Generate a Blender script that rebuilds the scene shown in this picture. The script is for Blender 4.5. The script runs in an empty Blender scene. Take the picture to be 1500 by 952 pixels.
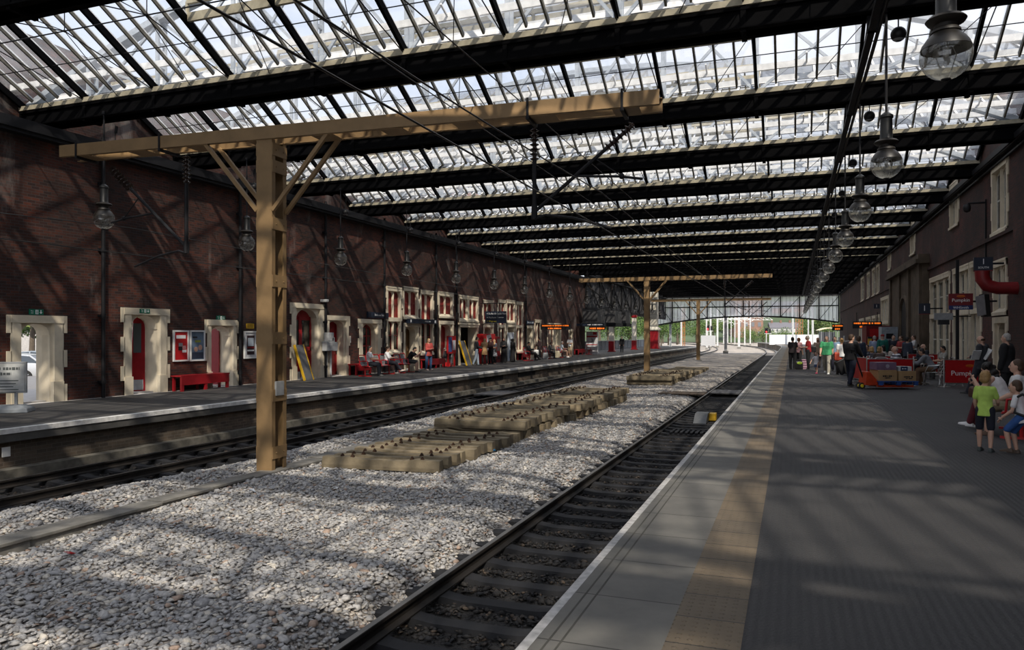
import bpy, bmesh, math, random
import numpy as np
from mathutils import Vector, Matrix, Euler
random.seed(7)
SC = bpy.context.scene
COL = SC.collection
R = math.radians
F, CX, HY, CAMZ, YAW = 1100.0, 750.0, 491.0, 1.7, R(20.44)
SN, CN = math.sin(YAW), math.cos(YAW)
XL, XR = -18.7, 6.4            # faces of the two station walls
ZP2 = -0.1                     # far platform level
BAY, Y0B = 5.54, 9.56          # roof bay pitch, first beam
ZB = -0.95                     # ballast level
# ---- photograph pixel -> point on a real surface (used for measuring the layout)
def onX(X, px, py):
    u = (px-CX)/F
    Y = X*(CN+u*SN)/(u*CN-SN)
    D = -SN*X+CN*Y
    return Y, CAMZ+(HY-py)/F*D
def onZ(z, px, py):
    D = (CAMZ-z)*F/(py-HY); L = (px-CX)/F*D
    return CN*L-SN*D, SN*L+CN*D
def atD(px, D):
    L = (px-CX)/F*D
    return CN*L-SN*D, SN*L+CN*D
# ---- materials
MATS = {}
def new_mat(name):
    m = bpy.data.materials.new(name); m.use_nodes = True
    nt = m.node_tree; nt.nodes.clear()
    out = nt.nodes.new('ShaderNodeOutputMaterial')
    return m, nt, out
def N(nt, typ, **kw):
    n = nt.nodes.new(typ)
    for k, v in kw.items():
        if k.startswith('i_'):
            key = k[2:]
            n.inputs[int(key) if key.isdigit() else key].default_value = v
        else: setattr(n, k, v)
    return n
def ramp(nt, stops):
    r = nt.nodes.new('ShaderNodeValToRGB'); e = r.color_ramp.elements
    while len(e) < len(stops): e.new(.5)
    for s, (p, c) in zip(e, stops): s.position = p; s.color = (*c, 1)
    return r
def M(name, c, rough=.6, metal=0, var=.18, scale=6, bump=0, bscale=40, spec=.4, emit=None, alpha=1, tr=0):
    if name in MATS: return MATS[name]
    m, nt, out = new_mat(name); L = nt.links.new
    p = N(nt, 'ShaderNodeBsdfPrincipled', i_Roughness=rough, i_Metallic=metal)
    p.inputs['Specular IOR Level'].default_value = spec
    tc = N(nt, 'ShaderNodeTexCoord')
    if var:
        nz = N(nt, 'ShaderNodeTexNoise', i_Scale=scale, i_Detail=5.0)
        L(tc.outputs['Object'], nz.inputs['Vector'])
        r = ramp(nt, [(.3, [max(0, x*(1-var)) for x in c]), (.7, [min(1, x*(1+var)) for x in c])])
        L(nz.outputs['Fac'], r.inputs['Fac']); L(r.outputs['Color'], p.inputs['Base Color'])
    else: p.inputs['Base Color'].default_value = (*c, 1)
    if bump:
        n2 = N(nt, 'ShaderNodeTexNoise', i_Scale=bscale, i_Detail=4.0)
        L(tc.outputs['Object'], n2.inputs['Vector'])
        b = N(nt, 'ShaderNodeBump', i_Strength=bump, i_Distance=.02)
        L(n2.outputs['Fac'], b.inputs['Height']); L(b.outputs['Normal'], p.inputs['Normal'])
    if emit:
        p.inputs['Emission Color'].default_value = (*emit[0], 1); p.inputs['Emission Strength'].default_value = emit[1]
    L(p.outputs[0], out.inputs[0]); MATS[name] = m
    return m
def glass_mat(name, tint, gloss=.08, dirt=.0, dirtcol=(.5,.5,.48), scale=2.0):
    m, nt, out = new_mat(name); L = nt.links.new
    t = N(nt, 'ShaderNodeBsdfTransparent', i_Color=(*tint, 1))
    g = N(nt, 'ShaderNodeBsdfGlossy', i_Roughness=.05)
    lw_ = N(nt, 'ShaderNodeLayerWeight', i_Blend=.5); fr = N(nt, 'ShaderNodeMath', operation='POWER'); fr.inputs[1].default_value = 5; L(lw_.outputs['Facing'], fr.inputs[0]); ad = N(nt, 'ShaderNodeMath', operation='ADD', use_clamp=True); ad.inputs[1].default_value = gloss; L(fr.outputs[0], ad.inputs[0])
    mx = N(nt, 'ShaderNodeMixShader'); L(ad.outputs[0], mx.inputs[0])
    L(t.outputs[0], mx.inputs[1]); L(g.outputs[0], mx.inputs[2]); last = mx
    if dirt:
        tc = N(nt, 'ShaderNodeTexCoord'); nz = N(nt, 'ShaderNodeTexNoise', i_Scale=scale, i_Detail=6.0)
        L(tc.outputs['Object'], nz.inputs['Vector'])
        r = ramp(nt, [(.35, (dirt*.3,)*3), (.75, (dirt*1.6,)*3)])
        L(nz.outputs['Fac'], r.inputs['Fac'])
        d = N(nt, 'ShaderNodeBsdfTranslucent', i_Color=(*dirtcol, 1))
        m2 = N(nt, 'ShaderNodeMixShader'); L(r.outputs['Color'], m2.inputs[0])
        L(mx.outputs[0], m2.inputs[1]); L(d.outputs[0], m2.inputs[2]); last = m2
    L(last.outputs[0], out.inputs[0]); MATS[name] = m
    return m
def brick_mat(name, c1, c2, mortar, axes='YZ', soot=.6, bw=.225, bh=.075, pale=.35, hi=None):
    m, nt, out = new_mat(name); L = nt.links.new
    tc = N(nt, 'ShaderNodeTexCoord'); sp = N(nt, 'ShaderNodeSeparateXYZ'); cb = N(nt, 'ShaderNodeCombineXYZ')
    L(tc.outputs['Object'], sp.inputs[0]); L(sp.outputs[axes[0]], cb.inputs[0]); L(sp.outputs[axes[1]], cb.inputs[1])
    b = N(nt, 'ShaderNodeTexBrick', i_Scale=1.0); b.inputs['Brick Width'].default_value = bw; b.inputs['Row Height'].default_value = bh
    b.inputs['Mortar Size'].default_value = .006; b.inputs['Color1'].default_value = (*c1, 1); b.inputs['Color2'].default_value = (*c2, 1); b.inputs['Mortar'].default_value = (*mortar, 1)
    L(cb.outputs[0], b.inputs['Vector'])
    n1 = N(nt, 'ShaderNodeTexNoise', i_Scale=.45, i_Detail=8.0, i_Roughness=.65); L(tc.outputs['Object'], n1.inputs['Vector'])
    r1 = ramp(nt, [(.36, (1-soot,)*3), (.50, (1-soot*.55,)*3), (.66, (1.25, 1.1, 1.05))]); L(n1.outputs['Fac'], r1.inputs['Fac'])
    mu = N(nt, 'ShaderNodeMix', data_type='RGBA', blend_type='MULTIPLY'); mu.inputs[0].default_value = 1
    L(b.outputs['Color'], mu.inputs[6]); L(r1.outputs['Color'], mu.inputs[7])
    mp = N(nt, 'ShaderNodeMapping'); mp.inputs['Scale'].default_value = (1, .5, .16); L(tc.outputs['Object'], mp.inputs['Vector'])
    n2 = N(nt, 'ShaderNodeTexNoise', i_Scale=1.1, i_Detail=7.0, i_Roughness=.7); L(mp.outputs[0], n2.inputs['Vector'])
    r2 = ramp(nt, [(.57, (0, 0, 0)), (.75, (pale,)*3)]); L(n2.outputs['Fac'], r2.inputs['Fac'])
    mw = N(nt, 'ShaderNodeMix', data_type='RGBA'); mw.inputs[7].default_value = (.30, .27, .25, 1)
    L(r2.outputs['Color'], mw.inputs[0]); L(mu.outputs[2], mw.inputs[6])
    p = N(nt, 'ShaderNodeBsdfPrincipled', i_Roughness=.85); L(mw.outputs[2], p.inputs['Base Color'])
    bp = N(nt, 'ShaderNodeBump', i_Strength=.5, i_Distance=.01, invert=True); L(b.outputs['Fac'], bp.inputs['Height']); L(bp.outputs[0], p.inputs['Normal'])
    L(p.outputs[0], out.inputs[0]); MATS[name] = m
    return m
# ---- mesh builder
class MB:
    def __init__(s): s.v = []; s.f = []; s.mi = []; s.cur = 0
    def add(s, vs, fs):
        o = len(s.v); s.v += [tuple(v) for v in vs]
        for f in fs: s.f.append(tuple(i+o for i in f)); s.mi.append(s.cur)
        return s
    def box(s, x0, x1, y0, y1, z0, z1):
        return s.add([(x0,y0,z0),(x1,y0,z0),(x1,y1,z0),(x0,y1,z0),(x0,y0,z1),(x1,y0,z1),(x1,y1,z1),(x0,y1,z1)],
                     [(0,3,2,1),(4,5,6,7),(0,1,5,4),(1,2,6,5),(2,3,7,6),(3,0,4,7)])
    def obox(s, c, size, rot=(0,0,0)):
        m = Euler(rot).to_matrix(); c = Vector(c); hx, hy, hz = [a/2 for a in size]
        vs = [c+m@Vector(p) for p in ((-hx,-hy,-hz),(hx,-hy,-hz),(hx,hy,-hz),(-hx,hy,-hz),(-hx,-hy,hz),(hx,-hy,hz),(hx,hy,hz),(-hx,hy,hz))]
        return s.add(vs, [(0,3,2,1),(4,5,6,7),(0,1,5,4),(1,2,6,5),(2,3,7,6),(3,0,4,7)])
    def bar(s, p, q, w, h, up=(0,0,1)):
        p = Vector(p); q = Vector(q); d = (q-p)
        if d.length < 1e-6: return s
        d.normalize(); u = Vector(up)
        if abs(d.dot(u)) > .98: u = Vector((0,1,0))
        a = d.cross(u).normalized()*w/2; b = a.cross(d).normalized()*h/2
        vs = [p-a-b, p+a-b, p+a+b, p-a+b, q-a-b, q+a-b, q+a+b, q-a+b]
        return s.add(vs, [(0,1,2,3),(7,6,5,4),(0,4,5,1),(1,5,6,2),(2,6,7,3),(3,7,4,0)])
    def tube(s, pts, r, n=8, cap=True):
        pts = [Vector(p) for p in pts]; rs = r if isinstance(r, (list, tuple)) else [r]*len(pts)
        rings = []; vs = []; ref = None
        for i, p in enumerate(pts):
            d = (pts[min(i+1, len(pts)-1)]-pts[max(i-1, 0)])
            d = d.normalized() if d.length > 1e-9 else Vector((0,0,1))
            if ref is None:
                ref = Vector((0,0,1)) if abs(d.z) < .9 else Vector((1,0,0))
            a = d.cross(ref)
            if a.length < 1e-4: a = d.cross(Vector((0,1,0)))
            a.normalize(); b = a.cross(d); ref = b
            rings.append([len(vs)+k for k in range(n)])
            vs += [p+(a*math.cos(2*math.pi*k/n)+b*math.sin(2*math.pi*k/n))*rs[i] for k in range(n)]
        fs = []
        for A, B in zip(rings, rings[1:]):
            for k in range(n): fs.append((A[k], A[(k+1)%n], B[(k+1)%n], B[k]))
        if cap: fs.append(tuple(reversed(rings[0]))); fs.append(tuple(rings[-1]))
        return s.add(vs, fs)
    def lathe(s, prof, c=(0,0,0), n=20, rot=None, cap=True):
        c = Vector(c); m = Euler(rot).to_matrix() if rot else Matrix.Identity(3); vs = []; fs = []
        for (r, z) in prof:
            vs += [c+m@Vector((r*math.cos(2*math.pi*k/n), r*math.sin(2*math.pi*k/n), z)) for k in range(n)]
        for i in range(len(prof)-1):
            for k in range(n): fs.append((i*n+k, i*n+(k+1)%n, (i+1)*n+(k+1)%n, (i+1)*n+k))
        if cap: fs.append(tuple(reversed(range(n)))); fs.append(tuple(range((len(prof)-1)*n, len(prof)*n)))
        return s.add(vs, fs)
    def ball(s, c, rad, nu=12, nv=8, rot=None):
        rx, ry, rz = rad if isinstance(rad, (tuple, list)) else (rad,)*3
        c = Vector(c); m = Euler(rot).to_matrix() if rot else Matrix.Identity(3)
        vs = [c+m@Vector((0,0,-rz))]; fs = []
        for j in range(1, nv):
            t = math.pi*j/nv-math.pi/2
            vs += [c+m@Vector((rx*math.cos(t)*math.cos(2*math.pi*k/nu), ry*math.cos(t)*math.sin(2*math.pi*k/nu), rz*math.sin(t))) for k in range(nu)]
        vs.append(c+m@Vector((0,0,rz))); top = len(vs)-1
        for k in range(nu): fs.append((0, 1+(k+1)%nu, 1+k))
        for j in range(nv-2):
            for k in range(nu): fs.append((1+j*nu+k, 1+j*nu+(k+1)%nu, 1+(j+1)*nu+(k+1)%nu, 1+(j+1)*nu+k))
        for k in range(nu): fs.append((top, 1+(nv-2)*nu+k, 1+(nv-2)*nu+(k+1)%nu))
        return s.add(vs, fs)
    def prism(s, poly, fn0, fn1):
        """poly: 2-D points; fn0/fn1 map a 2-D point to 3-D for the two ends"""
        n = len(poly); vs = [fn0(p) for p in poly]+[fn1(p) for p in poly]
        fs = [tuple(range(n-1, -1, -1)), tuple(range(n, 2*n))]+[(k, (k+1)%n, n+(k+1)%n, n+k) for k in range(n)]
        return s.add(vs, fs)
    def quad(s, a, b, c, d): return s.add([a,b,c,d], [(0,1,2,3)])
    def loft(s, rings):
        n = len(rings[0]); vs = [p for r in rings for p in r]; fs = [tuple(range(n-1,-1,-1)), tuple(range((len(rings)-1)*n, len(rings)*n))]
        for i in range(len(rings)-1):
            for k in range(n): fs.append((i*n+k, i*n+(k+1)%n, (i+1)*n+(k+1)%n, (i+1)*n+k))
        return s.add(vs, fs)
    def mesh(s, name, mats, smooth=False, recalc=True):
        me = bpy.data.meshes.new(name); me.from_pydata(s.v, [], s.f)
        for m in (mats if isinstance(mats, (list, tuple)) else [mats]): me.materials.append(m)
        me.polygons.foreach_set('material_index', s.mi)
        if recalc:
            bm = bmesh.new(); bm.from_mesh(me); bmesh.ops.recalc_face_normals(bm, faces=bm.faces); bm.to_mesh(me); bm.free()
        if smooth:
            me.polygons.foreach_set('use_smooth', [True]*len(me.polygons))
            me.set_sharp_from_angle(angle=R(40))
        me.update(); return me
    def build(s, name, mats, parent=None, smooth=False, recalc=True, bevel=0):
        o = bpy.data.objects.new(name, s.mesh(name, mats, smooth, recalc)); COL.objects.link(o)
        if parent: o.parent = parent
        if bevel:
            b = o.modifiers.new('bevel', 'BEVEL'); b.width = bevel; b.segments = 2; b.limit_method = 'ANGLE'
        return o
def tag(o, label, cat, group=None, kind=None):
    if label: o['label'] = label
    if cat: o['category'] = cat
    if group: o['group'] = group
    if kind: o['kind'] = kind
    return o
def struct(o): o['kind'] = 'structure'; return o
def empty(name, loc=(0,0,0), rz=0):
    o = bpy.data.objects.new(name, None); COL.objects.link(o); o.empty_display_size = .2
    o.location = loc; o.rotation_euler = (0,0,rz); return o
def thing(name, label, cat, loc=(0,0,0), rz=0, group=None):
    return tag(empty(name, loc, rz), label, cat, group)
CH = {}
def kids(o): return [c for c in bpy.data.objects if c.parent == o] if o.name not in CH else CH[o.name]
def tree(o): return [o, [tree(c) for c in bpy.data.objects if c.parent == o]]
def dup(t, parent=None):
    o, cs = t; c = o.copy(); COL.objects.link(c); c.parent = parent
    for x in cs: dup(x, c)
    return c
def text(body, size, mat, loc, rot, parent=None, name='lettering', ext=.002, align='CENTER', sx=1):
    cu = bpy.data.curves.new(name, 'FONT'); cu.body = body; cu.size = size; cu.extrude = ext; cu.align_x = align; cu.align_y = 'CENTER'
    cu.resolution_u = 2; cu.materials.append(mat)
    o = bpy.data.objects.new(name, cu); COL.objects.link(o); o.location = loc; o.rotation_euler = rot; o.scale = (sx,1,1)
    if parent: o.parent = parent
    TEXTS.append(o)
    return o
TEXTS = []
def marks(parent, mat, x0, x1, z, h, d, seed=0, axis='x', name='small_lettering'):
    rg = random.Random(seed*31+7); m = MB(); x = x0
    while x < x1:
        w_ = min(x1-x, h*rg.uniform(.5, 1.1)); hh = h*rg.uniform(.75, 1)
        if axis == 'x': m.box(x, x+w_, d-.002, d+.002, z-hh/2, z+hh/2)
        else: m.box(d-.002, d+.002, x, x+w_, z-hh/2, z+hh/2)
        x += w_+h*rg.choice((.22,.22,.22,.7))
    return m.build(name, mat, parent)
RXP, RXM, RYM = (R(90),0,R(90)), (R(90),0,R(-90)), (R(90),0,0)
ORD = 'first second third fourth fifth sixth seventh eighth ninth tenth eleventh twelfth thirteenth fourteenth fifteenth sixteenth seventeenth eighteenth nineteenth twentieth'.split()
TENS = {2: 'twenty', 3: 'thirty', 4: 'forty', 5: 'fifty', 6: 'sixty', 7: 'seventy', 8: 'eighty', 9: 'ninety'}
def nth(i):
    if i < 20: return ORD[i]
    n = i+1; t, u = divmod(n, 10)
    return (TENS[t][:-1]+'ieth') if u == 0 else TENS[t]+'-'+ORD[u-1]
# shared materials
BLACK = M('black_paint', (.010,.010,.012), .5)
IRON = M('dark_iron', (.011,.011,.013), .6, spec=.25)
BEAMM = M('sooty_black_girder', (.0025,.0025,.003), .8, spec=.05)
GREYI = M('grey_blue_iron', (.20,.23,.26), .5)
CREAM = M('cream_stone', (.68,.60,.46), .7, var=.1, scale=3, bump=.15, bscale=15)
CREAMP = M('cream_timber', (.42,.38,.28), .6, var=.25, scale=5)
BARM = M('glazing_bar_paint', (.13,.12,.095), .5, var=.3)
REDP = M('red_paint', (.30,.012,.018), .35, var=.1)
REDB = M('bright_red', (.42,.012,.015), .4, var=.08)
REDD = M('dark_red', (.16,.008,.012), .45, var=.12)
WHITE = M('white_paint', (.75,.75,.74), .5, var=.06)
GREY = M('grey_paint', (.28,.29,.30), .5)
STEEL = M('bright_steel', (.55,.55,.55), .28, 1, var=.05)
NAVY = M('navy_sign', (.015,.022,.04), .4, var=.05)
YEL = M('yellow_paint', (.60,.36,.02), .45)
YELT = M('yellow_letters', (.75,.62,.03), .5, var=0)
WHT = M('white_letters', (.85,.85,.85), .5, var=0)
GREEN = M('green_sign', (.0,.16,.09), .4, var=.05)
LEDO = M('amber_display_text', (.6,.12,.01), .5, var=0, emit=((1,.20,.02), .9))
RUBBER = M('black_rubber', (.015,.015,.015), .8)
DARKG = glass_mat('dark_window_glass', (.10,.10,.10), .12)
CARD = M('brown_cardboard', (.36,.23,.11), .8, var=.08)
def vary_by_object(m, lo=.6, hi=1.25):
    nt = m.node_tree; p = next(n for n in nt.nodes if n.type == 'BSDF_PRINCIPLED'); src = p.inputs['Base Color'].links[0].from_socket
    oi = nt.nodes.new('ShaderNodeObjectInfo'); r = ramp(nt, [(0, (lo,)*3), (1, (hi, hi*.97, hi*.92))]); nt.links.new(oi.outputs['Random'], r.inputs['Fac'])
    mu = N(nt, 'ShaderNodeMix', data_type='RGBA', blend_type='MULTIPLY'); mu.inputs[0].default_value = 1; nt.links.new(src, mu.inputs[6]); nt.links.new(r.outputs[0], mu.inputs[7]); nt.links.new(mu.outputs[2], p.inputs['Base Color']); return m
CONC = M('pale_concrete', (.20,.165,.11), .85, var=.42, scale=3, bump=.25, bscale=30)
vary_by_object(CONC)
GREYC = M('grey_concrete', (.22,.215,.20), .85, var=.25, scale=5, bump=.3, bscale=40)
RUST = M('rusty_iron', (.055,.028,.016), .85, var=.4, scale=20)
STRAW = M('gantry_paint', (.25,.16,.075), .55, var=.16, scale=3, bump=.08)
SKY_STR, SUN_STR, SUN_ANG, SUN_DIR, EXPO = 1.38, 5.8, 1.0, (-.40,.68,-.83), 0.0
# ================= PEOPLE =================
def remeshed(mb, vox, name, mats, it=3):
    me0 = mb.mesh('tmp', []) if False else None
    me = bpy.data.meshes.new('tmp'); me.from_pydata(mb.v, [], mb.f)
    o = bpy.data.objects.new('tmp', me); COL.objects.link(o)
    md = o.modifiers.new('r', 'REMESH'); md.mode = 'VOXEL'; md.voxel_size = vox; md.use_smooth_shade = True
    dg = bpy.context.evaluated_depsgraph_get(); dg.update()
    out = bpy.data.meshes.new_from_object(o.evaluated_get(dg)); out.name = name
    bpy.data.objects.remove(o); bpy.data.meshes.remove(me)
    bm = bmesh.new(); bm.from_mesh(out)
    for _ in range(it): bmesh.ops.smooth_vert(bm, verts=bm.verts, factor=.5, use_axis_x=True, use_axis_y=True, use_axis_z=True)
    bm.to_mesh(out); bm.free()
    out.materials.clear()
    for m in mats: out.materials.append(m)
    out.polygons.foreach_set('use_smooth', [True]*len(out.polygons))
    return out
def append_mesh(me, mb):
    """add loose detail geometry (fingers, eyes) to a remeshed body, keeping one mesh"""
    tmp = bpy.data.meshes.new('t'); tmp.from_pydata(mb.v, [], mb.f)
    for m in me.materials: tmp.materials.append(m)
    tmp.polygons.foreach_set('material_index', mb.mi); tmp.polygons.foreach_set('use_smooth', [True]*len(tmp.polygons))
    bm = bmesh.new(); bm.from_mesh(me); bm.from_mesh(tmp); bmesh.ops.recalc_face_normals(bm, faces=bm.faces); bm.to_mesh(me); bm.free()
    bpy.data.meshes.remove(tmp)
def limb(mb, pts, rs, n=12):
    for (a, b), (ra, rb) in zip(zip(pts, pts[1:]), zip(rs, rs[1:])): mb.tube([a, b], [ra, rb], n)
    for p, r in zip(pts, rs): mb.ball(p, r*.995, 12, 8)
def ell(c, rx, ry, ux, uy, n=16):
    return [c+ux*rx*math.cos(2*math.pi*k/n)+uy*ry*math.sin(2*math.pi*k/n) for k in range(n)]
SKIN = {k: M('skin_'+k, v, .55, var=.05) for k, v in dict(pale=(.56,.34,.25), tan=(.42,.24,.16), brown=(.22,.115,.07)).items()}
HAIRM = {k: M('hair_'+k, v, .6, var=.25, scale=30) for k, v in dict(black=(.012,.01,.009), brown=(.06,.032,.017), blond=(.42,.27,.11), grey=(.32,.30,.28), white=(.55,.5,.42), ginger=(.25,.09,.03), fair=(.30,.18,.07)).items()}
EYEM = M('eye_dark', (.02,.015,.012), .3, var=0); LIPM = M('lip_rose', (.34,.12,.10), .5, var=0)
def cloth(name, c, kind=None):
    if kind is None: return M('cloth_'+name, c, .85, var=.16, scale=9, bump=.25, bscale=14)
    key = 'cloth_'+name
    if key in MATS: return MATS[key]
    m, nt, out = new_mat(key); L = nt.links.new
    tc = N(nt, 'ShaderNodeTexCoord'); p = N(nt, 'ShaderNodeBsdfPrincipled', i_Roughness=.85)
    if kind[0] == 'check':
        t = N(nt, 'ShaderNodeTexChecker', i_Scale=kind[2]); t.inputs['Color1'].default_value = (*c, 1); t.inputs['Color2'].default_value = (*kind[1], 1)
        L(tc.outputs['Object'], t.inputs['Vector']); L(t.outputs['Color'], p.inputs['Base Color'])
    else:
        w = N(nt, 'ShaderNodeTexWave', i_Scale=kind[2]); w.bands_direction = 'Z'; L(tc.outputs['Object'], w.inputs['Vector'])
        r = ramp(nt, [(.45, c), (.55, kind[1])]); L(w.outputs['Fac'], r.inputs['Fac']); L(r.outputs['Color'], p.inputs['Base Color'])
    L(p.outputs[0], out.inputs[0]); MATS[key] = m; return m
STAND = dict(leg=(3, 4, -3, 2), arm=(4, 8, 10, 0, 4, 8, 10, 0))
SIT = dict(leg=(84, 84, 82, 80), arm=(25, 8, 60, 20, 25, 8, 60, 20), sit=.46)
def person(label, x, y, z, rz, H=1.72, pose=STAND, top=('tee', (.3,.3,.3)), bottom=('trousers', (.03,.03,.04)), hair=('short', 'brown'),
           skin='pale', shoes=(.02,.02,.02), fat=1.0, kid=0, fem=False, lean=0, head=(0, 0), vox=None, group=None, cat='person', patt=None, patb=None):
    S = H; vox = vox or max(.009, H*.0085)
    hk = 1+.28*kid
    legf = .245*(1-.1*kid); ank = .04; sh = .27*(1-.05*kid)
    P = {**STAND, **pose}; lg = P['leg']; ar = P['arm']
    def dirv(p, a, s): p = R(p); a = R(a); return Vector((s*math.sin(a), math.sin(p)*math.cos(a), -math.cos(p)*math.cos(a)))
    hipw = .05*(1.05 if fem else 1); shw = (.088 if fem else .099)*min(1.06, fat**.6)-.010*kid; ls_ = min(1.12, fat**.7)*(1-.12*kid)
    legs = []
    for s, tp, kf in ((-1, lg[0], lg[1]), (1, lg[2], lg[3])):
        h = Vector((s*hipw, 0, 0)); ab = P.get('ab', 3)
        k = h+dirv(tp, ab, s)*legf; a = k+dirv(tp-kf, 0, s)*legf; legs.append((h, k, a, tp-kf))
    low = min(l[2].z for l in legs)-ank
    hz = -low if 'sit' not in P else (P['sit']/S+.055)
    base = Vector((0, 0, hz))
    legs = [(h+base, k+base, a+base, t) for h, k, a, t in legs]
    l = R(lean); U = Vector((0, math.sin(l), math.cos(l))); V = Vector((0, math.cos(l), -math.sin(l))); X = Vector((1, 0, 0))
    T = lambda t: base+U*t
    arms = []
    for s, o in ((-1, 0), (1, 4)):
        p, a, e, i = ar[o:o+4]
        s0 = T(sh-.012)+X*s*shw; el = s0+dirv(p, a, s)*.165
        f = dirv(p+e, 0, s)+X*(-s*math.tan(R(i))); f.normalize(); w = el+f*.145; arms.append((s, s0, el, w, f))
    # ---- body: one continuous skin surface
    b = MB()
    b.loft([ell(T(t), rx*fat, ry*fat, X, V) for t, rx, ry in ((-.04,.07,.055),(0,.09,.066),(.10,.075,.056),(.19,.09,.064),(.25,.085,.055),(.283,.045,.04))])
    for s, s0, el, w, f in arms:
        limb(b, [s0, el, el+f*.05, w], [.034*ls_, .026*ls_, .026*ls_, .0165]); b.ball(w+f*.03, (.019,.012,.03), 10, 8, (math.atan2(-f.z, f.y)+math.pi/2, 0, 0))
    for h, k, a, t in legs: limb(b, [h, k, k+(a-k)*.3, a], [.058*min(fat,1.15), .037*ls_, .039*ls_, .024*ls_])
    nb = T(sh+.01); hyaw, hp = R(head[0]), R(head[1]); hm = Euler((-hp-l*.3, 0, hyaw)).to_matrix()
    hc = nb+U*.035+hm@Vector((0, .012, .058*hk))
    limb(b, [nb-U*.02, nb+(hc-nb)*.6], [.033, .030])
    hd = lambda q: hc+hm@(Vector(q)*hk)
    hr = hm.to_euler()
    b.ball(hc, (.044*hk, .055*hk, .064*hk), 16, 12, hr); b.ball(hd((0,.014,-.034)), (.034*hk,.038*hk,.032*hk), 12, 10, hr)
    b.ball(hd((0,.056,-.006)), (.0085*hk,.012*hk,.016*hk), 8, 6, hr)
    for s in (-1, 1): b.ball(hd((s*.044,-.002,-.004)), (.006*hk,.012*hk,.017*hk), 8, 6, hr)
    me = remeshed(b, vox/S*.8, 'person', [SKIN[skin], EYEM, LIPM, HAIRM[hair[1]] if hair and hair[1] in HAIRM else EYEM])
    d = MB(); d.cur = 1
    for s in (-1, 1):
        d.ball(hd((s*.018,.047,.006)), (.008*hk,.006*hk,.0055*hk), 8, 6, hr)
        d.cur = 3; d.obox(hd((s*.018,.050,.019)), (.02*hk,.006*hk,.004*hk), hr); d.cur = 1
    d.cur = 2; d.ball(hd((0,.0505,-.036)), (.016*hk,.006*hk,.005*hk), 8, 6, hr); d.cur = 0
    for s, s0, el, w, f in arms:
        side = X if abs(f.x) < .9 else Vector((0,1,0)); side = (side-f*side.dot(f)).normalized(); nrm = f.cross(side).normalized()
        pal = w+f*.05
        for q, (ln, off) in enumerate(((.036,-.014),(.043,-.005),(.040,.004),(.031,.0125))):
            a0 = pal+side*off; c = R(18+6*q); g = (f*math.cos(c)-nrm*math.sin(c)*s); g2 = (f*math.cos(2.2*c)-nrm*math.sin(2.2*c)*s)
            d.tube([a0-f*.01, a0+g*ln*.55, a0+g*ln*.55+g2*ln*.5], [.0055,.005,.0038], 6)
        t0 = w+f*.02+side*(-s*.015); d.tube([t0, t0+(f*.6-side*s*.8)*.022, t0+(f*.85-side*s*.9)*.036], [.0065,.0058,.0045], 6)
    append_mesh(me, d)
    me.transform(Matrix.Scale(S, 4))
    o = bpy.data.objects.new('person', me); COL.objects.link(o); o.location = (x, y, z); o.rotation_euler = (0, 0, R(rz))
    tag(o, label, cat, group)
    def child(mb, name, mat, v=None, it=3):
        m = remeshed(mb, (v or vox)/S*.85, name, [mat], it); m.transform(Matrix.Scale(S, 4))
        c = bpy.data.objects.new(name, m); COL.objects.link(c); c.parent = o; return c
    kind, tc_ = top; long_s = kind in ('jumper', 'jacket', 'suit', 'coat', 'robe')
    g = .011 if kind in ('tee', 'vest', 'blouse', 'dress') else .017
    tm = cloth(kind+'_'+'_'.join('%.2f' % q for q in tc_)+(patt[0] if patt else ''), tc_, patt)
    if kind != 'none':
        s_ = MB(); hem = -.035 if kind in ('tee', 'vest', 'jumper', 'blouse', 'dress') else (-.10 if kind in ('jacket', 'suit') else -.16)
        hem -= .045*kid; hem0 = hem if 'sit' not in P else -.03
        fm = 1.04 if fem else 1
        s_.loft([ell(T(t), (rx+g)*fat, (ry+g)*fat*fm, X, V) for t, rx, ry in ((hem0,.096,.074),(0,.093,.070),(.10,.077,.060),(.19,.091,.066),(.25,.087,.055),(.282,.05,.042))])
        for s, s0, el, w, f in arms:
            if kind == 'vest': s_.ball(s0-X*s*.02, .036, 10, 8)
            elif long_s:
                e = 1.5 if kind == 'robe' else 1
                limb(s_, [s0, el, w-f*.008], [.032*ls_+g, .028*ls_+g*.8, .021*ls_+g*.7*e])
            else: limb(s_, [s0, s0+(el-s0)*(.62 if kind != 'blouse' else .9)], [.035*ls_+g*.6, .031*ls_+g*.9])
        if kind in ('robe', 'dress'):
            bot = .03 if kind == 'robe' else .30; c0 = base
            if 'sit' not in P: s_.loft([ell(Vector((0, 0, zz)), rx, ry, X, Vector((0,1,0))) for zz, rx, ry in ((hz,.10*fat,.078*fat),(hz*.6+bot*.4,.115*fat,.095*fat),(bot,.14*fat,.115*fat))])
        nm = dict(tee='shirt', vest='vest_top', jumper='jumper', blouse='blouse', suit='suit_jacket', jacket='jacket', coat='coat', robe='robe', dress='dress')[kind]
        child(s_, nm, tm)
    bk, bc = bottom
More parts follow.
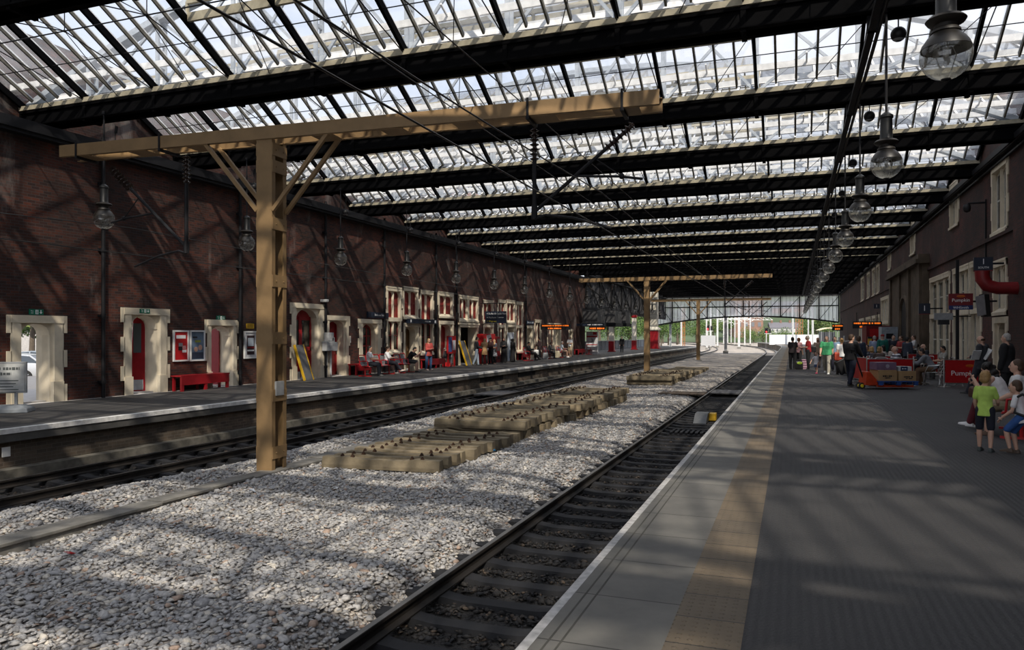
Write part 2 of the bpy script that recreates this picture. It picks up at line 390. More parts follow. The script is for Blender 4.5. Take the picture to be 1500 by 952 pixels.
    if bk not in ('none',):
        t_ = MB(); bm_ = cloth(bk+'_'+'_'.join('%.2f' % q for q in bc)+(patb[0] if patb else ''), bc, patb)
        t_.loft([ell(T(t), rx*fat, ry*fat, X, V) for t, rx, ry in ((-.05,.075,.062),(-.01,.098,.076),(.03,.094,.072),(.05,.088,.068))])
        for h, k, a, tt in legs:
            if bk == 'trousers': limb(t_, [h, k, a+(k-a)*.03], [.064*min(fat,1.15), .047, .037])
            elif bk == 'shorts': limb(t_, [h, h+(k-h)*.92], [.065*min(fat,1.15), .054*ls_])
        if bk == 'skirt': t_.loft([ell(Vector((0, 0, zz)), rx, ry, X, Vector((0,1,0))) for zz, rx, ry in ((hz+.02,.092,.074),(hz-.1,.105,.088),(hz-.2,.12,.10))])
        child(t_, dict(trousers='trousers', shorts='shorts', skirt='skirt')[bk], bm_)
    sm = M('shoe_'+'_'.join('%.2f' % q for q in shoes), shoes, .5, var=.1)
    for h, k, a, tt in legs:
        f_ = MB(); pt = R(max(-50, min(50, tt*.5))); fd = Vector((0, math.cos(pt), math.sin(pt)*.6)).normalized(); up = Vector((0, -fd.z, fd.y))
        A = a-up*ank*.55
        f_.loft([[A+fd*yy+X*q[0]*w_+up*(q[1]*h_-.016) for q in ((-1,0),(-1,.5),(-.6,1),(.6,1),(1,.5),(1,0))] for yy, w_, h_ in ((-.034,.016,.03),(-.026,.022,.045),(.0,.024,.052),(.045,.026,.034),(.085,.027,.024),(.108,.018,.018))])
        m = f_.mesh('shoe', sm, True); m.transform(Matrix.Scale(S, 4)); c = bpy.data.objects.new('shoe', m); COL.objects.link(c); c.parent = o
    if hair:
        st, hcx = hair; hm_ = HAIRM.get(hcx) if isinstance(hcx, str) else cloth('scarf_'+'_'.join('%.2f' % q for q in hcx), hcx)
        q = MB(); B = lambda c, r: q.ball(hd(c), tuple(v*hk for v in r), 14, 10, hr)
        if st in ('short', 'long', 'bun', 'bob'): B((0,-.012,.018), (.0485,.0525,.0575)); B((0,-.026,-.012), (.047,.038,.04))
        if st == 'bald': B((0,-.026,-.008), (.0475,.036,.026))
        if st == 'long': B((0,-.035,-.06), (.052,.03,.085)); B((.0,-.04,-.12), (.044,.025,.06))
        if st == 'bob': B((0,-.022,-.035), (.056,.045,.05))
        if st == 'bun': B((0,-.068,.03), (.024,.024,.024))
        if st == 'curly':
            B((0,-.012,.02), (.054,.058,.06))
            for k in range(26):
                t = random.uniform(0, 6.28); zz = random.uniform(-.12, .05); rr = .045
                if math.sin(t) > .35 and zz < .03: continue
                B((rr*1.15*math.cos(t), rr*math.sin(t)-.02, zz), (.026,)*3)
        if st == 'cap': B((0,-.004,.03), (.05,.058,.045)); B((0,.06,.032), (.035,.03,.006))
        if st == 'hijab':
            B((0,-.014,.004), (.056,.060,.074)); B((0,.012,-.052), (.05,.045,.034))
            q.loft([ell(nb+U*zz, rx, ry, X, V) for zz, rx, ry in ((.07,.042,.045),(.02,.06,.055),(-.03,.105,.075),(-.075,.11,.08))])
        child(q, 'headscarf' if st == 'hijab' else ('cap' if st == 'cap' else 'hair'), hm_, vox*.9)
    return o
def P2(px, py): return onZ(ZP2, px, py)
def P1(px, py): return onZ(0.0, px, py)
POX = Vector
GL, GR = 'people on the far platform', 'people on the near platform'
K = (.012,.012,.014)
def L_(px, py, *a, **k):
    x, y = P2(px, py)
    if x < -17.6: x = -17.6; y = onX(x, px, 500)[0]
    return person(a[0], x, y, ZP2, *a[1:], group=GL, **k)
def LS(px, *a, **k):
    X = -17.45; y = onX(X, px, 500)[0]; return person(a[0], X, y, ZP2, *a[1:], group=GL, **k)
def R_(px, py, *a, **k): x, y = P1(px, py); return person(a[0], x, y, 0.0, *a[1:], group=GR, **k)
FOLD = dict(leg=(3,4,-3,2), arm=(15,8,85,45,15,8,85,45))
READ = dict(leg=(0,4,4,6), arm=(10,8,82,25,10,8,82,25))
WALK = dict(leg=(22,8,-18,22), arm=(-12,8,15,0,18,8,20,0))
SITX = dict(leg=(84,84,88,50), arm=(30,8,70,25,30,8,70,25), sit=.46)
# --- far platform (px of the feet, label, heading, ...)
SITTERS = {}
SITTERS['a'] = LS(541, 'man in a white shirt and dark trousers seated nearest the arched red window', -70, 1.76, SIT, ('tee',(.75,.75,.78)), ('trousers',(.015,.017,.025)), ('short','black'), 'tan', head=(0,8))
SITTERS['b'] = LS(567, 'woman in a white top with dark crossed legs seated mid-way along the long red bench', -70, 1.66, SITX, ('blouse',(.72,.73,.75)), ('trousers',(.02,.02,.03)), ('bun','brown'), fem=True, shoes=(.6,.5,.45), head=(0,12))
SITTERS['c'] = LS(598, 'man in a black T-shirt and dark shorts hunched over on the red bench', -75, 1.74, dict(leg=(82,80,84,84), arm=(45,8,95,30,45,8,95,30), sit=.46), ('tee',K), ('shorts',(.05,.05,.05)), ('short','black'), lean=28, head=(0,25))
L_(628,541, 'blonde woman in a red jacket and blue jeans standing beside the waiting room window', -120, 1.68, FOLD, ('jacket',(.42,.07,.06)), ('trousers',(.05,.10,.21)), ('long','blond'), fem=True, shoes=(.65,.5,.45))
L_(698,533, 'young man in a black jacket and pale blue jeans leaning beside the dark doorway', -60, 1.76, dict(leg=(10,4,-8,14), arm=(15,8,60,20,15,8,60,20)), ('jumper',(.014,.015,.02)), ('trousers',(.30,.36,.43)), ('short','black'), 'tan', head=(0,10))
L_(710,532, 'woman in a tan coat and beige headscarf using the red photo booth machine', 40, 1.66, dict(leg=(10,6,-6,8), arm=(30,8,60,20,40,8,50,20)), ('coat',(.44,.27,.13)), ('trousers',(.02,.018,.018)), ('hijab',(.50,.34,.18)), 'tan', fem=True, shoes=(.5,.35,.25))
L_(719,531, 'person in a dark top and black hat right behind the patterned dress', 150, 1.70, READ, ('jumper',(.04,.015,.015)), ('trousers',K), ('cap',(.012,.012,.012)), 'tan')
L_(724,532, 'woman in a black and white patterned dress and tan headscarf by the red machine', 160, 1.58, FOLD, ('dress',(.04,.05,.07)), ('trousers',(.02,.02,.02)), ('hijab',(.48,.30,.16)), 'tan', fem=True, shoes=(.5,.3,.22), patt=('check',(.42,.44,.48),22))
L_(738,530, 'woman in a long black robe and veil, the nearer of the robed pair', 200, 1.68, FOLD, ('robe',K), ('none',K), ('hijab',(.011,.011,.013)), 'tan', fem=True)
L_(751,530, 'woman in a long black robe and veil turned away, the further of the robed pair', -30, 1.62, STAND, ('robe',K), ('none',K), ('hijab',(.010,.010,.012)), 'tan', fem=True)
SITTERS['d'] = LS(775, 'man in a black suit seated on the red bench with one leg stretched out', -75, 1.78, SITX, ('suit',K), ('trousers',K), ('short','black'), 'tan', head=(0,15), lean=-6)
L_(790,527, 'woman in dark clothes with a red scarf standing with a white carrier bag', 100, 1.68, FOLD, ('jacket',(.03,.014,.016)), ('trousers',K), ('short','black'), 'tan', fem=True)
SITTERS['e'] = LS(804, 'person in dark grey seated on the red bench behind the woman with the white bag', -70, 1.68, SIT, ('jumper',(.05,.055,.06)), ('trousers',(.05,.05,.055)), ('short','brown'), lean=12, head=(0,20))
SITTERS['f'] = LS(823, 'person in a pale blue shirt seated with a beige bag on a far red bench', -70, 1.70, SIT, ('tee',(.42,.50,.58)), ('shorts',(.30,.20,.15)), ('short','grey'), shoes=(.7,.7,.7), head=(0,10))
L_(835,522, 'man in a white shirt and beige shorts standing with a black shoulder bag', 170, 1.74, FOLD, ('tee',(.70,.72,.75)), ('shorts',(.42,.33,.22)), ('short','black'), 'tan', shoes=(.5,.3,.2))
L_(911,516, 'person in black standing between the two red and cream columns', 180, 1.72, STAND, ('jacket',K), ('trousers',K), ('short','brown'))
# --- near platform
R_(1161,541, 'woman in black with dark red sleeves seen from behind at the platform edge group', -20, 1.66, FOLD, ('tee',(.02,.014,.016)), ('trousers',K), ('short','black'), fat=1.18, fem=True)
R_(1170,539, 'woman in a pink checked shirt with her back turned in the group by the luggage', -40, 1.62, STAND, ('blouse',(.55,.22,.24)), ('trousers',K), ('short','ginger'), fem=True, patt=('check',(.62,.42,.42),30))
R_(1184,541, 'woman with white hair in a red top and black trousers reading beside the luggage', 80, 1.74, READ, ('tee',(.30,.015,.02)), ('trousers',K), ('short','white'), fem=True, head=(0,15))
R_(1198,538, 'woman in a tan top with a black shoulder bag walking behind the small girl', 170, 1.66, WALK, ('blouse',(.42,.30,.22)), ('trousers',(.04,.03,.03)), ('long','brown'), fem=True)
R_(1196,547, 'small girl in a white top and denim skirt with pink boots reaching up her hand', 150, 1.02, dict(leg=(14,6,-12,16), arm=(150,10,10,0,20,40,10,-10)), ('tee',(.72,.70,.74)), ('skirt',(.05,.08,.16)), ('long','brown'), kid=1, fem=True, shoes=(.55,.06,.14))
R_(1211,548, 'large man in a green polo shirt and pale trousers walking along the platform', 170, 1.78, WALK, ('tee',(.06,.33,.14)), ('trousers',(.42,.39,.32)), ('bald','grey'), fat=1.28, shoes=(.75,.75,.72), head=(0,15))
R_(1223,543, 'person in a pale blue shirt half hidden behind the man in green', 170, 1.68, STAND, ('tee',(.20,.30,.42)), ('trousers',(.03,.03,.05)), ('short','brown'))
R_(1233,549, 'woman in a white T-shirt with a red bag walking away beside a black suitcase', 10, 1.66, WALK, ('tee',(.74,.74,.74)), ('trousers',(.04,.035,.03)), ('bun','fair'), fem=True)
R_(1246,566, 'man in a black jumper and navy trousers pulling the pallet truck', -35, 1.80, dict(leg=(14,6,-12,12), arm=(20,8,40,5,30,6,30,10)), ('jumper',(.010,.010,.012)), ('trousers',(.010,.013,.028)), ('short','brown'), head=(-20,8), fat=1.08)
R_(1258,556, 'person in navy standing right behind the man with the pallet truck', -20, 1.72, STAND, ('jumper',(.02,.03,.055)), ('trousers',K), ('short','brown'))
SEATR = {}
def RD(px, D, *a, **k):
    x, y = atD(px, D); return person(a[0], x, y, 0.0, *a[1:], group=GR, **k)
SEATR['g'] = RD(1270, 31, 'dark haired person seated behind the red barriers at the near end of the cafe', 160, 1.70, SIT, ('tee',(.03,.03,.04)), ('trousers',K), ('short','black'), 'tan')
SEATR['h'] = RD(1277, 29.3, 'blond person seated low behind the red barriers', 30, 1.62, SIT, ('tee',(.10,.10,.12)), ('trousers',K), ('bob','blond'), fem=True)
SEATR['i'] = RD(1288, 28.8, 'fair haired person seated with back to the red barrier', 10, 1.62, SIT, ('tee',(.12,.09,.08)), ('trousers',K), ('bob','fair'), fem=True)
RD(1281, 38, 'man in a light blue checked shirt standing in the cafe crowd', 0, 1.72, STAND, ('tee',(.22,.28,.42)), ('trousers',K), ('short','grey'), patt=('check',(.32,.38,.52),26))
RD(1293, 37, 'person in a teal green top and red cap standing in the cafe crowd', 20, 1.80, STAND, ('jumper',(.01,.13,.11)), ('trousers',K), ('cap',(.25,.02,.02)))
SEATR['j'] = RD(1294, 31.5, 'woman in a pale sleeveless top with long dark hair at a cafe table', 60, 1.66, SIT, ('vest',(.50,.48,.46)), ('trousers',(.05,.05,.06)), ('long','black'), fem=True)
SEATR['k'] = RD(1307, 31, 'woman in a light summer top with bare arms at a cafe table', -60, 1.68, SIT, ('vest',(.42,.38,.34)), ('skirt',(.35,.32,.30)), ('bob','brown'), fem=True)
RD(1309, 38, 'person in dark navy standing behind the cafe tables under the stone arch', 170, 1.76, STAND, ('jumper',(.015,.018,.03)), ('trousers',K), ('short','black'))
RD(1320, 36, 'man in a red shirt standing at the back of the cafe', 120, 1.72, FOLD, ('tee',(.26,.03,.03)), ('trousers',K), ('short','brown'), 'tan')
RD(1329, 35, 'person in a dark grey blue jacket turned away at the back of the cafe', -40, 1.66, STAND, ('jacket',(.04,.05,.075)), ('trousers',K), ('short','black'))
RD(1339, 36.2, 'man in a white shirt and black waistcoat standing by the wall of the cafe', 90, 1.76, FOLD, ('tee',(.62,.62,.64)), ('trousers',K), ('short','brown'))
SEATR['l'] = RD(1318, 26.2, 'balding man in a navy and white striped shirt seated at the cafe table', 100, 1.78, SIT, ('tee',(.02,.025,.05)), ('trousers',(.03,.03,.04)), ('bald','grey'), lean=14, patt=('stripe',(.62,.62,.66),3.2), fat=1.1)
SEATR['m'] = RD(1353, 30.2, 'man in a dark suit and pale shirt seated upright in the cafe', 120, 1.80, SIT, ('suit',(.015,.017,.024)), ('trousers',K), ('bald','grey'), fat=1.1)
SEATR['n'] = RD(1366, 25.6, 'young man in a dark waistcoat and grey sleeves leaning over the cafe table', 75, 1.76, dict(leg=(84,84,80,90), arm=(40,8,55,15,40,8,55,15), sit=.46), ('jumper',(.16,.17,.19)), ('trousers',(.16,.10,.06)), ('short','black'), 'tan', lean=30, shoes=(.14,.06,.03), head=(0,10))
SEATR['o'] = RD(1383, 28.5, 'person in a pale grey top seated below the hanging shop sign', 100, 1.70, SIT, ('tee',(.30,.29,.26)), ('trousers',(.05,.05,.05)), ('short','black'), 'tan', head=(0,15))
RD(1437, 20.8, 'man in a grey suit leaning by the red barrier looking at papers in his hand', 55, 1.76, dict(leg=(20,0,4,4), arm=(8,6,80,30,6,8,75,30)), ('suit',(.035,.038,.045)), ('trousers',(.03,.032,.038)), ('bald','brown'), lean=-5, head=(0,20))
RD(1475, 18.6, 'large grey haired man in a black suit standing with his back to the brick pier', 60, 1.80, STAND, ('suit',(.008,.009,.012)), ('trousers',K), ('short','grey'), fat=1.18)
RD(1443, 11.0, 'small boy in a lime green T-shirt and navy shorts standing beside the red seats', -25, 1.24, dict(leg=(4,4,-2,4), arm=(6,10,25,5,22,12,50,12)), ('tee',(.42,.60,.12)), ('shorts',(.012,.014,.024)), ('short','fair'), kid=.8, shoes=(.05,.06,.06), head=(-15,5), vox=.009, fat=.86)
SEATR['p'] = RD(1474, 13.3, 'curly haired woman in a white vest and dark red trousers bent forward on red seats', 65, 1.68, dict(leg=(88,70,84,74), arm=(40,6,110,20,30,6,95,25), sit=.44), ('vest',(.68,.66,.66)), ('trousers',(.10,.012,.02)), ('curly','black'), fem=True, lean=26, shoes=(.75,.74,.74), head=(0,18), vox=.011)
SEATR['q'] = RD(1491, 12.6, 'person in khaki shorts and brown sandals seated on the red seats behind the lime boy', 75, 1.72, dict(leg=(84,84,80,76), arm=(14,8,50,28,14,8,50,28), sit=.44), ('tee',(.60,.60,.60)), ('shorts',(.20,.16,.10)), ('short','brown'), shoes=(.09,.045,.025), vox=.011)
SEATR['r'] = RD(1497, 10.7, 'boy in a white T-shirt and blue shorts wearing a red backpack', 60, 1.16, dict(leg=(42,52,30,40), arm=(10,10,40,5,20,12,30,5)), ('tee',(.66,.66,.68)), ('shorts',(.03,.09,.28)), ('short','brown'), kid=.8, shoes=(.07,.045,.03), vox=.009, lean=10, fat=.88)
# ================= SETTING: walls, roof, platforms, tracks =================
BRICKL = brick_mat('sooty_red_brick', (.105,.027,.013), (.030,.012,.010), (.065,.055,.050), 'YZ', soot=.72, pale=.55)
BRICKR = brick_mat('dark_red_brick', (.090,.025,.016), (.040,.015,.012), (.055,.046,.042), 'YZ', soot=.6, pale=.2)
BRICKX = brick_mat('end_brick', (.10,.03,.018), (.055,.02,.015), (.06,.045,.038), 'XZ', soot=.5, pale=.2)
BRICKP = brick_mat('platform_face_brick', (.165,.125,.088), (.095,.075,.058), (.19,.165,.135), 'YZ', soot=.6, pale=.4)
# --- walls with openings
HOLES_L = []; HOLES_R = []
def wall_holes(mb, y0, y1, z0, z1, holes, X, side, thick):
    ys = sorted({y0, y1} | {v for h in holes for v in h[:2] if y0 < v < y1}); zs = sorted({z0, z1} | {v for h in holes for v in h[2:] if z0 < v < z1})
    solid = {}
    for i in range(len(ys)-1):
        for j in range(len(zs)-1):
            cy, cz = (ys[i]+ys[i+1])/2, (zs[j]+zs[j+1])/2
            solid[i, j] = not any(h[0] < cy < h[1] and h[2] < cz < h[3] for h in holes)
    Xa, Xb = X, X+side*thick
    for (i, j), s in solid.items():
        if not s: continue
        a, b, c, d = ys[i], ys[i+1], zs[j], zs[j+1]
        mb.quad((Xa,a,c),(Xa,b,c),(Xa,b,d),(Xa,a,d)); mb.quad((Xb,a,c),(Xb,a,d),(Xb,b,d),(Xb,b,c))
        if not solid.get((i-1, j), False): mb.quad((Xa,a,c),(Xa,a,d),(Xb,a,d),(Xb,a,c))
        if not solid.get((i+1, j), False): mb.quad((Xa,b,c),(Xb,b,c),(Xb,b,d),(Xa,b,d))
        if not solid.get((i, j-1), False): mb.quad((Xa,a,c),(Xb,a,c),(Xb,b,c),(Xa,b,c))
        if not solid.get((i, j+1), False): mb.quad((Xa,a,d),(Xa,b,d),(Xb,b,d),(Xb,a,d))
def arch_pts(a, b, zs, rise, n=10):
    """Tudor-like flattened arch from (a,zs) to (b,zs)"""
    c = (a+b)/2; w = (b-a)/2
    return [(c-w*math.cos(math.pi*k/n), zs+rise*(math.sin(math.pi*k/n))**.75) for k in range(n+1)]
NCOUNT = {'door': 0, 'window': 0}
def surround(side, y0, y1, z0, z1, arch=.45, jamb=.29, depth=.56, quoin=.11, base=True):
    """stone dressing of one opening; (y0,y1,z0,z1) is the outer frame. returns mesh builder and clear opening"""
    X = XL if side < 0 else XR; nx = -1 if side < 0 else 1
    mb = MB(); p = lambda y, z, d: (X+nx*d, y, z)
    oy0, oy1 = y0+jamb, y1-jamb; sp = .06; top = z1-.20
    # jambs as splayed prisms in plan (y, depth)
    for yo, yi, s in ((y0, oy0, 1), (y1, oy1, -1)):
        plan = [(yo, -.035), (yi-s*.02, -.035), (yi-s*.02, .05), (yi+s*.03, .09), (yi+s*.03, .16), (yi+s*sp, .34), (yi+s*sp, depth), (yo, depth)]
        mb.prism(plan, lambda q: p(q[0], z0, q[1]), lambda q: p(q[0], z1-.02, q[1]))
        if base: mb.box(*sorted((X+nx*-.055, X+nx*.2)), *sorted((yo, yi+s*.02)), z0, z0+.55)
        n = max(2, int((z1-z0)/.42)); h = (z1-z0)/n
        for k in range(n):
            if k % 2 == (n-1) % 2 and quoin:
                mb.box(*sorted((X+nx*-.035, X+nx*.1)), *sorted((yo-s*quoin, yo+s*.02)), z0+k*h, z0+(k+1)*h)
    # head block with the arch cut out
    a, b = oy0+sp, oy1-sp; zs = top-arch-.02
    mb.box(*sorted((X+nx*-.052, X+nx*.09)), y0-.006, y1+.006, top, z1)
    pts = arch_pts(a, b, zs, arch)
    for d0, d1, e in ((.07, .2, .0), (.2, depth, .03)):
        poly = [(oy0-.02, z1-.02), (oy0-.02, zs)]+[(y, z-e*0) for y, z in pts]+[(oy1+.02, zs), (oy1+.02, z1-.02)]
        for k in range(len(pts)-1):
            (ya, za), (yb, zb) = pts[k], pts[k+1]
            mb.prism([(ya, za), (yb, zb), (yb, z1-.02), (ya, z1-.02)], lambda q: p(q[0], q[1], d0), lambda q: p(q[0], q[1], d1))
        for q0, q1 in ((oy0-.02, a), (b, oy1+.02)):
            mb.prism([(q0, zs), (q1, zs), (q1, z1-.02), (q0, z1-.02)], lambda q: p(q[0], q[1], d0), lambda q: p(q[0], q[1], d1))
    return mb, (a, b, z0, zs, arch)
def door(side, y0, y1, z0, z1, leaf=None, arch=.45, **k):
    NCOUNT['door'] += 1
    mb, (a, b, zz, zs, ar) = surround(side, y0, y1, z0, z1, arch, **k)
    o = struct(mb.build('door_%d' % NCOUNT['door'], CREAM)); (HOLES_L if side < 0 else HOLES_R).append((y0+.05, y1-.05, z0-.02 if z0 > 0 else z0, z1-.05))
    X = XL if side < 0 else XR; nx = -1 if side < 0 else 1
    if leaf == 'double':
        prof = [(a, zz)]+[(a, zs)]+arch_pts(a, b, zs, ar)[1:-1]+[(b, zs), (b, zz)]; d = .40
        for (s0, s1) in ((a, (a+b)/2-.01), ((a+b)/2+.01, b)):
            m = MB(); w = s1-s0
            def topz(y): 
                t = (y-(a+b)/2)/((b-a)/2); return zs+ar*max(0, 1-t*t)**.4
            ys = [s0+w*q/6 for q in range(7)]
            for q in range(6):
                m.prism([(ys[q], zz+.02), (ys[q+1], zz+.02), (ys[q+1], topz(ys[q+1])-.03), (ys[q], topz(ys[q])-.03)], lambda t: (X+nx*d, t[0], t[1]), lambda t: (X+nx*(d+.05), t[0], t[1]))
            lf = m.build('door_leaf', REDP, o)
            fr = MB()
            for q0, q1, q2, q3 in ((s0, s0+.09, zz+.02, zs), (s1-.09, s1, zz+.02, zs+ar*.5), (s0, s1, zz+1.15, zz+1.3), (s0, s1, zz+.3, zz+.4)): fr.box(*sorted((X+nx*(d-.03), X+nx*(d+.01))), q0, q1, q2, q3)
            fr.build('door_frame', REDP, lf)
            MB().box(*sorted((X+nx*(d-.012), X+nx*(d+.0))), s0+.1, s1-.1, zz+1.32, zs+ar*.25).build('pane', DARKG, lf)
            MB().box(*sorted((X+nx*(d-.036), X+nx*(d-.0))), s0+.02, s1-.02, zz+.04, zz+.3).build('kick_plate', M('kick_plate', (.45,.42,.38), .4), lf)
    if leaf in ('red', 'black', 'pale', 'brown'):
        mt = dict(red=REDP, black=M('interior_shade', (.01,.009,.009), .9), pale=M('pale_door', (.50,.48,.42), .5), brown=M('brown_door', (.12,.06,.02), .5))[leaf]; d = .45 if leaf != 'black' else .58
        m = MB()
        m.box(*sorted((X+nx*d, X+nx*(d+.05))), a-.02, b+.02, zz, zs+ar); lf = m.build('door_leaf', mt, o)  # the black kind is no leaf: interior shade painted on a flat sheet
        if leaf != 'black':
            f2 = MB()
            for q0, q1, q2, q3 in ((a, a+.1, zz, zs+ar*.6), (b-.1, b, zz, zs+ar*.6), (a, b, zz+.95, zz+1.1), (a, b, zz, zz+.2)): f2.box(*sorted((X+nx*(d-.03), X+nx*(d+.01))), q0, q1, q2, q3)
            f2.build('door_frame', mt, lf)
    return o, (a, b, zz, zs, ar)
def window(side, y0, y1, z0, z1, lights=2, tiers=1, red=True, quoin=.10, split=.5, depth=.13, arched=True, low='glass', pale=False):
    NCOUNT['window'] += 1
    X = XL if side < 0 else XR; nx = -1 if side < 0 else 1
    bx = lambda m, d0, d1, a, b, c, d: m.box(*sorted((X+nx*d0, X+nx*d1)), a, b, c, d)
    mb = MB(); j = .12
    bx(mb, -.04, depth+.1, y0, y0+j, z0, z1-.03); bx(mb, -.04, depth+.1, y1-j, y1, z0, z1-.03); bx(mb, -.055, depth+.1, y0, y1, z1-.2, z1)
    bx(mb, -.07, .02, y0+.0, y1-.0, z1-.05, z1+.03)
    mb.prism([(-.09, z0), (-.09, z0+.10), (.10, z0+.24), (depth+.1, z0+.24), (depth+.1, z0)], lambda q: (X+nx*q[0], y0, q[1]), lambda q: (X+nx*q[0], y1, q[1]))
    n = max(2, int((z1-z0)/.5)); h = (z1-z0)/n
    for k in range(n):
        if k % 2 and quoin:
            for yo, s in ((y0, -1), (y1, 1)): bx(mb, -.036, .1, *sorted((yo-s*.02, yo+s*quoin)), z0+k*h, z0+(k+1)*h)
    a, b = y0+j, y1-j; mw = .09; w = (b-a-mw*(lights-1))/lights
    zt = [(z0+.22, z1-.2)] if tiers == 1 else [(z0+.22, z0+(z1-z0)*split-.08), (z0+(z1-z0)*split+.08, z1-.2)]
    if tiers == 2: bx(mb, -.046, depth+.1, y0, y1, z0+(z1-z0)*split-.1, z0+(z1-z0)*split+.1)
    o = struct(mb.build('window_%d' % NCOUNT['window'], CREAM)); (HOLES_L if side < 0 else HOLES_R).append((y0+.04, y1-.04, z0+.04, z1-.04))
    for k in range(lights-1):
        m = MB(); q = a+w*(k+1)+mw*k
        for lo, hi in zt: m.prism([(q-.01, depth+.08), (q-.01, .08), (q+mw*.3, .0), (q+mw*.7, .0), (q+mw+.01, .08), (q+mw+.01, depth+.08)], lambda t: (X+nx*t[1], t[0], lo), lambda t: (X+nx*t[1], t[0], hi))
        m.build('mullion', CREAM, o)
    for ti, (lo, hi) in enumerate(zt):
        up = ti == len(zt)-1
        for k in range(lights):
            c0 = a+(w+mw)*k; c1 = c0+w
            if arched:
                hd = MB(); pts = arch_pts(c0, c1, hi-.22, .2, 6)
                for (ya, za), (yb, zb) in zip(pts, pts[1:]): hd.prism([(ya, za), (yb, zb), (yb, hi), (ya, hi)], lambda t: (X+nx*.06, t[0], t[1]), lambda t: (X+nx*(depth+.06), t[0], t[1]))
                hd.build('arched_head', CREAM, o)
            fr = MB(); d0 = depth-.03; redp = red and (up and tiers == 2 or low == 'red'); fw = .05 if not redp else .07
            for q in ((c0, c0+fw, lo, hi), (c1-fw, c1, lo, hi), (c0, c1, lo, lo+fw), (c0, c1, hi-.1, hi), (c0, c1, (lo+hi)/2-.02, (lo+hi)/2+.03)): bx(fr, d0, depth+.03, *q)
            s_ = fr.build('sash', (M('sash_red', (.24,.035,.03), .45) if red else M('sash_white', (.6,.58,.52), .5)), o)
            g = MB(); bx(g, depth, depth+.012, c0, c1, lo, hi)
            g.build('pane', M('pale_blind', (.55,.55,.52), .8) if pale else (M('red_board', (.23,.022,.02), .45) if redp else DARKG), s_)
    bk = MB(); bx(bk, depth+.5, depth+.53, y0, y1, z0, z1); bk.build('room_wall', M('dark_room', (.02,.016,.014), .9), o)
    return o
def lw(px): return onX(XL, px, 500)[0]
def lz(px, py): return onX(XL, px, py)[1]
def rw(px): return onX(XR, px, 500)[0]
def rz(px, py): return onX(XR, px, py)[1]
# ---------- left wall openings
DA, DAi = door(-1, lw(15), lw(92), ZP2, lz(92, 463), None, .30)
DBo, DBi = door(-1, lw(181), lw(244), ZP2, lz(244, 453), None, .42)
DC, DCi = door(-1, lw(303), lw(346), ZP2, lz(346, 469), None, .34, jamb=.2)
door(-1, lw(427), lw(474), ZP2, lz(474, 446), 'double', .62)
door(-1, lw(478), lw(510), ZP2, lz(510, 463), 'red', .3, jamb=.2)
# arched window
NCOUNT['window'] += 1
y0, y1 = lw(526), lw(557); z0, z1 = lz(540, 523), lz(557, 468)
mb, (a, b, zz, zs, ar) = surround(-1, y0, y1, z0, z1, .5, .3, .5, base=False); mb.box(XL-.5, XL+.10, y0-.05, y1+.05, z0-.14, z0+.04)
wo = struct(mb.build('window_%d' % NCOUNT['window'], CREAM)); HOLES_L.append((y0+.05, y1-.05, z0-.02, z1-.05))
fr = MB()
for yy in (a, a+(b-a)*.33, a+(b-a)*.67, b): fr.box(XL-.36, XL-.30, yy-.03, yy+.03, zz, zs+.1+.35*(1 if a < yy < b else 0))
for q in (.02, .33, .63, .9): fr.box(XL-.36, XL-.30, a, b, zz+(zs+ar-zz)*q-.02, zz+(zs+ar-zz)*q+.03)
pts = arch_pts(a, b, zs, ar-.02); fr.tube([(XL-.33, y, z-.02) for y, z in pts], .04, 6)
s_ = fr.build('sash', REDP, wo); MB().box(XL-.335, XL-.325, a, b, zz, zs+ar).build('pane', DARKG, s_)
MB().box(XL-1.15, XL-1.13, y0, y1, z0, z1).build('room_wall', M('cream_room', (.3,.27,.2), .9), wo)
ztop = lz(600, 421)
window(-1, lw(566), lw(587), lz(577, 519), lz(587, 422), 2, 2, split=.52)
window(-1, lw(590), lw(612), lz(600, 465)-.1, ztop, 2, 1, low='red')
door(-1, lw(591), lw(613), ZP2, lz(600, 473), 'brown', .3, jamb=.18, quoin=0)
window(-1, lw(615), lw(634), lz(625, 520), lz(634, 427), 2, 2, split=.52)
window(-1, lw(642), lw(663), lz(652, 466), lz(663, 430), 2, 1, low='red')
door(-1, lw(643), lw(664), ZP2, lz(655, 470), 'red', .3, jamb=.2, quoin=0)
window(-1, lw(671.5), lw(685), lz(685, 473)+.05, lz(685, 434), 2, 1, low='red')
window(-1, lw(685.5), lw(700), lz(685, 473)+.05, lz(700, 436), 2, 1, low='red')
# square dark doorway with a lintel
NCOUNT['door'] += 1; y0, y1 = lw(671.5), lw(700); zt = lz(685, 475)
m = MB()
for yo, s in ((y0, 1), (y1, -1)): m.box(XL-.6, XL+.05, *sorted((yo, yo+s*.22)), ZP2, zt)
m.box(XL-.6, XL+.08, y0, y1, zt-.18, zt); m.box(XL-.02, XL+.12, y0-.05, y1+.05, zt-.03, zt+.08)
dd = struct(m.build('door_%d' % NCOUNT['door'], CREAM)); HOLES_L.append((y0+.05, y1-.05, ZP2, zt-.04))
m = MB(); m.box(XL-3.0, XL-2.95, y0-.6, y1+.6, ZP2, zt); m.box(XL-3, XL-.6, y0-.7, y0-.6, ZP2, zt); m.box(XL-3, XL-.6, y1+.6, y1+.7, ZP2, zt); m.box(XL-3, XL-.6, y0-.7, y1+.7, zt, zt+.1); m.box(XL-3, XL-.6, y0-.7, y1+.7, ZP2-.1, ZP2)
m.build('passage', M('passage', (.10,.085,.065), .9), dd)
window(-1, lw(707), lw(722), lz(715, 474), lz(722, 441), 2, 1, low='red')
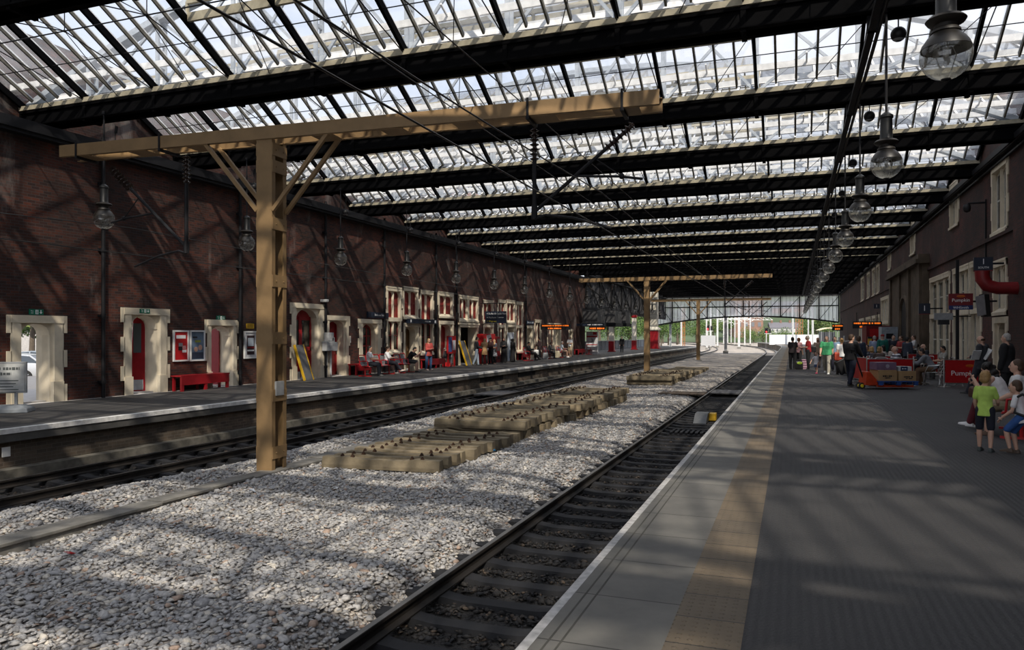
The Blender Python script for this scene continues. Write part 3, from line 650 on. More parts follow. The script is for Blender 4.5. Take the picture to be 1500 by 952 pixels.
door(-1, lw(708), lw(722.5), ZP2, lz(722, 474)-.05, 'black', .3, jamb=.18, quoin=0)
window(-1, lw(729), lw(740), lz(735, 519), lz(740, 440), 2, 2, split=.52)
window(-1, lw(741.5), lw(754), lz(747, 474), lz(754, 441), 2, 1, low='red')
door(-1, lw(742), lw(754.5), ZP2, lz(754, 475), 'pale', .25, jamb=.18, quoin=0)
window(-1, lw(755.5), lw(765.5), lz(760, 517), lz(765, 443), 2, 2, split=.52)
door(-1, lw(770.5), lw(781), ZP2, lz(781, 477), 'pale', .2, jamb=.2, quoin=0)
window(-1, lw(783), lw(792), lz(787, 516), lz(792, 469), 2, 1, low='glass')
window(-1, lw(802), lw(811), lz(806, 514), lz(811, 474), 2, 1)
door(-1, lw(812.5), lw(821.5), ZP2, lz(821, 474), 'pale', .2, jamb=.2, quoin=0)
door(-1, lw(833), lw(839), ZP2, lz(838, 482), 'pale', .2, jamb=.16, quoin=0)
YLE = lw(857)
XLU = -20.2
m = MB(); wall_holes(m, -14, YLE, -1.2, 6.95, HOLES_L, XL, -1, .85)
m.box(XLU-.4, XLU, -14, YLE, 6.9, 10.2); m.box(XLU-.4, XL-.01, -14, YLE, 6.85, 6.95)
wl = struct(m.build('wall_left', BRICKL))
struct(MB().box(XL-12, XL-.6, YLE-.3, YLE, -.2, 8).build('wall_left_return', BRICKX))
# string course and gutter along the left wall
m = MB(); m.box(XL-.05, XL+.30, -14, YLE, 6.86, 7.05); m.box(XL+.2, XL+.36, -14, YLE, 6.95, 7.22); m.build('gutter', IRON, wl)
# shallow buttress strips with pale stones
# ---------- right wall openings
def rwin(pa, pb, z0, z1, **k): return window(1, rw(pb), rw(pa), z0, z1, **k)
rwin(1454, 1477, 5.02, 7.35, lights=2, red=False, low='glass')
rwin(1392, 1405, 6.2, 8.1, lights=2, red=False)
rwin(1334, 1341, 6.2, 8.1, lights=2, red=False)
rwin(1301, 1305.5, 6.2, 8.0, lights=2, red=False)
for pa, pb in ((1261.5, 1266), (1270.5, 1274.5), (1278, 1282.5), (1284.5, 1288.5)): rwin(pa, pb, 4.95, 7.3, lights=1, red=False)
window(1, rw(1476), rw(1456), 2.35, 4.15, lights=2, red=False)
door(1, rw(1476), rw(1456), 0, 2.3, 'brown', .3, jamb=.22)
# tall stone framed shop fronts
for pa, pb, n in ((1363, 1392, 3), (1397, 1421, 3), (1422, 1438, 2)):
    rwin(pa, pb, .25, 4.45, lights=n, tiers=2, red=False, split=.56)
rwin(1291, 1302, .25, 4.5, lights=3, tiers=2, red=False, split=.56, pale=True); rwin(1303, 1312, .25, 4.5, lights=2, tiers=2, red=False, split=.56, pale=True)
for pa, pb in ((1259, 1266), (1269, 1276), (1278, 1283), (1285, 1289)): rwin(pa, pb, .9, 3.3, lights=2, red=False, pale=True)
# stone portico with a blind arch
ya, yb = rw(1361), rw(1312); yc = (rw(1326)+rw(1343))/2
m = MB(); STONE = M('sooty_stone', (.10,.075,.052), .85, var=.35, scale=2, bump=.3)
m.box(XR-.30, XR+.02, ya, yb, 0, 5.3); m.box(XR-.62, XR+.02, ya-.2, yb+.2, 5.3, 5.5); m.box(XR-.5, XR+.02, ya-.1, yb+.1, 5.5, 5.75); m.box(XR-.42, XR+.02, ya-.05, yb+.05, 1.1, 1.25)
for yy in (ya+.5, yb-.5, yc-1.9, yc+1.9): m.box(XR-.42, XR-.28, yy-.3, yy+.3, 0, 5.3)
po = struct(m.build('wall_right_portico', STONE))
pp = arch_pts(yc-1.4, yc+1.4, 2.7, 1.1, 12); m = MB(); m.prism([(yc-1.4, .05)]+pp+[(yc+1.4, .05)], lambda q: (XR-.31, q[0], q[1]), lambda q: (XR-.305, q[0], q[1])); m.build('doorway', M('portico_arch_shade', (.012,.010,.009), .8), po)  # doorway is a flat panel, the shade of the arched opening put into its colour
m = MB(); m.tube([(XR-.33, yc-1.5, .05)]+[(XR-.33, a, b) for a, b in arch_pts(yc-1.5, yc+1.5, 2.7, 1.2, 12)]+[(XR-.33, yc+1.5, .05)], .12, 6); m.build('arch_moulding', STONE, po)
m = MB(); wall_holes(m, -14, 117, -.4, 9.3, HOLES_R, XR, 1, .6); wr = struct(m.build('wall_right', BRICKR))
m = MB(); m.box(XR-.08, XR+.02, -14, 117, 4.92, 5.06); m.build('string_course', BRICKR, wr)
m = MB(); m.box(XR-.22, XR, -14, 117, 7.46, 7.54); m.box(XR-.26, XR-.18, -14, 117, 7.5, 7.68); m.box(XR-.12, XR-.04, -14, 117, 7.30, 7.36); m.build('gutter', IRON, wr)
struct(MB().box(XR-.3, XR, rw(1500)-1.2, onX(XR-.3, 1484, 500)[0], 0, 5).build('wall_right_pier', BRICKR))
TILE = M('red_roof_tiles', (.24,.085,.045), .8, var=.3, scale=8)
m = MB(); m.prism([(XR+.3, 9.25), (XR+7, 14.2), (XR+7, 9.25)], lambda q: (q[0], -14, q[1]), lambda q: (q[0], 117, q[1])); struct(m.build('roof_right_building', TILE))
m = MB(); m.prism([(XL-.7, 9.9), (XL-7, 9.9), (XL-7, 14)], lambda q: (q[0], 40, q[1]), lambda q: (q[0], 70, q[1])); struct(m.build('roof_left_building', TILE))
for yy in (24, 43, 66):
    m = MB(); m.box(XR+3.2, XR+4.2, yy, yy+1.4, 9, 13.6); m.box(XR+3.1, XR+4.3, yy-.1, yy+1.5, 13.4, 13.7); struct(m.build('roof_chimney', BRICKX))
# ---------- ridge and furrow roof, one object per bay
RGLASS = glass_mat('grimy_roof_glass', (.78,.795,.81), .03, .25, (.80,.81,.83), .5)
XA, XB_ = XLU+.02, XR-.02; NP = 11; PS = (XB_-XA)/NP; ZT = 8.0; SL = .56; RID = BAY/2
VX0, VX1 = XA+PS*3, XA+PS*8
def bay_meshes():
    out = []
    m = MB(); m.prism([(-.20, ZT-.02), (-.26, ZT-.46), (-.14, ZT-.50), (.14, ZT-.50), (.26, ZT-.46), (.20, ZT-.02)], lambda q: (XA, q[0], q[1]), lambda q: (XB_, q[0], q[1]))
    m.box(XA, XB_, -.30, .30, ZT-.50, ZT-.465); m.box(XA, XB_, -.28, .28, ZT-.14, ZT-.08)
    for k in range(NP+1): m.box(XA+PS*k-.05, XA+PS*k+.05, -.27, .27, ZT-.56, ZT-.05)
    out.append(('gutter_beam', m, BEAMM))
    m = MB()
    for s in (-1, 1): m.box(XA, XB_, *sorted((s*.20, s*.30)), ZT-.06, ZT+.06)
    out.append(('edge_board', m, CREAMP))
    def P(x, t, up=0): return (x, t, ZT+.06+SL*(min(t, BAY-t))+up)
    g = MB(); br = MB(); cr = MB(); VT = 1.62
    segs = [(XA, VX0, 0), (VX0, VX1, 1), (VX1, XB_, 0)]
    for x0, x1, vent in segs:
        for s in (0, 1):
            f = (lambda t: t) if s == 0 else (lambda t: BAY-t)
            if vent:
                g.quad(P(x0, f(.27)), P(x1, f(.27)), P(x1, f(VT)), P(x0, f(VT))); g.quad(P(x0, f(VT+.02), .36), P(x1, f(VT+.02), .36), P(x1, f(RID), .36), P(x0, f(RID), .36))
            else: g.quad(P(x0, f(.27)), P(x1, f(.27)), P(x1, f(RID)), P(x0, f(RID)))
            n = round((x1-x0)/(PS/5))
            for k in range(n+1):
                if k % 5 == 0: continue
                x = x0+(x1-x0)*k/n; hi = VT if vent else RID
                br.bar(P(x, f(.25), -.03), P(x, f(hi), -.03), .045, .085)
                if vent: br.bar(P(x, f(VT), .33), P(x, f(RID), .33), .045, .07)
            if vent:
                cr.bar(P(x0, f(VT), -.02), P(x1, f(VT), -.02), .08, .20); cr.bar(P(x0, f(VT), .34), P(x1, f(VT), .34), .07, .10)
                for k in range(6): xx = x0+(x1-x0)*k/5; cr.bar(P(xx, f(VT), 0), P(xx, f(VT), .34), .06, .06)
    cr.bar(P(XA, RID, .02), P(XB_, RID, .02), .10, .14)
    cp = MB()
    for x0, x1, vent in segs:
        for f in ((lambda t: t), (lambda t: BAY-t)):
            n = round((x1-x0)/(PS/5))
            for k in range(n+1): x = x0+(x1-x0)*k/n; cp.bar(P(x, f(.25), .025), P(x, f(VT if vent else RID), .025), .06, .03)
    out += [('bar_cap', cp, M('white_lead_paint', (.70,.71,.72), .6)), ('glazing', g, RGLASS), ('glazing_bars', br, BARM), ('vent_frame', cr, CREAMP)]
    m = MB(); td = MB()
    for k in range(NP+1):
        x = XA+PS*k; x = min(max(x, XA+.06), XB_-.06)
        m.bar(P(x, .15, -.10), P(x, RID, -.10), .075, .17); m.bar(P(x, BAY-.15, -.10), P(x, RID, -.10), .075, .17)
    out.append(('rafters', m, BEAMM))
    zc = ZT+.55
    for k in range(1, NP):
        x = XA+PS*k
        td.tube([(x, .2, ZT-.02), (x, RID, zc), (x, BAY-.2, ZT-.02)], .014, 5); td.tube([(x, RID, zc), P(x, RID, -.1)], .012, 5)
        td.ball((x, RID, zc), .035, 6, 4)
        td.tube([(x, RID, zc), (x+PS*.5, .25, ZT-.05)], .010, 5); td.tube([(x, RID, zc), (x-PS*.5, BAY-.25, ZT-.05)], .010, 5)
    td.tube([(XA, RID, zc), (XB_, RID, zc)], .016, 5)
    for t in (1.2, BAY-1.2): td.tube([P(XA, t, -.14), P(XB_, t, -.14)], .013, 5)
    out.append(('tie_rods', td, IRON))
    # bow-string truss standing on the gutter beam above the glass
    m = MB(); n = 24; AZ = lambda x: ZT+.05+3.1*(1-((x-(XA+XB_)/2)/((XB_-XA)/2))**2)
    xs = [XA+(XB_-XA)*k/n for k in range(n+1)]
    for xa, xb in zip(xs, xs[1:]): m.bar((xa, 0, AZ(xa)), (xb, 0, AZ(xb)), .30, .16)
    m.box(XA, XB_, -.15, .15, ZT-.02, ZT+.10)
    for k in range(1, NP):
        x = XA+PS*k
        for dy in (-.12, .12): m.bar((x, dy, ZT), (x, dy, AZ(x)), .10, .06)
        for zz in (.35, .65): m.box(x-.04, x+.04, -.12, .12, ZT+(AZ(x)-ZT)*zz-.04, ZT+(AZ(x)-ZT)*zz+.04)
    for k in range(NP):
        a, b = XA+PS*k, XA+PS*(k+1)
        if k > 0: m.bar((a, .03, AZ(a)-.05), (b, .03, ZT+.05), .07, .05, (0,1,0))
        if k < NP-1: m.bar((b, -.03, AZ(b)-.05), (a, -.03, ZT+.05), .07, .05, (0,1,0))
    out.append(('bow_truss', m, M('pale_blue_grey_truss', (.36,.40,.45), .5)))
    # white lead flashing and snow boards beside the gutter, seen through the glass
    m = MB()
    for t in (.52, BAY-.52):
        m.bar(P(XA, t, .16), P(XB_, t, .16), .06, .16)
        for k in range(11): x = XA+(k+.5)*(XB_-XA)/11; m.bar(P(x, t, .16), P(x, t+(.35 if t < RID else -.35), .10), .04, .04)
    out.append(('snow_board', m, M('white_lead_paint', (.70,.71,.72), .6)))
    return out
proto = struct(empty('ceiling', (0, 0, 0)))
for nm, m, mt in bay_meshes(): m.build(nm, mt, proto)
TR = tree(proto); BEAMS = [Y0B+BAY*k for k in range(-3, 20)]
for i, yb in enumerate(BEAMS):
    c = proto if i == 0 else dup(TR); c.location = (0, yb, 0)
# far valley girder
m = MB(); m.box(XA, XB_, Y0B+BAY*20-.3, Y0B+BAY*20+.3, 7.5, 8.1); struct(m.build('ceiling_end_beam', IRON))
# ---------- glazed end screen
YS = Y0B+BAY*20-1.5; m = MB(); n = 24; W0, W1 = XA, XB_
cz = lambda x: 4.55-1.15*((x-(W0+W1)/2-1.0)/((W1-W0)/2))**2
xs = [W0+(W1-W0)*k/n for k in range(n+1)]
gl = MB()
for xa, xb in zip(xs, xs[1:]): gl.quad((xa, YS, cz(xa)), (xb, YS, cz(xb)), (xb, YS, 8.1), (xa, YS, 8.1)); m.bar((xa, YS, cz(xa)), (xb, YS, cz(xb)), .25, .22)
m.box(W0, W1, YS-.12, YS+.12, 5.95, 6.1); m.box(W0, W1, YS-.12, YS+.12, 7.5, 7.8)
npan = 10
for k in range(npan+1): x = W0+(W1-W0)*k/npan; m.box(x-.09, x+.09, YS-.13, YS+.1, cz(x), 7.7)
for k in range(npan):
    a, b = W0+(W1-W0)*k/npan, W0+(W1-W0)*(k+1)/npan
    if k < 5: m.bar((a, YS-.12, 7.4), (b, YS-.12, cz(b)), .08, .12, (0,1,0))
    else: m.bar((a, YS-.12, cz(a)), (b, YS-.12, 7.4), .08, .12, (0,1,0))
ws = struct(m.build('wall_far', IRON)); m = MB()
for k in range(50): x = W0+(W1-W0)*(k+.5)/50; m.box(x-.03, x+.03, YS-.03, YS+.03, cz(x), 7.8)
m.build('glazing_bars', M('screen_bars', (.25,.26,.27), .5), ws); 
sg, nt, out = new_mat('frosted_screen'); 
t1 = N(nt, 'ShaderNodeBsdfTranslucent', i_Color=(.86,.87,.90,1)); t2 = N(nt, 'ShaderNodeBsdfTransparent', i_Color=(.8,.82,.85,1)); mx = N(nt, 'ShaderNodeMixShader', i_0=.35)
nt.links.new(t1.outputs[0], mx.inputs[1]); nt.links.new(t2.outputs[0], mx.inputs[2]); nt.links.new(mx.outputs[0], out.inputs[0])
gl.build('glazing', sg, ws)
# ---------- left side beyond the brick wall: corrugated side sheet on columns
m = MB(); zlo = 4.35; k = 0; yy = YLE; pts = []
while yy < YS: pts.append((XL+.02+(.06 if k % 2 else -.02), yy)); yy += .35; k += 1
for (xa, ya_), (xb, yb_) in zip(pts, pts[1:]): m.quad((xa, ya_, zlo), (xb, yb_, zlo), (xb, yb_, 10), (xa, ya_, 10))
m2 = MB(); m2.box(XL-.12, XL+.16, YLE, YS, zlo-.2, zlo+.12); m2.box(XL, XL+.4, YLE, YS, 7.4, 7.8)
nn = 9
for q in range(nn+1): yq = YLE+(YS-YLE)*q/nn; m2.box(XL+.05, XL+.2, yq-.1, yq+.1, zlo, 7.6)
for q in range(nn): ya_, yb_ = YLE+(YS-YLE)*q/nn, YLE+(YS-YLE)*(q+1)/nn; m2.bar((XL+.16, ya_, zlo), (XL+.16, yb_, 7.5), .08, .08); m2.bar((XL+.16, yb_, zlo), (XL+.16, ya_, 7.5), .08, .08)
sd = struct(m.build('wall_left_screen', M('sooty_sheeting', (.07,.07,.075), .6, var=.35, scale=1.5))); m2.build('lattice_girder', IRON, sd)
# ---------- platforms
def asphalt():
    m, nt, out = new_mat('grooved_asphalt'); L = nt.links.new
    tc = N(nt, 'ShaderNodeTexCoord'); n1 = N(nt, 'ShaderNodeTexNoise', i_Scale=.5, i_Detail=8.0, i_Roughness=.6); L(tc.outputs['Object'], n1.inputs['Vector'])
    n2 = N(nt, 'ShaderNodeTexNoise', i_Scale=90.0, i_Detail=3.0); L(tc.outputs['Object'], n2.inputs['Vector'])
    r = ramp(nt, [(.3, (.026,.025,.027)), (.7, (.047,.045,.044))]); L(n1.outputs['Fac'], r.inputs['Fac'])
    r2 = ramp(nt, [(.3, (.6,.6,.6)), (.75, (1.35,1.35,1.35))]); L(n2.outputs['Fac'], r2.inputs['Fac'])
    mu = N(nt, 'ShaderNodeMix', data_type='RGBA', blend_type='MULTIPLY'); mu.inputs[0].default_value = 1; L(r.outputs[0], mu.inputs[6]); L(r2.outputs[0], mu.inputs[7])
    w = N(nt, 'ShaderNodeTexWave', i_Scale=5.2, i_Distortion=2.6, i_Detail=3.0); w.bands_direction = 'X'; w.inputs['Detail Scale'].default_value = 6; L(tc.outputs['Object'], w.inputs['Vector'])
    b = N(nt, 'ShaderNodeBump', i_Strength=.42, i_Distance=.012); L(w.outputs['Fac'], b.inputs['Height'])
    b2 = N(nt, 'ShaderNodeBump', i_Strength=.4, i_Distance=.006); L(n2.outputs['Fac'], b2.inputs['Height']); L(b.outputs[0], b2.inputs['Normal'])
    p = N(nt, 'ShaderNodeBsdfPrincipled', i_Roughness=.75); L(mu.outputs[2], p.inputs['Base Color']); L(b2.outputs[0], p.inputs['Normal']); L(p.outputs[0], out.inputs[0])
    return m
ASPH = asphalt()
def slab_mat(name, c1, c2, w, h, ax='YX', dots=False, off=.5, sh=0):
    m, nt, out = new_mat(name); L = nt.links.new
    tc = N(nt, 'ShaderNodeTexCoord'); sp = N(nt, 'ShaderNodeSeparateXYZ'); cb = N(nt, 'ShaderNodeCombineXYZ'); mh = N(nt, 'ShaderNodeMapping'); mh.inputs['Location'].default_value = (sh, 0, 0); L(tc.outputs['Object'], mh.inputs['Vector']); L(mh.outputs[0], sp.inputs[0]); L(sp.outputs[ax[0]], cb.inputs[0]); L(sp.outputs[ax[1]], cb.inputs[1])
    b = N(nt, 'ShaderNodeTexBrick', i_Scale=1.0, offset=off); b.inputs['Brick Width'].default_value = w; b.inputs['Row Height'].default_value = h; b.inputs['Mortar Size'].default_value = .006
    b.inputs['Color1'].default_value = (*c1, 1); b.inputs['Color2'].default_value = (*c2, 1); b.inputs['Mortar'].default_value = (.03,.028,.025,1); L(cb.outputs[0], b.inputs['Vector'])
    n1 = N(nt, 'ShaderNodeTexNoise', i_Scale=2.2, i_Detail=8.0, i_Roughness=.65); L(tc.outputs['Object'], n1.inputs['Vector']); r = ramp(nt, [(.3, (.72,)*3), (.7, (1.15,1.13,1.1))]); L(n1.outputs['Fac'], r.inputs['Fac'])
    mu = N(nt, 'ShaderNodeMix', data_type='RGBA', blend_type='MULTIPLY'); mu.inputs[0].default_value = 1; L(b.outputs['Color'], mu.inputs[6]); L(r.outputs[0], mu.inputs[7])
    p = N(nt, 'ShaderNodeBsdfPrincipled', i_Roughness=.72); L(mu.outputs[2], p.inputs['Base Color'])
    bp = N(nt, 'ShaderNodeBump', i_Strength=.5, i_Distance=.01, invert=True); L(b.outputs['Fac'], bp.inputs['Height']); last = bp
    if dots:
        v = N(nt, 'ShaderNodeTexVoronoi', i_Scale=15.0, i_Randomness=0.0); L(cb.outputs[0], v.inputs['Vector']); rr = ramp(nt, [(.14, (1,1,1)), (.24, (0,0,0))]); L(v.outputs['Distance'], rr.inputs['Fac'])
        b3 = N(nt, 'ShaderNodeBump', i_Strength=.7, i_Distance=.008); L(rr.outputs['Color'], b3.inputs['Height']); L(bp.outputs[0], b3.inputs['Normal']); last = b3
    L(last.outputs[0], p.inputs['Normal']); L(p.outputs[0], out.inputs[0]); return m
SLAB = slab_mat('edge_slabs', (.155,.150,.136), (.115,.112,.104), .80, 3.0)
TACT = slab_mat('buff_tactile_paving', (.155,.118,.076), (.105,.084,.06), .42, 3.0, dots=True, off=0, sh=1.2)
# right platform edge follows the line and curves away left beyond the screen
YC = 112.0; RAD = 470.0
def bend(x, y):
    if y <= YC: return x, y
    th = (y-YC)/RAD; return (x-(-3))*math.cos(th)+(-3)-RAD*(1-math.cos(th)), YC+(RAD+(x+3))*math.sin(th)
def strip(xa, xb, ya, yb, z0, z1, step=4.0):
    m = MB(); n = max(1, int((yb-ya)/step)); ys = [ya+(yb-ya)*k/n for k in range(n+1)] if yb > YC else [ya, yb]
    if yb > YC and ya < YC: ys = [ya]+[YC+(yb-YC)*k/int(max(1, (yb-YC)/step)) for k in range(int(max(1, (yb-YC)/step))+1)]
    rings = []
    for y in ys:
        a = bend(xa, y); b = bend(xb, y); rings.append([(*a, z0), (*b, z0), (*b, z1), (*a, z1)])
    return m.loft(rings)
XE = -1.40; YPE = 190
fl = struct(strip(XE+1.14, XR+8, -14, YPE, -.4, 0).build('floor_near_platform', ASPH))
strip(XE+.0, XE+.06, -14, YPE, -.12, .004).build('white_edge_line', M('worn_white_line', (.42,.41,.40), .7, var=.3, scale=14), fl)
strip(XE+.06, XE+.74, -14, YPE, -.12, .002).build('edge_slabs', SLAB, fl)
strip(XE+.74, XE+1.14, -14, YPE, -.3, .003).build('tactile_paving', TACT, fl)
m = MB()
for xx in (XE+.125, XE+.195): m.add(strip(xx, xx+.012, -14, YPE, 0, .0035).v, strip(xx, xx+.012, -14, YPE, 0, .0035).f)
m.build('groove_line', M('groove_dark', (.06,.058,.05), .9), fl)
strip(XE+.18, XE+.5, -14, YPE, -1.3, -.12).build('platform_face', BRICKP, fl)
XE2 = -14.06
asp2 = M('smooth_asphalt', (.055,.052,.050), .8, var=.2, scale=1.2, bump=.3, bscale=60)
f2 = struct(strip(XL-.8, XE2-.42, -14, 128, -.5, ZP2).build('floor_far_platform', asp2))
struct(strip(XL-3.6, XL-.7, YLE, 128, -.5, ZP2-.001).build('floor_far_platform_rear', asp2))
strip(XE2-.16, XE2, -14, 128, ZP2-.09, ZP2+.004).build('white_edge_line', M('far_white_line', (.74,.73,.71), .7, var=.2, scale=9), f2)
strip(XE2-.2, XE2-.02, -14, 128, ZP2-.25, ZP2-.09).build('coping', M('far_edge_stone', (.085,.082,.078)), f2)
strip(XE2-.45, XE2-.10, -14, 128, ZP2-.14, ZP2+.002).build('edge_slabs', M('far_edge_stone', (.085,.082,.078), .8), f2)
strip(XE2-.5, XE2-.16, -14, 128, -1.3, ZP2-.14).build('platform_face', BRICKP, f2)
m = strip(XE2-.18, XE2+.12, -14, 128, -1.2, -.86); m.build('ledge', M('ledge_concrete', (.13,.12,.10), .9, var=.35), f2)
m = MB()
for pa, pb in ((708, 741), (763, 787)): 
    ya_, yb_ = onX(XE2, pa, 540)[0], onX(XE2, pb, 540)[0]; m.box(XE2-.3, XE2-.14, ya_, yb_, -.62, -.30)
m.build('recess_shade', M('recess_shade_paint', (.008,.008,.008), 1), f2)  # solid near-black blocks, the shade of hollows in the face put into colour
# ---------- ground: track bed and ballast
def ballast_mat(name, cols, scale, bumpd=.04):
    m, nt, out = new_mat(name); L = nt.links.new
    tc = N(nt, 'ShaderNodeTexCoord'); v = N(nt, 'ShaderNodeTexVoronoi', i_Scale=scale); L(tc.outputs['Object'], v.inputs['Vector'])
    r = ramp(nt, [(i/(len(cols)-1), c) for i, c in enumerate(cols)]); sx = N(nt, 'ShaderNodeSeparateColor'); L(v.outputs['Color'], sx.inputs[0]); L(sx.outputs[0], r.inputs['Fac'])
    v2 = N(nt, 'ShaderNodeTexVoronoi', i_Scale=scale); L(tc.outputs['Object'], v2.inputs['Vector'])
    rd = ramp(nt, [(.0, (1,1,1)), (.5, (.75,.75,.75)), (.75, (.15,.15,.15))]); L(v2.outputs['Distance'], rd.inputs['Fac'])
    nz = N(nt, 'ShaderNodeTexNoise', i_Scale=.6, i_Detail=5.0); L(tc.outputs['Object'], nz.inputs['Vector']); rn = ramp(nt, [(.35, (.55,.55,.56)), (.65, (1.15,1.08,1.0))]); L(nz.outputs['Fac'], rn.inputs['Fac'])
    mu = N(nt, 'ShaderNodeMix', data_type='RGBA', blend_type='MULTIPLY'); mu.inputs[0].default_value = 1; L(r.outputs[0], mu.inputs[6]); L(rn.outputs[0], mu.inputs[7])
    b = N(nt, 'ShaderNodeBump', i_Strength=1.0, i_Distance=bumpd); L(rd.outputs[0], b.inputs['Height'])
    p = N(nt, 'ShaderNodeBsdfPrincipled', i_Roughness=.85); L(mu.outputs[2], p.inputs['Base Color']); L(b.outputs[0], p.inputs['Normal']); L(p.outputs[0], out.inputs[0]); return m
BAL = ballast_mat('pale_ballast', [(.30,.29,.285), (.44,.425,.405), (.52,.48,.43), (.36,.355,.35), (.55,.52,.48), (.40,.33,.28)], 22)
BALD = ballast_mat('sooty_ballast', [(.008,.008,.008), (.020,.018,.017), (.013,.013,.014), (.03,.026,.022)], 20)
gr = struct(strip(-40, 40, -14, 112, -1.6, -1.16).build('ground_track_bed', BALD))
# cess ballast as gently humped sheet between the two tracks
def sheet(xs, ys, zf):
    v = [(x, y, zf(x, y)) for y in ys for x in xs]; n = len(xs); f = [(j*n+i, j*n+i+1, (j+1)*n+i+1, (j+1)*n+i) for j in range(len(ys)-1) for i in range(n-1)]
    return MB().add(v, f)
def bz(x, y):
    e = min((x+11.55)/.7, (-3.75-x)/.45); e = max(0, min(1, e)); e = e*e*(3-2*e)
    return -1.17+e*(.20+.035*math.sin(x*1.7+y*.31)+.03*math.sin(y*.83-x*.6)+(.10 if x < -9.6 else 0)*math.exp(-((x+10.3)/.5)**2))
xs = np.linspace(-11.7, -3.6, 34); ys = np.concatenate([np.linspace(2, 34, 130), np.linspace(34.5, 112, 120)])
gb = sheet(list(xs), list(ys), bz).build('ballast', BAL); tag(gb, 'pale grey stone ballast filling the space between the two tracks', 'ballast', kind='stuff')
# loose stones on top, denser where seen large
STONES = [MATS.get('x') or M('stone_%d' % i, c, .85, var=.22, scale=30) for i, c in enumerate(((.37,.365,.365), (.46,.445,.43), (.54,.50,.44), (.40,.385,.37), (.29,.285,.285), (.38,.28,.22)))]
DSTONES = [M('dark_stone_%d' % i, c, .8, var=.3, scale=30) for i, c in enumerate(((.014,.013,.013), (.024,.022,.021), (.038,.031,.026), (.02,.02,.022), (.075,.055,.04)))]
def stones(name, pts, size, mats, weights, seed=1):
    rng = np.random.default_rng(seed); n = len(pts)
    bv = np.array([(1,0,0),(.45,.8,0),(-.5,.75,.1),(-1,.05,0),(-.45,-.8,.05),(.5,-.8,0),(.35,.1,.75),(-.35,.2,.7),(-.05,-.45,.72),(.0,.0,-.6)], float)
    bf = np.array([(0,1,6),(1,2,7),(1,7,6),(2,3,7),(3,4,8),(3,8,7),(4,5,8),(5,0,6),(5,6,8),(6,7,8),(1,0,9),(2,1,9),(3,2,9),(4,3,9),(5,4,9),(0,5,9)])
    k, fn = len(bv), len(bf)
    jit = 1+rng.uniform(-.38, .34, (n, k, 1)); s = size*np.exp(rng.normal(0, .30, (n, 1, 1)))*np.stack([np.ones(n), rng.uniform(.55, .95, n), rng.uniform(.30, .65, n)], 1)[:, None, :]
    v = bv[None]*jit*s
    a = rng.uniform(0, 6.283, n); t1 = rng.uniform(-.6, .6, n); ca, sa = np.cos(a), np.sin(a); ct, st = np.cos(t1), np.sin(t1)
    x, y, z = v[..., 0], v[..., 1], v[..., 2]
    y, z = y*ct[:, None]-z*st[:, None], y*st[:, None]+z*ct[:, None]; x, y = x*ca[:, None]-y*sa[:, None], x*sa[:, None]+y*ca[:, None]
    V = np.stack([x, y, z], -1)+np.asarray(pts)[:, None, :]
    Fc = bf[None]+(np.arange(n)*k)[:, None, None]
    me = bpy.data.meshes.new(name); me.vertices.add(n*k); me.vertices.foreach_set('co', V.reshape(-1).astype(np.float32))
    me.loops.add(n*fn*3); me.loops.foreach_set('vertex_index', Fc.reshape(-1).astype(np.int32)); me.polygons.add(n*fn)
    me.polygons.foreach_set('loop_start', np.arange(n*fn, dtype=np.int32)*3); me.polygons.foreach_set('loop_total', np.full(n*fn, 3, np.int32))
    for m_ in mats: me.materials.append(m_)
    mi = rng.choice(len(mats), n, p=weights); me.polygons.foreach_set('material_index', np.repeat(mi, fn).astype(np.int32)); me.update(calc_edges=True)
    o = bpy.data.objects.new(name, me); COL.objects.link(o); return o
rng = np.random.default_rng(3)
def scatter(x0, x1, y0, y1, dens):
    n = int((x1-x0)*(y1-y0)*dens); return rng.uniform(x0, x1, n), rng.uniform(y0, y1, n)
P_ = []
for y0, y1, d in ((4, 10, 620), (10, 15, 520), (15, 22, 330), (22, 34, 170), (34, 60, 50)):
    x, y = scatter(-11.6, -3.62, y0, y1, d); keep = (y > -x*.45) ; x, y = x[keep], y[keep]
    P_ += [(a, b, bz(a, b)+rng.uniform(-.012, .026)) for a, b in zip(x, y)]
sto = stones('ballast_stones', P_, .037, STONES, [.28,.24,.12,.22,.10,.04]); tag(sto, 'loose crushed stones scattered over the ballast between the tracks', 'ballast', kind='stuff')
P_ = []
for y0, y1, d in ((4, 11, 420), (11, 20, 220), (20, 34, 90)):
    x, y = scatter(-3.55, -1.3, y0, y1, d); P_ += [(a, b, -1.15+rng.uniform(-.01, .02)) for a, b in zip(x, y) if abs((b % .65)-.325) > .11]
for y0, y1, d in ((6, 16, 160),):
    x, y = scatter(-13.2, -11.6, y0, y1, d); P_ += [(a, b, -1.15+rng.uniform(-.01, .02)) for a, b in zip(x, y)]
sd_ = stones('sooty_stones', P_, .033, DSTONES, [.32,.26,.18,.18,.06], 5); tag(sd_, 'soot blackened stones lying between the track sleepers', 'ballast', kind='stuff')
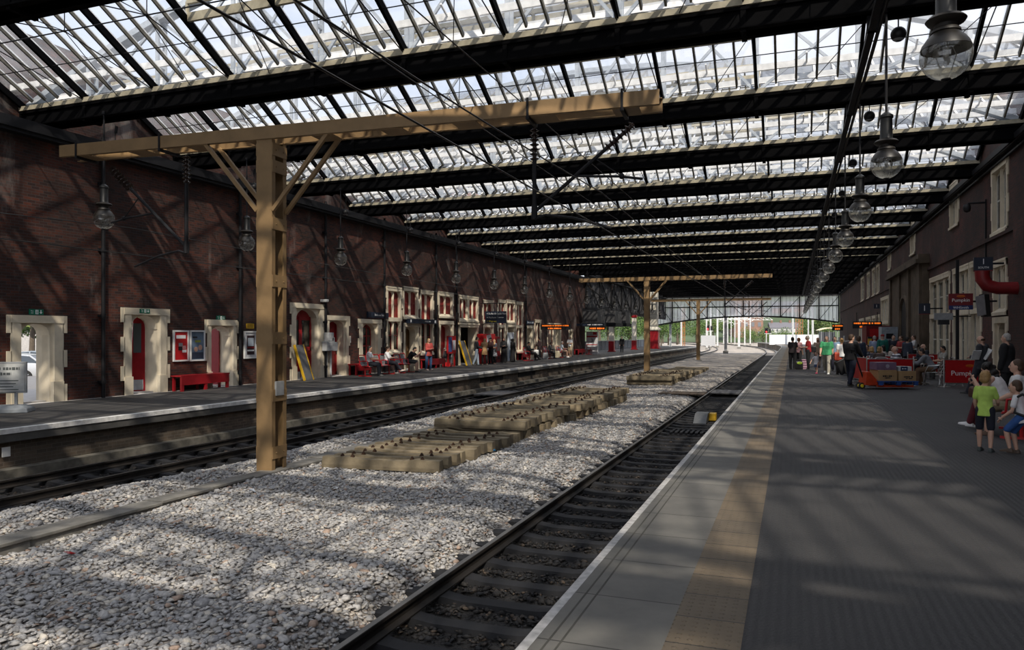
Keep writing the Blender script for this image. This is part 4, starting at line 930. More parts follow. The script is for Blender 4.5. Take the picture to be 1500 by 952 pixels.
# ================= TRACK, GANTRIES, LAMPS, FURNITURE =================
RAILS_ = M('rail_side_rust', (.014,.011,.009), .7, var=.3); RAILT = M('rail_head_steel', (.24,.23,.22), .30, .9, var=.15)
def rail(x, ya, yb, label):
    prof = [(-.07,-.15),(.07,-.15),(.07,-.135),(.012,-.115),(.010,-.045),(.036,-.035),(.036,-.004),(.03,0),(-.03,0),(-.036,-.004),(-.036,-.035),(-.010,-.045),(-.012,-.115),(-.07,-.135)]
    ys = [ya, YC] + [YC+(yb-YC)*k/24 for k in range(1, 25)]
    m = MB(); m.loft([[(*bend(x+px, y), -.915+pz) for px, pz in prof] for y in ys])
    npf = len(prof); m.mi = [0]*len(m.f)
    for i, f in enumerate(m.f[2:]): m.mi[i+2] = 1 if (i % npf) in (7,) else 0
    o = m.build('rail', [RAILS_, RAILT]); return tag(o, label, 'rail')
rail(-3.565, -8, 330, 'steel running rail bordering the pale ballast on the near track')
rail(-2.13, -8, 330, 'steel running rail close under the near platform edge')
rail(-11.90, -8, 330, 'steel running rail on the ballast side of the far track')
rail(-13.335, -8, 330, 'steel running rail close under the far platform edge')
SLPD = M('sooty_sleeper', (.013,.013,.015), .75, var=.3, scale=10)
def sleeper_mesh(L=2.5, w0=.27, w1=.21, h=.2, chan=True):
    m = MB(); hl = L/2
    st = [(-hl, 1, h), (-hl+.32, 1, h), (-.75, 1, h+.012), (-.42, .86, h-.03), (.42, .86, h-.03), (.75, 1, h+.012), (hl-.32, 1, h), (hl, 1, h)]
    m.loft([[(x, -w0/2*s, 0), (x, w0/2*s, 0), (x, w0/2*s, hh*.35), (x, w1/2*s, hh), (x, -w1/2*s, hh), (x, -w0/2*s, hh*.35)] for x, s, hh in st]); return m
s0 = sleeper_mesh().build('track_sleeper', SLPD)
k = 0
for tx, nm, y0, n in ((-2.85, 'near', 3.4, 90), (-12.62, 'far', 6.5, 60)):
    for i in range(n):
        o = s0 if k == 0 else s0.copy()
        if k: COL.objects.link(o)
        o.location = (tx, y0+.65*i, -1.27); k += 1
        tag(o, ('sooty black sleeper under the near track, %s from the camera' if nm == 'near' else 'black sleeper under the far track, %s from the camera') % nth(i), 'sleeper', 'sleepers under the %s track' % nm)
# spare concrete sleepers laid side by side between the tracks
def loose_sleeper(x, y, z, rz, label, group, clips, state={}):
    if 'p' not in state:
        o = sleeper_mesh(2.42, .285, .205, .215).build('concrete_sleeper', [CONC]); tag(o, 'x', 'sleeper')
        c = MB(); c.box(-.05,.05,-.045,.045,-.01,.02); c.prism([(-.045,.0),(-.04,.05),(-.005,.075),(.03,.05),(.045,.0)], lambda q: (q[0],-.035,q[1]), lambda q: (q[0],.035,q[1])); c.ball((.0,0,.07),(.03,.035,.02),8,6); c.tube([(-.02,-.05,.04),(-.02,.05,.04)],.012,6)
        c0 = c.mesh('rail_clip', RUST, True); state['p'] = o; state['c'] = c0; state['first'] = 1
    src = state['p']
    if state['first']: o = src; state['first'] = 0
    else: o = src.copy(); COL.objects.link(o)
    o.location = (x, y, z); o.rotation_euler = (random.uniform(-.03, .03), random.uniform(-.012, .012), rz+random.uniform(-.015, .015))
    o['label'] = label; o['group'] = group
    if clips:
        for q in (-.83, -.62, .62, .83):
            c = bpy.data.objects.new('rail_clip', state['c']); COL.objects.link(c); c.parent = o; c.location = (q, 0, .212); c.scale = (.72,.72,.72); c.rotation_euler = (0, 0, 0 if abs(q) > .7 else math.pi)
    return o
random.seed(11)
ZG = -.93
for i in range(10):
    loose_sleeper(-7.55+random.uniform(-.06,.06)+.0*i, 12.95+.40*i, ZG, R(9-.7*i), 'concrete sleeper lying in the loose single layer, %s from the gantry post' % nth(i), 'single layer of concrete sleepers', True)
for i in range(34):
    loose_sleeper(-7.52+random.uniform(-.08,.08), 17.0+.41*i, ZG, R(random.uniform(-2,2)), 'concrete sleeper under the top layer of the long stack, %s from the front' % nth(i), 'long stack of concrete sleepers, lower layer', i == 0)
for i in range(33):
    loose_sleeper(-7.55+random.uniform(-.09,.09)+(.12 if 12 < i < 20 else 0), 17.75+.40*i, ZG+.25, R(random.uniform(-2,3)+(5 if i < 4 else 0)), 'concrete sleeper on top of the long stack, %s from the front' % nth(i), 'long stack of concrete sleepers, top layer', True)
for i in range(46):
    loose_sleeper(-7.15+random.uniform(-.08,.08), 40.2+.42*i, ZG-.02, R(random.uniform(-2,2)), 'concrete sleeper at the bottom of the distant short stack, %s from the front' % nth(i), 'short stack of concrete sleepers, lower layer', False)
for i in range(23):
    loose_sleeper(-7.15+random.uniform(-.08,.08), 40.1+.42*i, ZG+.23, R(random.uniform(-2,2)), 'concrete sleeper on top of the distant short stack, %s from the front' % nth(i), 'short stack of concrete sleepers, top layer', i < 16)
# timber packing between the layers
# concrete cable trough along the ballast
TROUGH = M('trough_concrete', (.20,.19,.17), .85, var=.25, bump=.2)
tm = None
for i in range(15):
    if i == 0:
        m = MB(); m.prism([(-.17,-.14),(-.15,.0),(.15,.0),(.17,-.14)], lambda q: (q[0],-.53,q[1]), lambda q: (q[0],.53,q[1])); m.box(-.185,.185,-.53,.53,0,.045); tm = m.build('cable_trough', TROUGH, bevel=.008); o = tm
    else: o = tm.copy(); COL.objects.link(o)
    o.location = (-9.22+.02*math.sin(i*2)-.03*i*.3, 5.2+1.07*i, -.90+.012*math.sin(i*1.7)); o.rotation_euler = (0, R(2*math.sin(i)), R(1.5*math.sin(i*1.3)))
    tag(o, 'grey concrete cable trough section beside the gantry post line, %s from the camera' % nth(i), 'cable trough', 'concrete cable troughs')
# ---- overhead line gantries (twin channel post and cross beam)
def gantry(px_, py_, x0, x1, label, detail, zt=5.66, zb=-1.0):
    g = thing('line_gantry', label, 'gantry', (px_, py_, 0)); zc = zt-.24; dy = .23
    for s in (-1, 1):
        m = MB(); m.box(-.17,.17, s*dy-.007, s*dy+.007, zb, zc); m.box(-.17,-.155, *sorted((s*dy, s*(dy-.10))), zb, zc); m.box(.155,.17, *sorted((s*dy, s*(dy-.10))), zb, zc)
        m.build('post_channel', STRAW, g)
        m = MB(); a, b = x0-px_, x1-px_; yy = s*(dy+.03); m.box(a, b, yy-.008, yy+.008, zc, zt); m.box(a, b, *sorted((yy, yy-s*.08)), zc, zc+.014); m.box(a, b, *sorted((yy, yy-s*.08)), zt-.014, zt); m.build('beam_channel', STRAW, g)
    for k in range(7):
        zz = zb+.35+1.09*k
        if zz+.25 > zc: zz = zc-.30
        for sx in (-1, 1):
            b = MB(); b.box(*sorted((sx*.165, sx*.185)), -dy, dy, zz, zz+.23)
            for q in (-.12, .12): b.ball((sx*.187, q, zz+.11), .016, 6, 4)
            b.build('batten_plate', STRAW, g)
    n = 9
    for k in range(n):
        xx = x0-px_+.55+(x1-x0-1.1)*k/(n-1); m = MB(); m.box(xx-.22, xx+.22, -dy, dy, zc-.012, zc+.0); m.build('batten_plate', STRAW, g)
    for s in (-1, 1):
        for t in (-1, 1):
            m = MB(); m.bar((t*.17, s*(dy-.02), zc-1.35), (t*1.35, s*(dy-.02), zc+.02), .07, .07); m.build('brace', STRAW, g)
    m = MB(); m.box(-.3,.3,-.4,.4, zb-.2, zb+.06); m.build('foundation', GREYC, g)
    if detail:
        m = MB(); m.box(.165,.21,-.15,.10, .55,.82); m.build('number_plate_box', GREY, g)
        for xx in (-13.9, -11.8, -4.2, -2.6):
            m = MB(); xx -= px_; m.box(xx-.03, xx+.03, -dy-.05, dy+.05, zc-.06, zc-.01); m.box(xx-.02, xx+.02, -dy-.055, -dy-.04, zc-.05, zt+.06); m.box(xx-.02, xx+.02, dy+.04, dy+.055, zc-.05, zt+.06); m.build('clamp', IRON, g)
    return g
G1 = gantry(-9.4, 11.95, -14.35, -2.0, 'tall tan painted overhead line gantry nearest the camera, post standing in the ballast', True); G1.rotation_euler = (0, 0, R(3.5))
G2 = gantry(-9.4, 52.0, -14.2, -1.2, 'tan overhead line gantry standing behind the short sleeper stack', False, 5.72)
G3 = gantry(-9.4, 82.4, -14.4, -2.0, 'tan overhead line gantry furthest away, seen in front of the glazed end screen', False, 5.6)
INS = M('brown_porcelain', (.035,.022,.018), .25, var=.1)
def insulator(m, p, q, r=.085, n=7):
    p = Vector(p); q = Vector(q); d = q-p
    m.tube([p, q], .035, 8)
    for k in range(n): c = p+d*((k+.5)/n); u = d.normalized(); m.tube([c-u*.016, c+u*.002, c+u*.022], [r*.55, r, r*.6], 12)
def arm(label, drop, ins_top, far, wire, yy, zt, ln=1.72):
    """drop tube at x=drop, diagonal strut from its foot to an insulator at 'far', registration arm"""
    g = thing('cantilever_arm', label, 'cantilever', (0, yy, 0)); s = 1 if far > drop else -1; zl = zt-ln
    m = MB(); insulator(m, (drop, 0, zt-.05), (drop, 0, zt-.62)); m.build('insulator', INS, g, True)
    m = MB(); m.tube([(drop, 0, zt-.6), (drop, 0, zl-.05)], .038, 8); m.tube([(drop, 0, zl-.12), (drop, 0, zl+.12)], .055, 8); m.build('drop_tube', IRON, g, True)
    e = Vector((far, 0, zt-.15)); b = Vector((drop, 0, zl)); d = (e-b); c = b+d*.68
    m = MB(); insulator(m, c+d*.05, e); m.build('insulator', INS, g, True)
    m = MB(); m.tube([b, c+d*.06], .032, 8); m.build('strut', IRON, g, True)
    mid = b+d*.42; m = MB(); m.tube([mid, mid+Vector((s*.75, 0, -.06)), mid+Vector((s*1.15, 0, -.13))], .022, 8); m.tube([b+d*.62, mid+Vector((s*.8, 0, -.06))], .012, 6); m.ball(mid+Vector((s*.8,0,-.06)), .05, 8, 6); m.build('wire_support', IRON, g, True)
    m = MB(); z2 = zl-.12; m.tube([(drop, 0, z2), (drop+s*.2, 0, z2+.06), (drop+s*.7, 0, z2-.02), (drop+s*1.35, 0, z2-.22)], .022, 8); m.build('registration_arm', IRON, g, True)
    return g
arm('black cantilever arm with brown insulators hanging below the near gantry over the far track', -11.3, 0, -13.3, 0, 11.75, 5.33, 1.88)
arm('black cantilever arm with brown insulators hanging below the near gantry over the near track', -4.17, 0, -2.44, 0, 12.3, 5.33, 1.5)
arm('small black cantilever arm below the second gantry over the near track', -4.2, 0, -2.4, 0, 52.0, 5.45)
arm('small black cantilever arm below the second gantry over the far track', -11.85, 0, -13.7, 0, 52.0, 5.45)
arm('small black cantilever arm below the third gantry over the near track', -4.2, 0, -2.4, 0, 82.4, 5.35)
# contact and catenary wires
WIRE = M('copper_wire_dark', (.02,.018,.016), .5)
def wire(pts, r, label, name='overhead_wire'):
    m = MB(); m.tube(pts, r, 5); return tag(m.build(name, WIRE), label, 'wire', 'overhead wires')
gy = [11.95, 52, 82.4, 118]
def cat(x, z, sag):
    p = [(x, -10, z)]
    for a, b in zip([-10]+gy, gy+[150]):
        for k in range(1, 9): t = k/8; p.append((*bend(x, a+(b-a)*t), z-sag*4*t*(1-t)))
    return p
wire(cat(-13.0, 3.40, 0), .010, 'lower contact wire running above the far track'); wire(cat(-13.0, 3.95, .25), .009, 'upper catenary wire running above the far track')
wire(cat(-2.9, 3.45, 0), .010, 'lower contact wire running above the near track'); wire(cat(-2.9, 4.02, .25), .009, 'upper catenary wire running above the near track')
for i, x in enumerate((-6.3, -4.9)):
    wire([(x, -8, 6.3), (x, 25, 6.15), (x, 60, 6.2), (x, 112, 6.2)], .011, ['return feeder cable under the roof nearer the gantry post', 'return feeder cable under the roof nearer the near track'][i], 'feeder_cable')
# ---- globe lamps and loudspeakers
GLOBE = glass_mat('globe_glass', (.78,.79,.79), .12, .34, (.85,.85,.80), 6)
def make_lamp():
    t = thing('globe_lamp', 'x', 'lamp'); t['category'] = 'lamp'
    m = MB(); m.tube([(0,0,.86),(0,0,2.82)], .022, 8); m.lathe([(.05,2.76),(.05,2.84)], n=10); m.build('rod', IRON, t, True)
    m = MB(); m.lathe([(.04,.92),(.065,.90),(.115,.86),(.118,.82),(.10,.80),(.105,.46),(.115,.44),(.105,.42)], n=20); m.build('gear_canister', M('lamp_canister', (.008,.0085,.009), .4), t, True)
    m = MB(); m.lathe([(.10,.44),(.17,.42),(.205,.385),(.185,.355),(.12,.335),(.12,.30),(.145,.275),(.15,.25),(.13,.24)], n=24); m.build('collar', M('lamp_collar', (.018,.015,.012), .55, var=.3), t, True)
    m = MB(); m.lathe([(.13,.25),(.19,.19),(.235,.125),(.256,.07),(.250,.068),(.19,.175),(.12,.235)], n=28, cap=False); m.build('reflector_hood', M('lamp_hood', (.014,.012,.010), .4, var=.35, scale=12), t, True)
    m = MB(); prof = [(.262*math.cos(a), .262*math.sin(a)) for a in [R(d) for d in range(18, -89, -9)]]; m.lathe(prof[::-1], n=28, cap=False); m.build('globe', GLOBE, t, True)
    m = MB(); m.lathe([(.02,-.285),(.05,-.265),(.05,-.25),(.02,-.245)], n=12); m.build('end_cap', IRON, t, True)
    m = MB(); m.tube([(0,0,.2),(0,0,.05)], .03, 8); m.ball((0,0,.0), (.03,.03,.06), 10, 8); m.tube([(-.06,0,.1),(-.10,0,.0),(-.03,0,-.24)], .006, 5); m.tube([(.06,0,.1),(.10,0,.0),(.03,0,-.24)], .006, 5); m.build('bulb', M('milky_bulb', (.30,.30,.29), .3), t, True)
    return t
def make_speaker():
    t = thing('ball_loudspeaker', 'x', 'loudspeaker'); m = MB(); m.ball((0,0,0), .135, 16, 12); m.build('body', BLACK, t, True)
    m = MB(); m.tube([(0,0,.13),(0,0,.40),(.03,0,.52)], .014, 6); m.tube([(.02,0,.42),(.05,0,.60)], .04, 6); m.build('hanger', IRON, t, True); m = MB(); m.lathe([(.09,-.105),(.10,-.095),(.06,-.125)], n=14); m.build('grille', GREY, t, True)
    return t
lampT = make_lamp(); LT = tree(lampT); spkT = make_speaker(); ST = tree(spkT); first = True
ys = [Y0B-.2+BAY*i for i in range(18)]
for side, x, nm, yo in (('r', 1.58, 'near', 0), ('l', -17.0, 'far', 5.3)):
    for i in range(18 if side == 'r' else 17):
        y = ys[i] if side == 'r' else Y0B+BAY*(i+1)-.3
        o = lampT if first else dup(LT); s = spkT if first else dup(ST); first = False
        o.location = (x, y, 4.76); o['label'] = 'clear glass globe pendant lamp over the %s platform, %s from the camera' % (nm, nth(i)); o['group'] = 'globe lamps over the %s platform' % nm
        s.location = (1.84 if side == 'r' else -17.0, y+(6.1 if side == 'r' else .35), 7.25-(.0 if side == 'r' else .55)); s['label'] = 'black ball loudspeaker under a roof beam above the %s platform, %s from the camera' % (nm, nth(i)); s['group'] = 'ball loudspeakers over the %s platform' % nm
m = MB(); m.box(1.30,1.42,-10,112,7.22,7.30); m.tube([(1.48,-10,7.26),(1.48,112,7.26)], .035, 8)
for yb in BEAMS: m.box(1.28,1.5,yb-.06,yb+.06,7.22,7.52)
tag(m.build('cable_tray', IRON), 'long black cable tray running under the roof beams beside the globe lamps', 'cable tray')
# ---- downpipes on the left wall
for i, (px, lab) in enumerate(((148, 'between the first two stone doorways'), (349, 'beside the yellow warning sign'), (474.5, 'right of the red double doors'), (561, 'beside the arched red window'), (637, 'beside the waiting room windows'), (667, 'next to the square dark doorway'), (769, 'beyond the tall stone windows'))):
    y = lw(px); m = MB(); m.tube([(XL+.09, y, ZP2), (XL+.09, y, 7.4)], .055, 10)
    for zz in (.3, 2.2, 4.1, 6.0, 7.2): m.lathe([(.075,zz),(.075,zz+.12)], (XL+.09,y,0), 10); m.box(XL, XL+.05, y-.12, y+.12, zz+.02, zz+.1)
    tag(m.build('downpipe', IRON, smooth=True), 'black cast iron downpipe on the far wall '+lab, 'downpipe', 'downpipes on the far wall')
# ---- signs on the left wall
def flat(name, label, cat, px0, px1, py0, py1, mat, d=.03, z=None, frame=None, grp=None):
    ya, yb = lw(px0), lw(px1); za, zb = lz((px0+px1)/2, py1), lz((px0+px1)/2, py0)
    o = thing(name, label, cat, (XL, (ya+yb)/2, (za+zb)/2), 0, grp); w, h = yb-ya, zb-za
    MB().box(.0, d, -w/2, w/2, -h/2, h/2).build('panel', mat, o)
    if frame:
        f = MB(); t = .05
        for q in ((-w/2-t, w/2+t, h/2, h/2+t), (-w/2-t, w/2+t, -h/2-t, -h/2), (-w/2-t, -w/2, -h/2, h/2), (w/2, w/2+t, -h/2, h/2)): f.box(0, d+.025, *q)
        f.build('frame', frame, o)
    return o, w, h, d
def patch(o, name, mat, y0, y1, z0, z1, d): return MB().box(d, d+.004, y0, y1, z0, z1).build(name, mat, o)
def exit_sign(px0, px1, py0, py1, where, off=.02):
    o, w, h, d = flat('exit_sign', 'green and white emergency exit sign above the '+where, 'sign', px0, px1, py0, py1, GREEN, off+.02, grp='emergency exit signs')
    d = off+.02
    patch(o, 'white_figure_panel', WHT, -w*.07, w*.13, -h*.4, h*.4, d)
    text('Fire\nexit', h*.34, WHT, (d+.004, -w*.3, 0), RXP, o)
    m = MB(); c = w*.31; m.add([(d+.004,c,-h*.35),(d+.004,c+h*.3,0),(d+.004,c+h*.1,0),(d+.004,c+h*.1,h*.38),(d+.004,c-h*.1,h*.38),(d+.004,c-h*.1,0),(d+.004,c-h*.3,0)], [(0,1,2,3,4,5,6)]); m.build('arrow', WHT, o)
    m = MB(); d2 = d+.006; m.box(d2, d2+.002, -w*.0, w*.05, -h*.3, h*.18); m.ball((d2, w*.03, h*.26), (.003, h*.07, h*.07), 8, 6); m.build('running_figure', GREEN, o)
exit_sign(42, 63, 453, 461, 'doorway showing the silver car', .0); exit_sign(202.5, 217, 452.5, 458.5, 'open red door', .05); exit_sign(316.5, 329.5, 462.5, 468.5, 'small doorway beside the red bench', 0)
o, w, h, d = flat('poster', 'framed red notice poster above the red bench', 'poster', 254.5, 273.5, 486, 527, REDB, .03, frame=WHITE, grp='framed wall posters')
patch(o, 'white_heading', WHT, -w*.36, w*.36, h*.26, h*.38, d); patch(o, 'grey_picture', GREY, -w*.18, w*.12, -h*.02, h*.10, d); patch(o, 'dark_picture', BLACK, -w*.2, w*.1, -h*.16, -h*.03, d); patch(o, 'white_label', WHT, w*.1, w*.42, -h*.24, -h*.14, d)
for k in range(3): patch(o, 'small_lettering', WHT, w*.12, w*.38, h*(-.02-.04*k), h*(-.008-.04*k), d)
o, w, h, d = flat('poster', 'framed blue grey picture poster of two people next to the red notice', 'poster', 279, 297.5, 486, 526.5, M('poster_blue', (.13,.19,.27), .4, var=.3, scale=3), .03, frame=WHITE, grp='framed wall posters')
patch(o, 'heading', BLACK, -w*.38, -w*.02, h*.28, h*.33, d); patch(o, 'green_heading', M('poster_green', (.28,.32,.06), .5), -w*.2, w*.25, h*.12, h*.2, d)
m = MB()
for yy, zz, rr in ((-w*.12, -h*.13, w*.15), (w*.22, -h*.07, w*.16)): m.lathe([(rr,0),(rr*.9,.004)], (d, yy, zz), 14, (0,R(90),0))
m.build('portrait_faces', SKIN['pale'], o); patch(o, 'portrait_clothes', M('poster_dark', (.03,.04,.07), .5), -w*.45, w*.45, -h*.47, -h*.24, d)
o, w, h, d = flat('poster', 'framed white poster with a dark phone shaped picture beside the gantry post', 'poster', 358, 374.5, 487, 523, M('poster_pale', (.5,.5,.52), .4), .03, frame=WHITE, grp='framed wall posters')
patch(o, 'phone_picture', M('poster_plum', (.03,.015,.02), .4), -w*.33, w*.33, -h*.4, h*.38, d); patch(o, 'screen_picture', M('poster_grey', (.35,.40,.46), .5), -w*.25, w*.25, -h*.05, h*.28, d+.003); patch(o, 'red_band', REDD, -w*.33, w*.33, -h*.14, -h*.08, d+.003); patch(o, 'white_band', WHT, -w*.3, w*.28, -h*.26, -h*.2, d+.003)
o, w, h, d = flat('warning_sign', 'small yellow warning sign above the framed phone poster', 'sign', 360.5, 371.5, 474, 481, YEL, .02)
for k in range(3): patch(o, 'small_lettering', BLACK, -w*.4, w*.4, h*(.2-.25*k), h*(.3-.25*k), d)
o, w, h, d = flat('station_name_sign', 'navy station name board above the arched red window', 'sign', 537, 567, 457.5, 466, NAVY, .09)
text('Stoke-on-Trent', h*.55, WHT, (d+.003, w*.06, h*.03), RXP, o); patch(o, 'red_edge', REDD, -w*.5, w*.5, -h*.58, -h*.46, d-.02)
o, w, h, d = flat('waiting_room_sign', 'long navy waiting room sign across the brown door', 'sign', 594, 633.5, 467.5, 474, NAVY, .28)
text('Waiting room', h*.52, WHT, (d+.003, w*.14, 0), RXP, o); patch(o, 'pictogram', WHT, w*.40, w*.46, -h*.3, h*.3, d); patch(o, 'white_end', WHT, -w*.49, -w*.46, -h*.3, h*.3, d)
o, w, h, d = flat('notice_plate', 'small white notice plate between the narrow red door and arched window', 'sign', 509.5, 513.5, 492, 502, WHITE, .02); patch(o, 'small_lettering', GREY, -w*.3, w*.3, -h*.2, h*.3, d)
o, w, h, d = flat('toilets_sign', 'small blue sign over the first pale door past the tall windows', 'sign', 771, 781, 470, 475, M('sign_blue', (.02,.045,.09), .4), .06); marks(o, WHT, -w*.4, w*.4, 0, h*.4, d+.002, 3, 'y')
# projecting direction sign
def hang_sign(name, label, cat, X, Y, w, z0, z1, mat, d=.12):
    o = thing(name, label, cat, (X, Y, (z0+z1)/2)); MB().box(-w/2, w/2, -d/2, d/2, -(z1-z0)/2, (z1-z0)/2).build('panel', mat, o); return o, w, z1-z0, -d/2-.003
Ys, zt_ = onX(-17.4, 724, 456); zb_ = onX(-17.4, 724, 473.5)[1]; Dm = 17.4*SN+CN*Ys; wS = 33*Dm/F/CN*.93
o, w, h, d = hang_sign('direction_sign', 'hanging navy direction sign with white and yellow lines above the red machine', 'sign', -17.3, Ys, wS, zb_, zt_, NAVY)
text('< Buffet & Cycle Hub', h*.20, WHT, (-w*.42, d, h*.30), RYM, o, align='LEFT'); text('< Platform 1', h*.20, WHT, (-w*.42, d, -h*.02), RYM, o, align='LEFT'); marks(o, WHT, w*.16, w*.4, -h*.02, h*.09, d, 5); text('< Way out', h*.20, YELT, (-w*.42, d, -h*.33), RYM, o, align='LEFT')
m = MB(); [m.tube([(q, 0, h/2), (q, 0, h/2+.5)], .02, 6) for q in (-w*.4, w*.4)]; m.tube([(-w*.75,0,h/2+.5),(w*.5,0,h/2+.5)], .025, 6); m.build('hanger', IRON, o)
# hanging train indicators
def led_board(label, X, px, py0, py1, w, lines, mat=LEDO):
    Y, zt = onX(X, px, py0); zb = onX(X, px, py1)[1]
    o, w, h, d = hang_sign('train_indicator', label, 'display board', X, Y, w, zb, zt, BLACK, .2); o['group'] = 'amber train indicator boards'
    m = MB(); [m.tube([(q, 0, h/2), (q, 0, h/2+.6)], .025, 6) for q in (-w*.35, w*.35)]; m.build('hanger', IRON, o)
    for k, t in enumerate(lines): marks(o, mat, -w*.45+(w*.2 if k else 0), w*(.45 if k == 0 else .2), h*(.5-(k+.5)/len(lines)), h*.8/len(lines)*.62, d, k+int(px), name='amber_text')
    return o
led_board('amber lettered train indicator hanging over the far platform benches', -16.6, 814, 475, 483, 2.3, ['1st London Euston 12:24', '    On time'])
led_board('small amber train indicator at the far end of the brick wall', -16.6, 875, 478.5, 483.5, 1.5, ['On time'])
o, w, h, d = hang_sign('platform_sign', 'long navy sign projecting at the end of the far brick wall', 'sign', -17.3, lw(843), 2.6, lz(843, 477.5), lz(843, 474), NAVY); marks(o, WHT, -w*.1, w*.45, 0, h*.4, d, 4)
# wall cabinets and conduit boxes
o = thing('meter_boxes', 'cluster of small grey electrical boxes between the two red doors', 'electrical boxes', (XL, lw(476), 0)); 
for q, (px, py0, py1, w) in enumerate(((476.5,487,500,.4),(474.5,500,514,.45),(482.5,501,514,.4),(480,494,502,.2))):
    yy = lw(px)-lw(476); MB().box(.05,.3,yy-w/2,yy+w/2,lz(px,py1),lz(px,py0)).build('box', M('box_grey', (.36,.37,.38), .5), o, bevel=.02)
m = MB(); m.tube([(.12,.25,0),(.12,.25,1.3)], .05, 8); m.tube([(.12,-.05,0),(.12,-.05,1.3)], .03, 8); m.build('conduit', M('conduit_grey', (.35,.36,.37), .5), o)
o = MB().box(XL, XL+.3, lw(469), lw(473), lz(470,442.5), lz(470,438.5)).build('security_camera', M('box_grey', (.3,.3,.3)), bevel=.02); tag(o, 'small grey camera box on the corner of the red double door surround', 'camera')
# ---- wheelchair ramps leaning on wall
def ramp_(px, label, py0, py1, w=.55, lean=.5):
    y = lw(px); h = lz(px, py0)-ZP2; o = thing('folding_ramp', label, 'ramp', (XL+.12, y, ZP2), 0, 'yellow edged ramps')
    for s in (-1, 1): MB().bar((.02,s*w/2,h),(.52,s*w/2,0),.05,.09).build('side_rail', YEL, o)
    m = MB(); m.prism([(-w/2,0),(w/2,0)][:2]+[(w/2,.02),(-w/2,.02)], lambda q: (.03+q[1],q[0],h), lambda q: (.53+q[1],q[0],0)); m.build('deck', M('ramp_deck', (.10,.10,.105), .7), o)
    return o
ramp_(433, 'yellow edged grey wheelchair ramp leaning beside the red double doors', 505, 556); ramp_(673, 'yellow edged wheelchair ramp leaning beside the square dark doorway', 499, 537, .7)
# ---- benches
def wall_bench(px0, px1, label, back=True):
    ya, yb = lw(px0), lw(px1); L = yb-ya; o = thing('wall_bench', label, 'bench', (XL+.05, (ya+yb)/2, ZP2), 0, 'red wooden wall benches')
    m = MB(); m.box(.0,.44,-L/2,L/2,.47,.51); m.build('seat', REDP, o); m = MB(); m.box(.40,.44,-L/2+.02,L/2-.02,.20,.47); m.build('apron', REDP, o)
    n = max(2, int(L/1.0)+1)
    for k in range(n):
        yy = -L/2+.08+(L-.16)*k/(n-1); MB().box(.36,.43,yy-.05,yy+.05,0,.47).build('leg', REDP, o); MB().box(.03,.09,yy-.04,yy+.04,0,.47).build('leg', REDP, o)
    return o
wall_bench(248, 320, 'long red wooden bench below the two framed posters'); wall_bench(508, 531, 'short red wooden wall bench behind the seated men'); wall_bench(614, 641, 'red wooden wall bench below the waiting room window')
wall_bench(756, 768, 'red wooden wall bench behind the man in the black suit'); wall_bench(840, 852, 'red wooden wall bench at the end of the brick wall')
# perforated red metal seats
MESH = M('seat_mesh_grey', (.22,.22,.23), .5)
def metal_seat(x, y, z, rz, n, label, group):
    o = thing('platform_bench', label, 'bench', (x, y, z), R(rz), group); p = .58
    for k in range(n):
        cx = (k-(n-1)/2)*p
        m = MB(); prof = [(.26,.43),(.05,.45),(-.12,.43),(-.2,.5),(-.28,.85)]
        for (a, b), (c, d) in zip(prof, prof[1:]): m.bar((cx,a,b),(cx,c,d),.5,.02,(0,-.3,1))
        sp = m.build('seat_shell', MESH, o); m = MB()
        for s in (-.25,.25): m.tube([(cx+s,a,b) for a, b in [(.27,.41)]+prof+[(-.27,.89)]], .022, 8)
        m.tube([(cx-.25,-.28,.87),(cx-.18,-.29,.92),(cx+.18,-.29,.92),(cx+.25,-.28,.87)], .022, 8); m.build('seat_frame', REDB, sp, True)
    for k in range(n+1):
        cx = (k-n/2)*p; m = MB(); m.tube([(cx,-.2,.48),(cx,-.22,.64),(cx,.0,.67),(cx,.2,.65),(cx,.22,.44)], .022, 8); m.build('armrest', REDB, o, True)
    m = MB(); m.tube([(-n*p/2,0,.40),(n*p/2,0,.40)], .035, 8); m.build('beam', REDB, o)
    for s in (-1, 1):
        m = MB(); xx = s*(n*p/2-.12); m.tube([(xx,0,.4),(xx,0,.03)], .03, 8); m.box(xx-.05,xx+.05,-.3,.3,0,.035); m.build('leg', REDB, o)
    return o
def seat_for(key, **k): p = SITTERS.get(key) or SEATR[key]; return p.location
a, c = SITTERS['a'].location, SITTERS['c'].location
for i, (p, n, lab) in enumerate(((('a','b'), 2, 'red metal seat row holding the two people in white tops'), (('c',), 2, 'red metal seat row under the man in the black T-shirt'), (('d',), 1, 'red metal seat under the man in the black suit'), (('e',), 2, 'red metal seat row under the person in dark grey'), (('f',), 2, 'red metal seat row under the person in the pale blue shirt'))):
    ls = [SITTERS[q].location for q in p]; x = sum(l.x for l in ls)/len(ls)-.05; y = sum(l.y for l in ls)/len(ls); n_ = n if len(p) == 1 else max(n, int(abs(ls[0].y-ls[-1].y)/.58)+2)
    metal_seat(x, y+(-.3 if p == ('c',) else 0), ZP2, -90, n_, lab, 'red metal seats on the far platform')
x, y = P2(852, 519); metal_seat(XL+.9, lw(851), ZP2, -90, 2, 'empty red metal seat row at the end of the far brick wall', 'red metal seats on the far platform')
pp = SEATR['p'].location; pq = SEATR['q'].location
metal_seat((pp.x+pq.x)/2+.12, (pp.y+pq.y)/2, 0, 78, 3, 'red metal seat row under the curly haired woman at the near platform', 'red metal seats on the near platform')
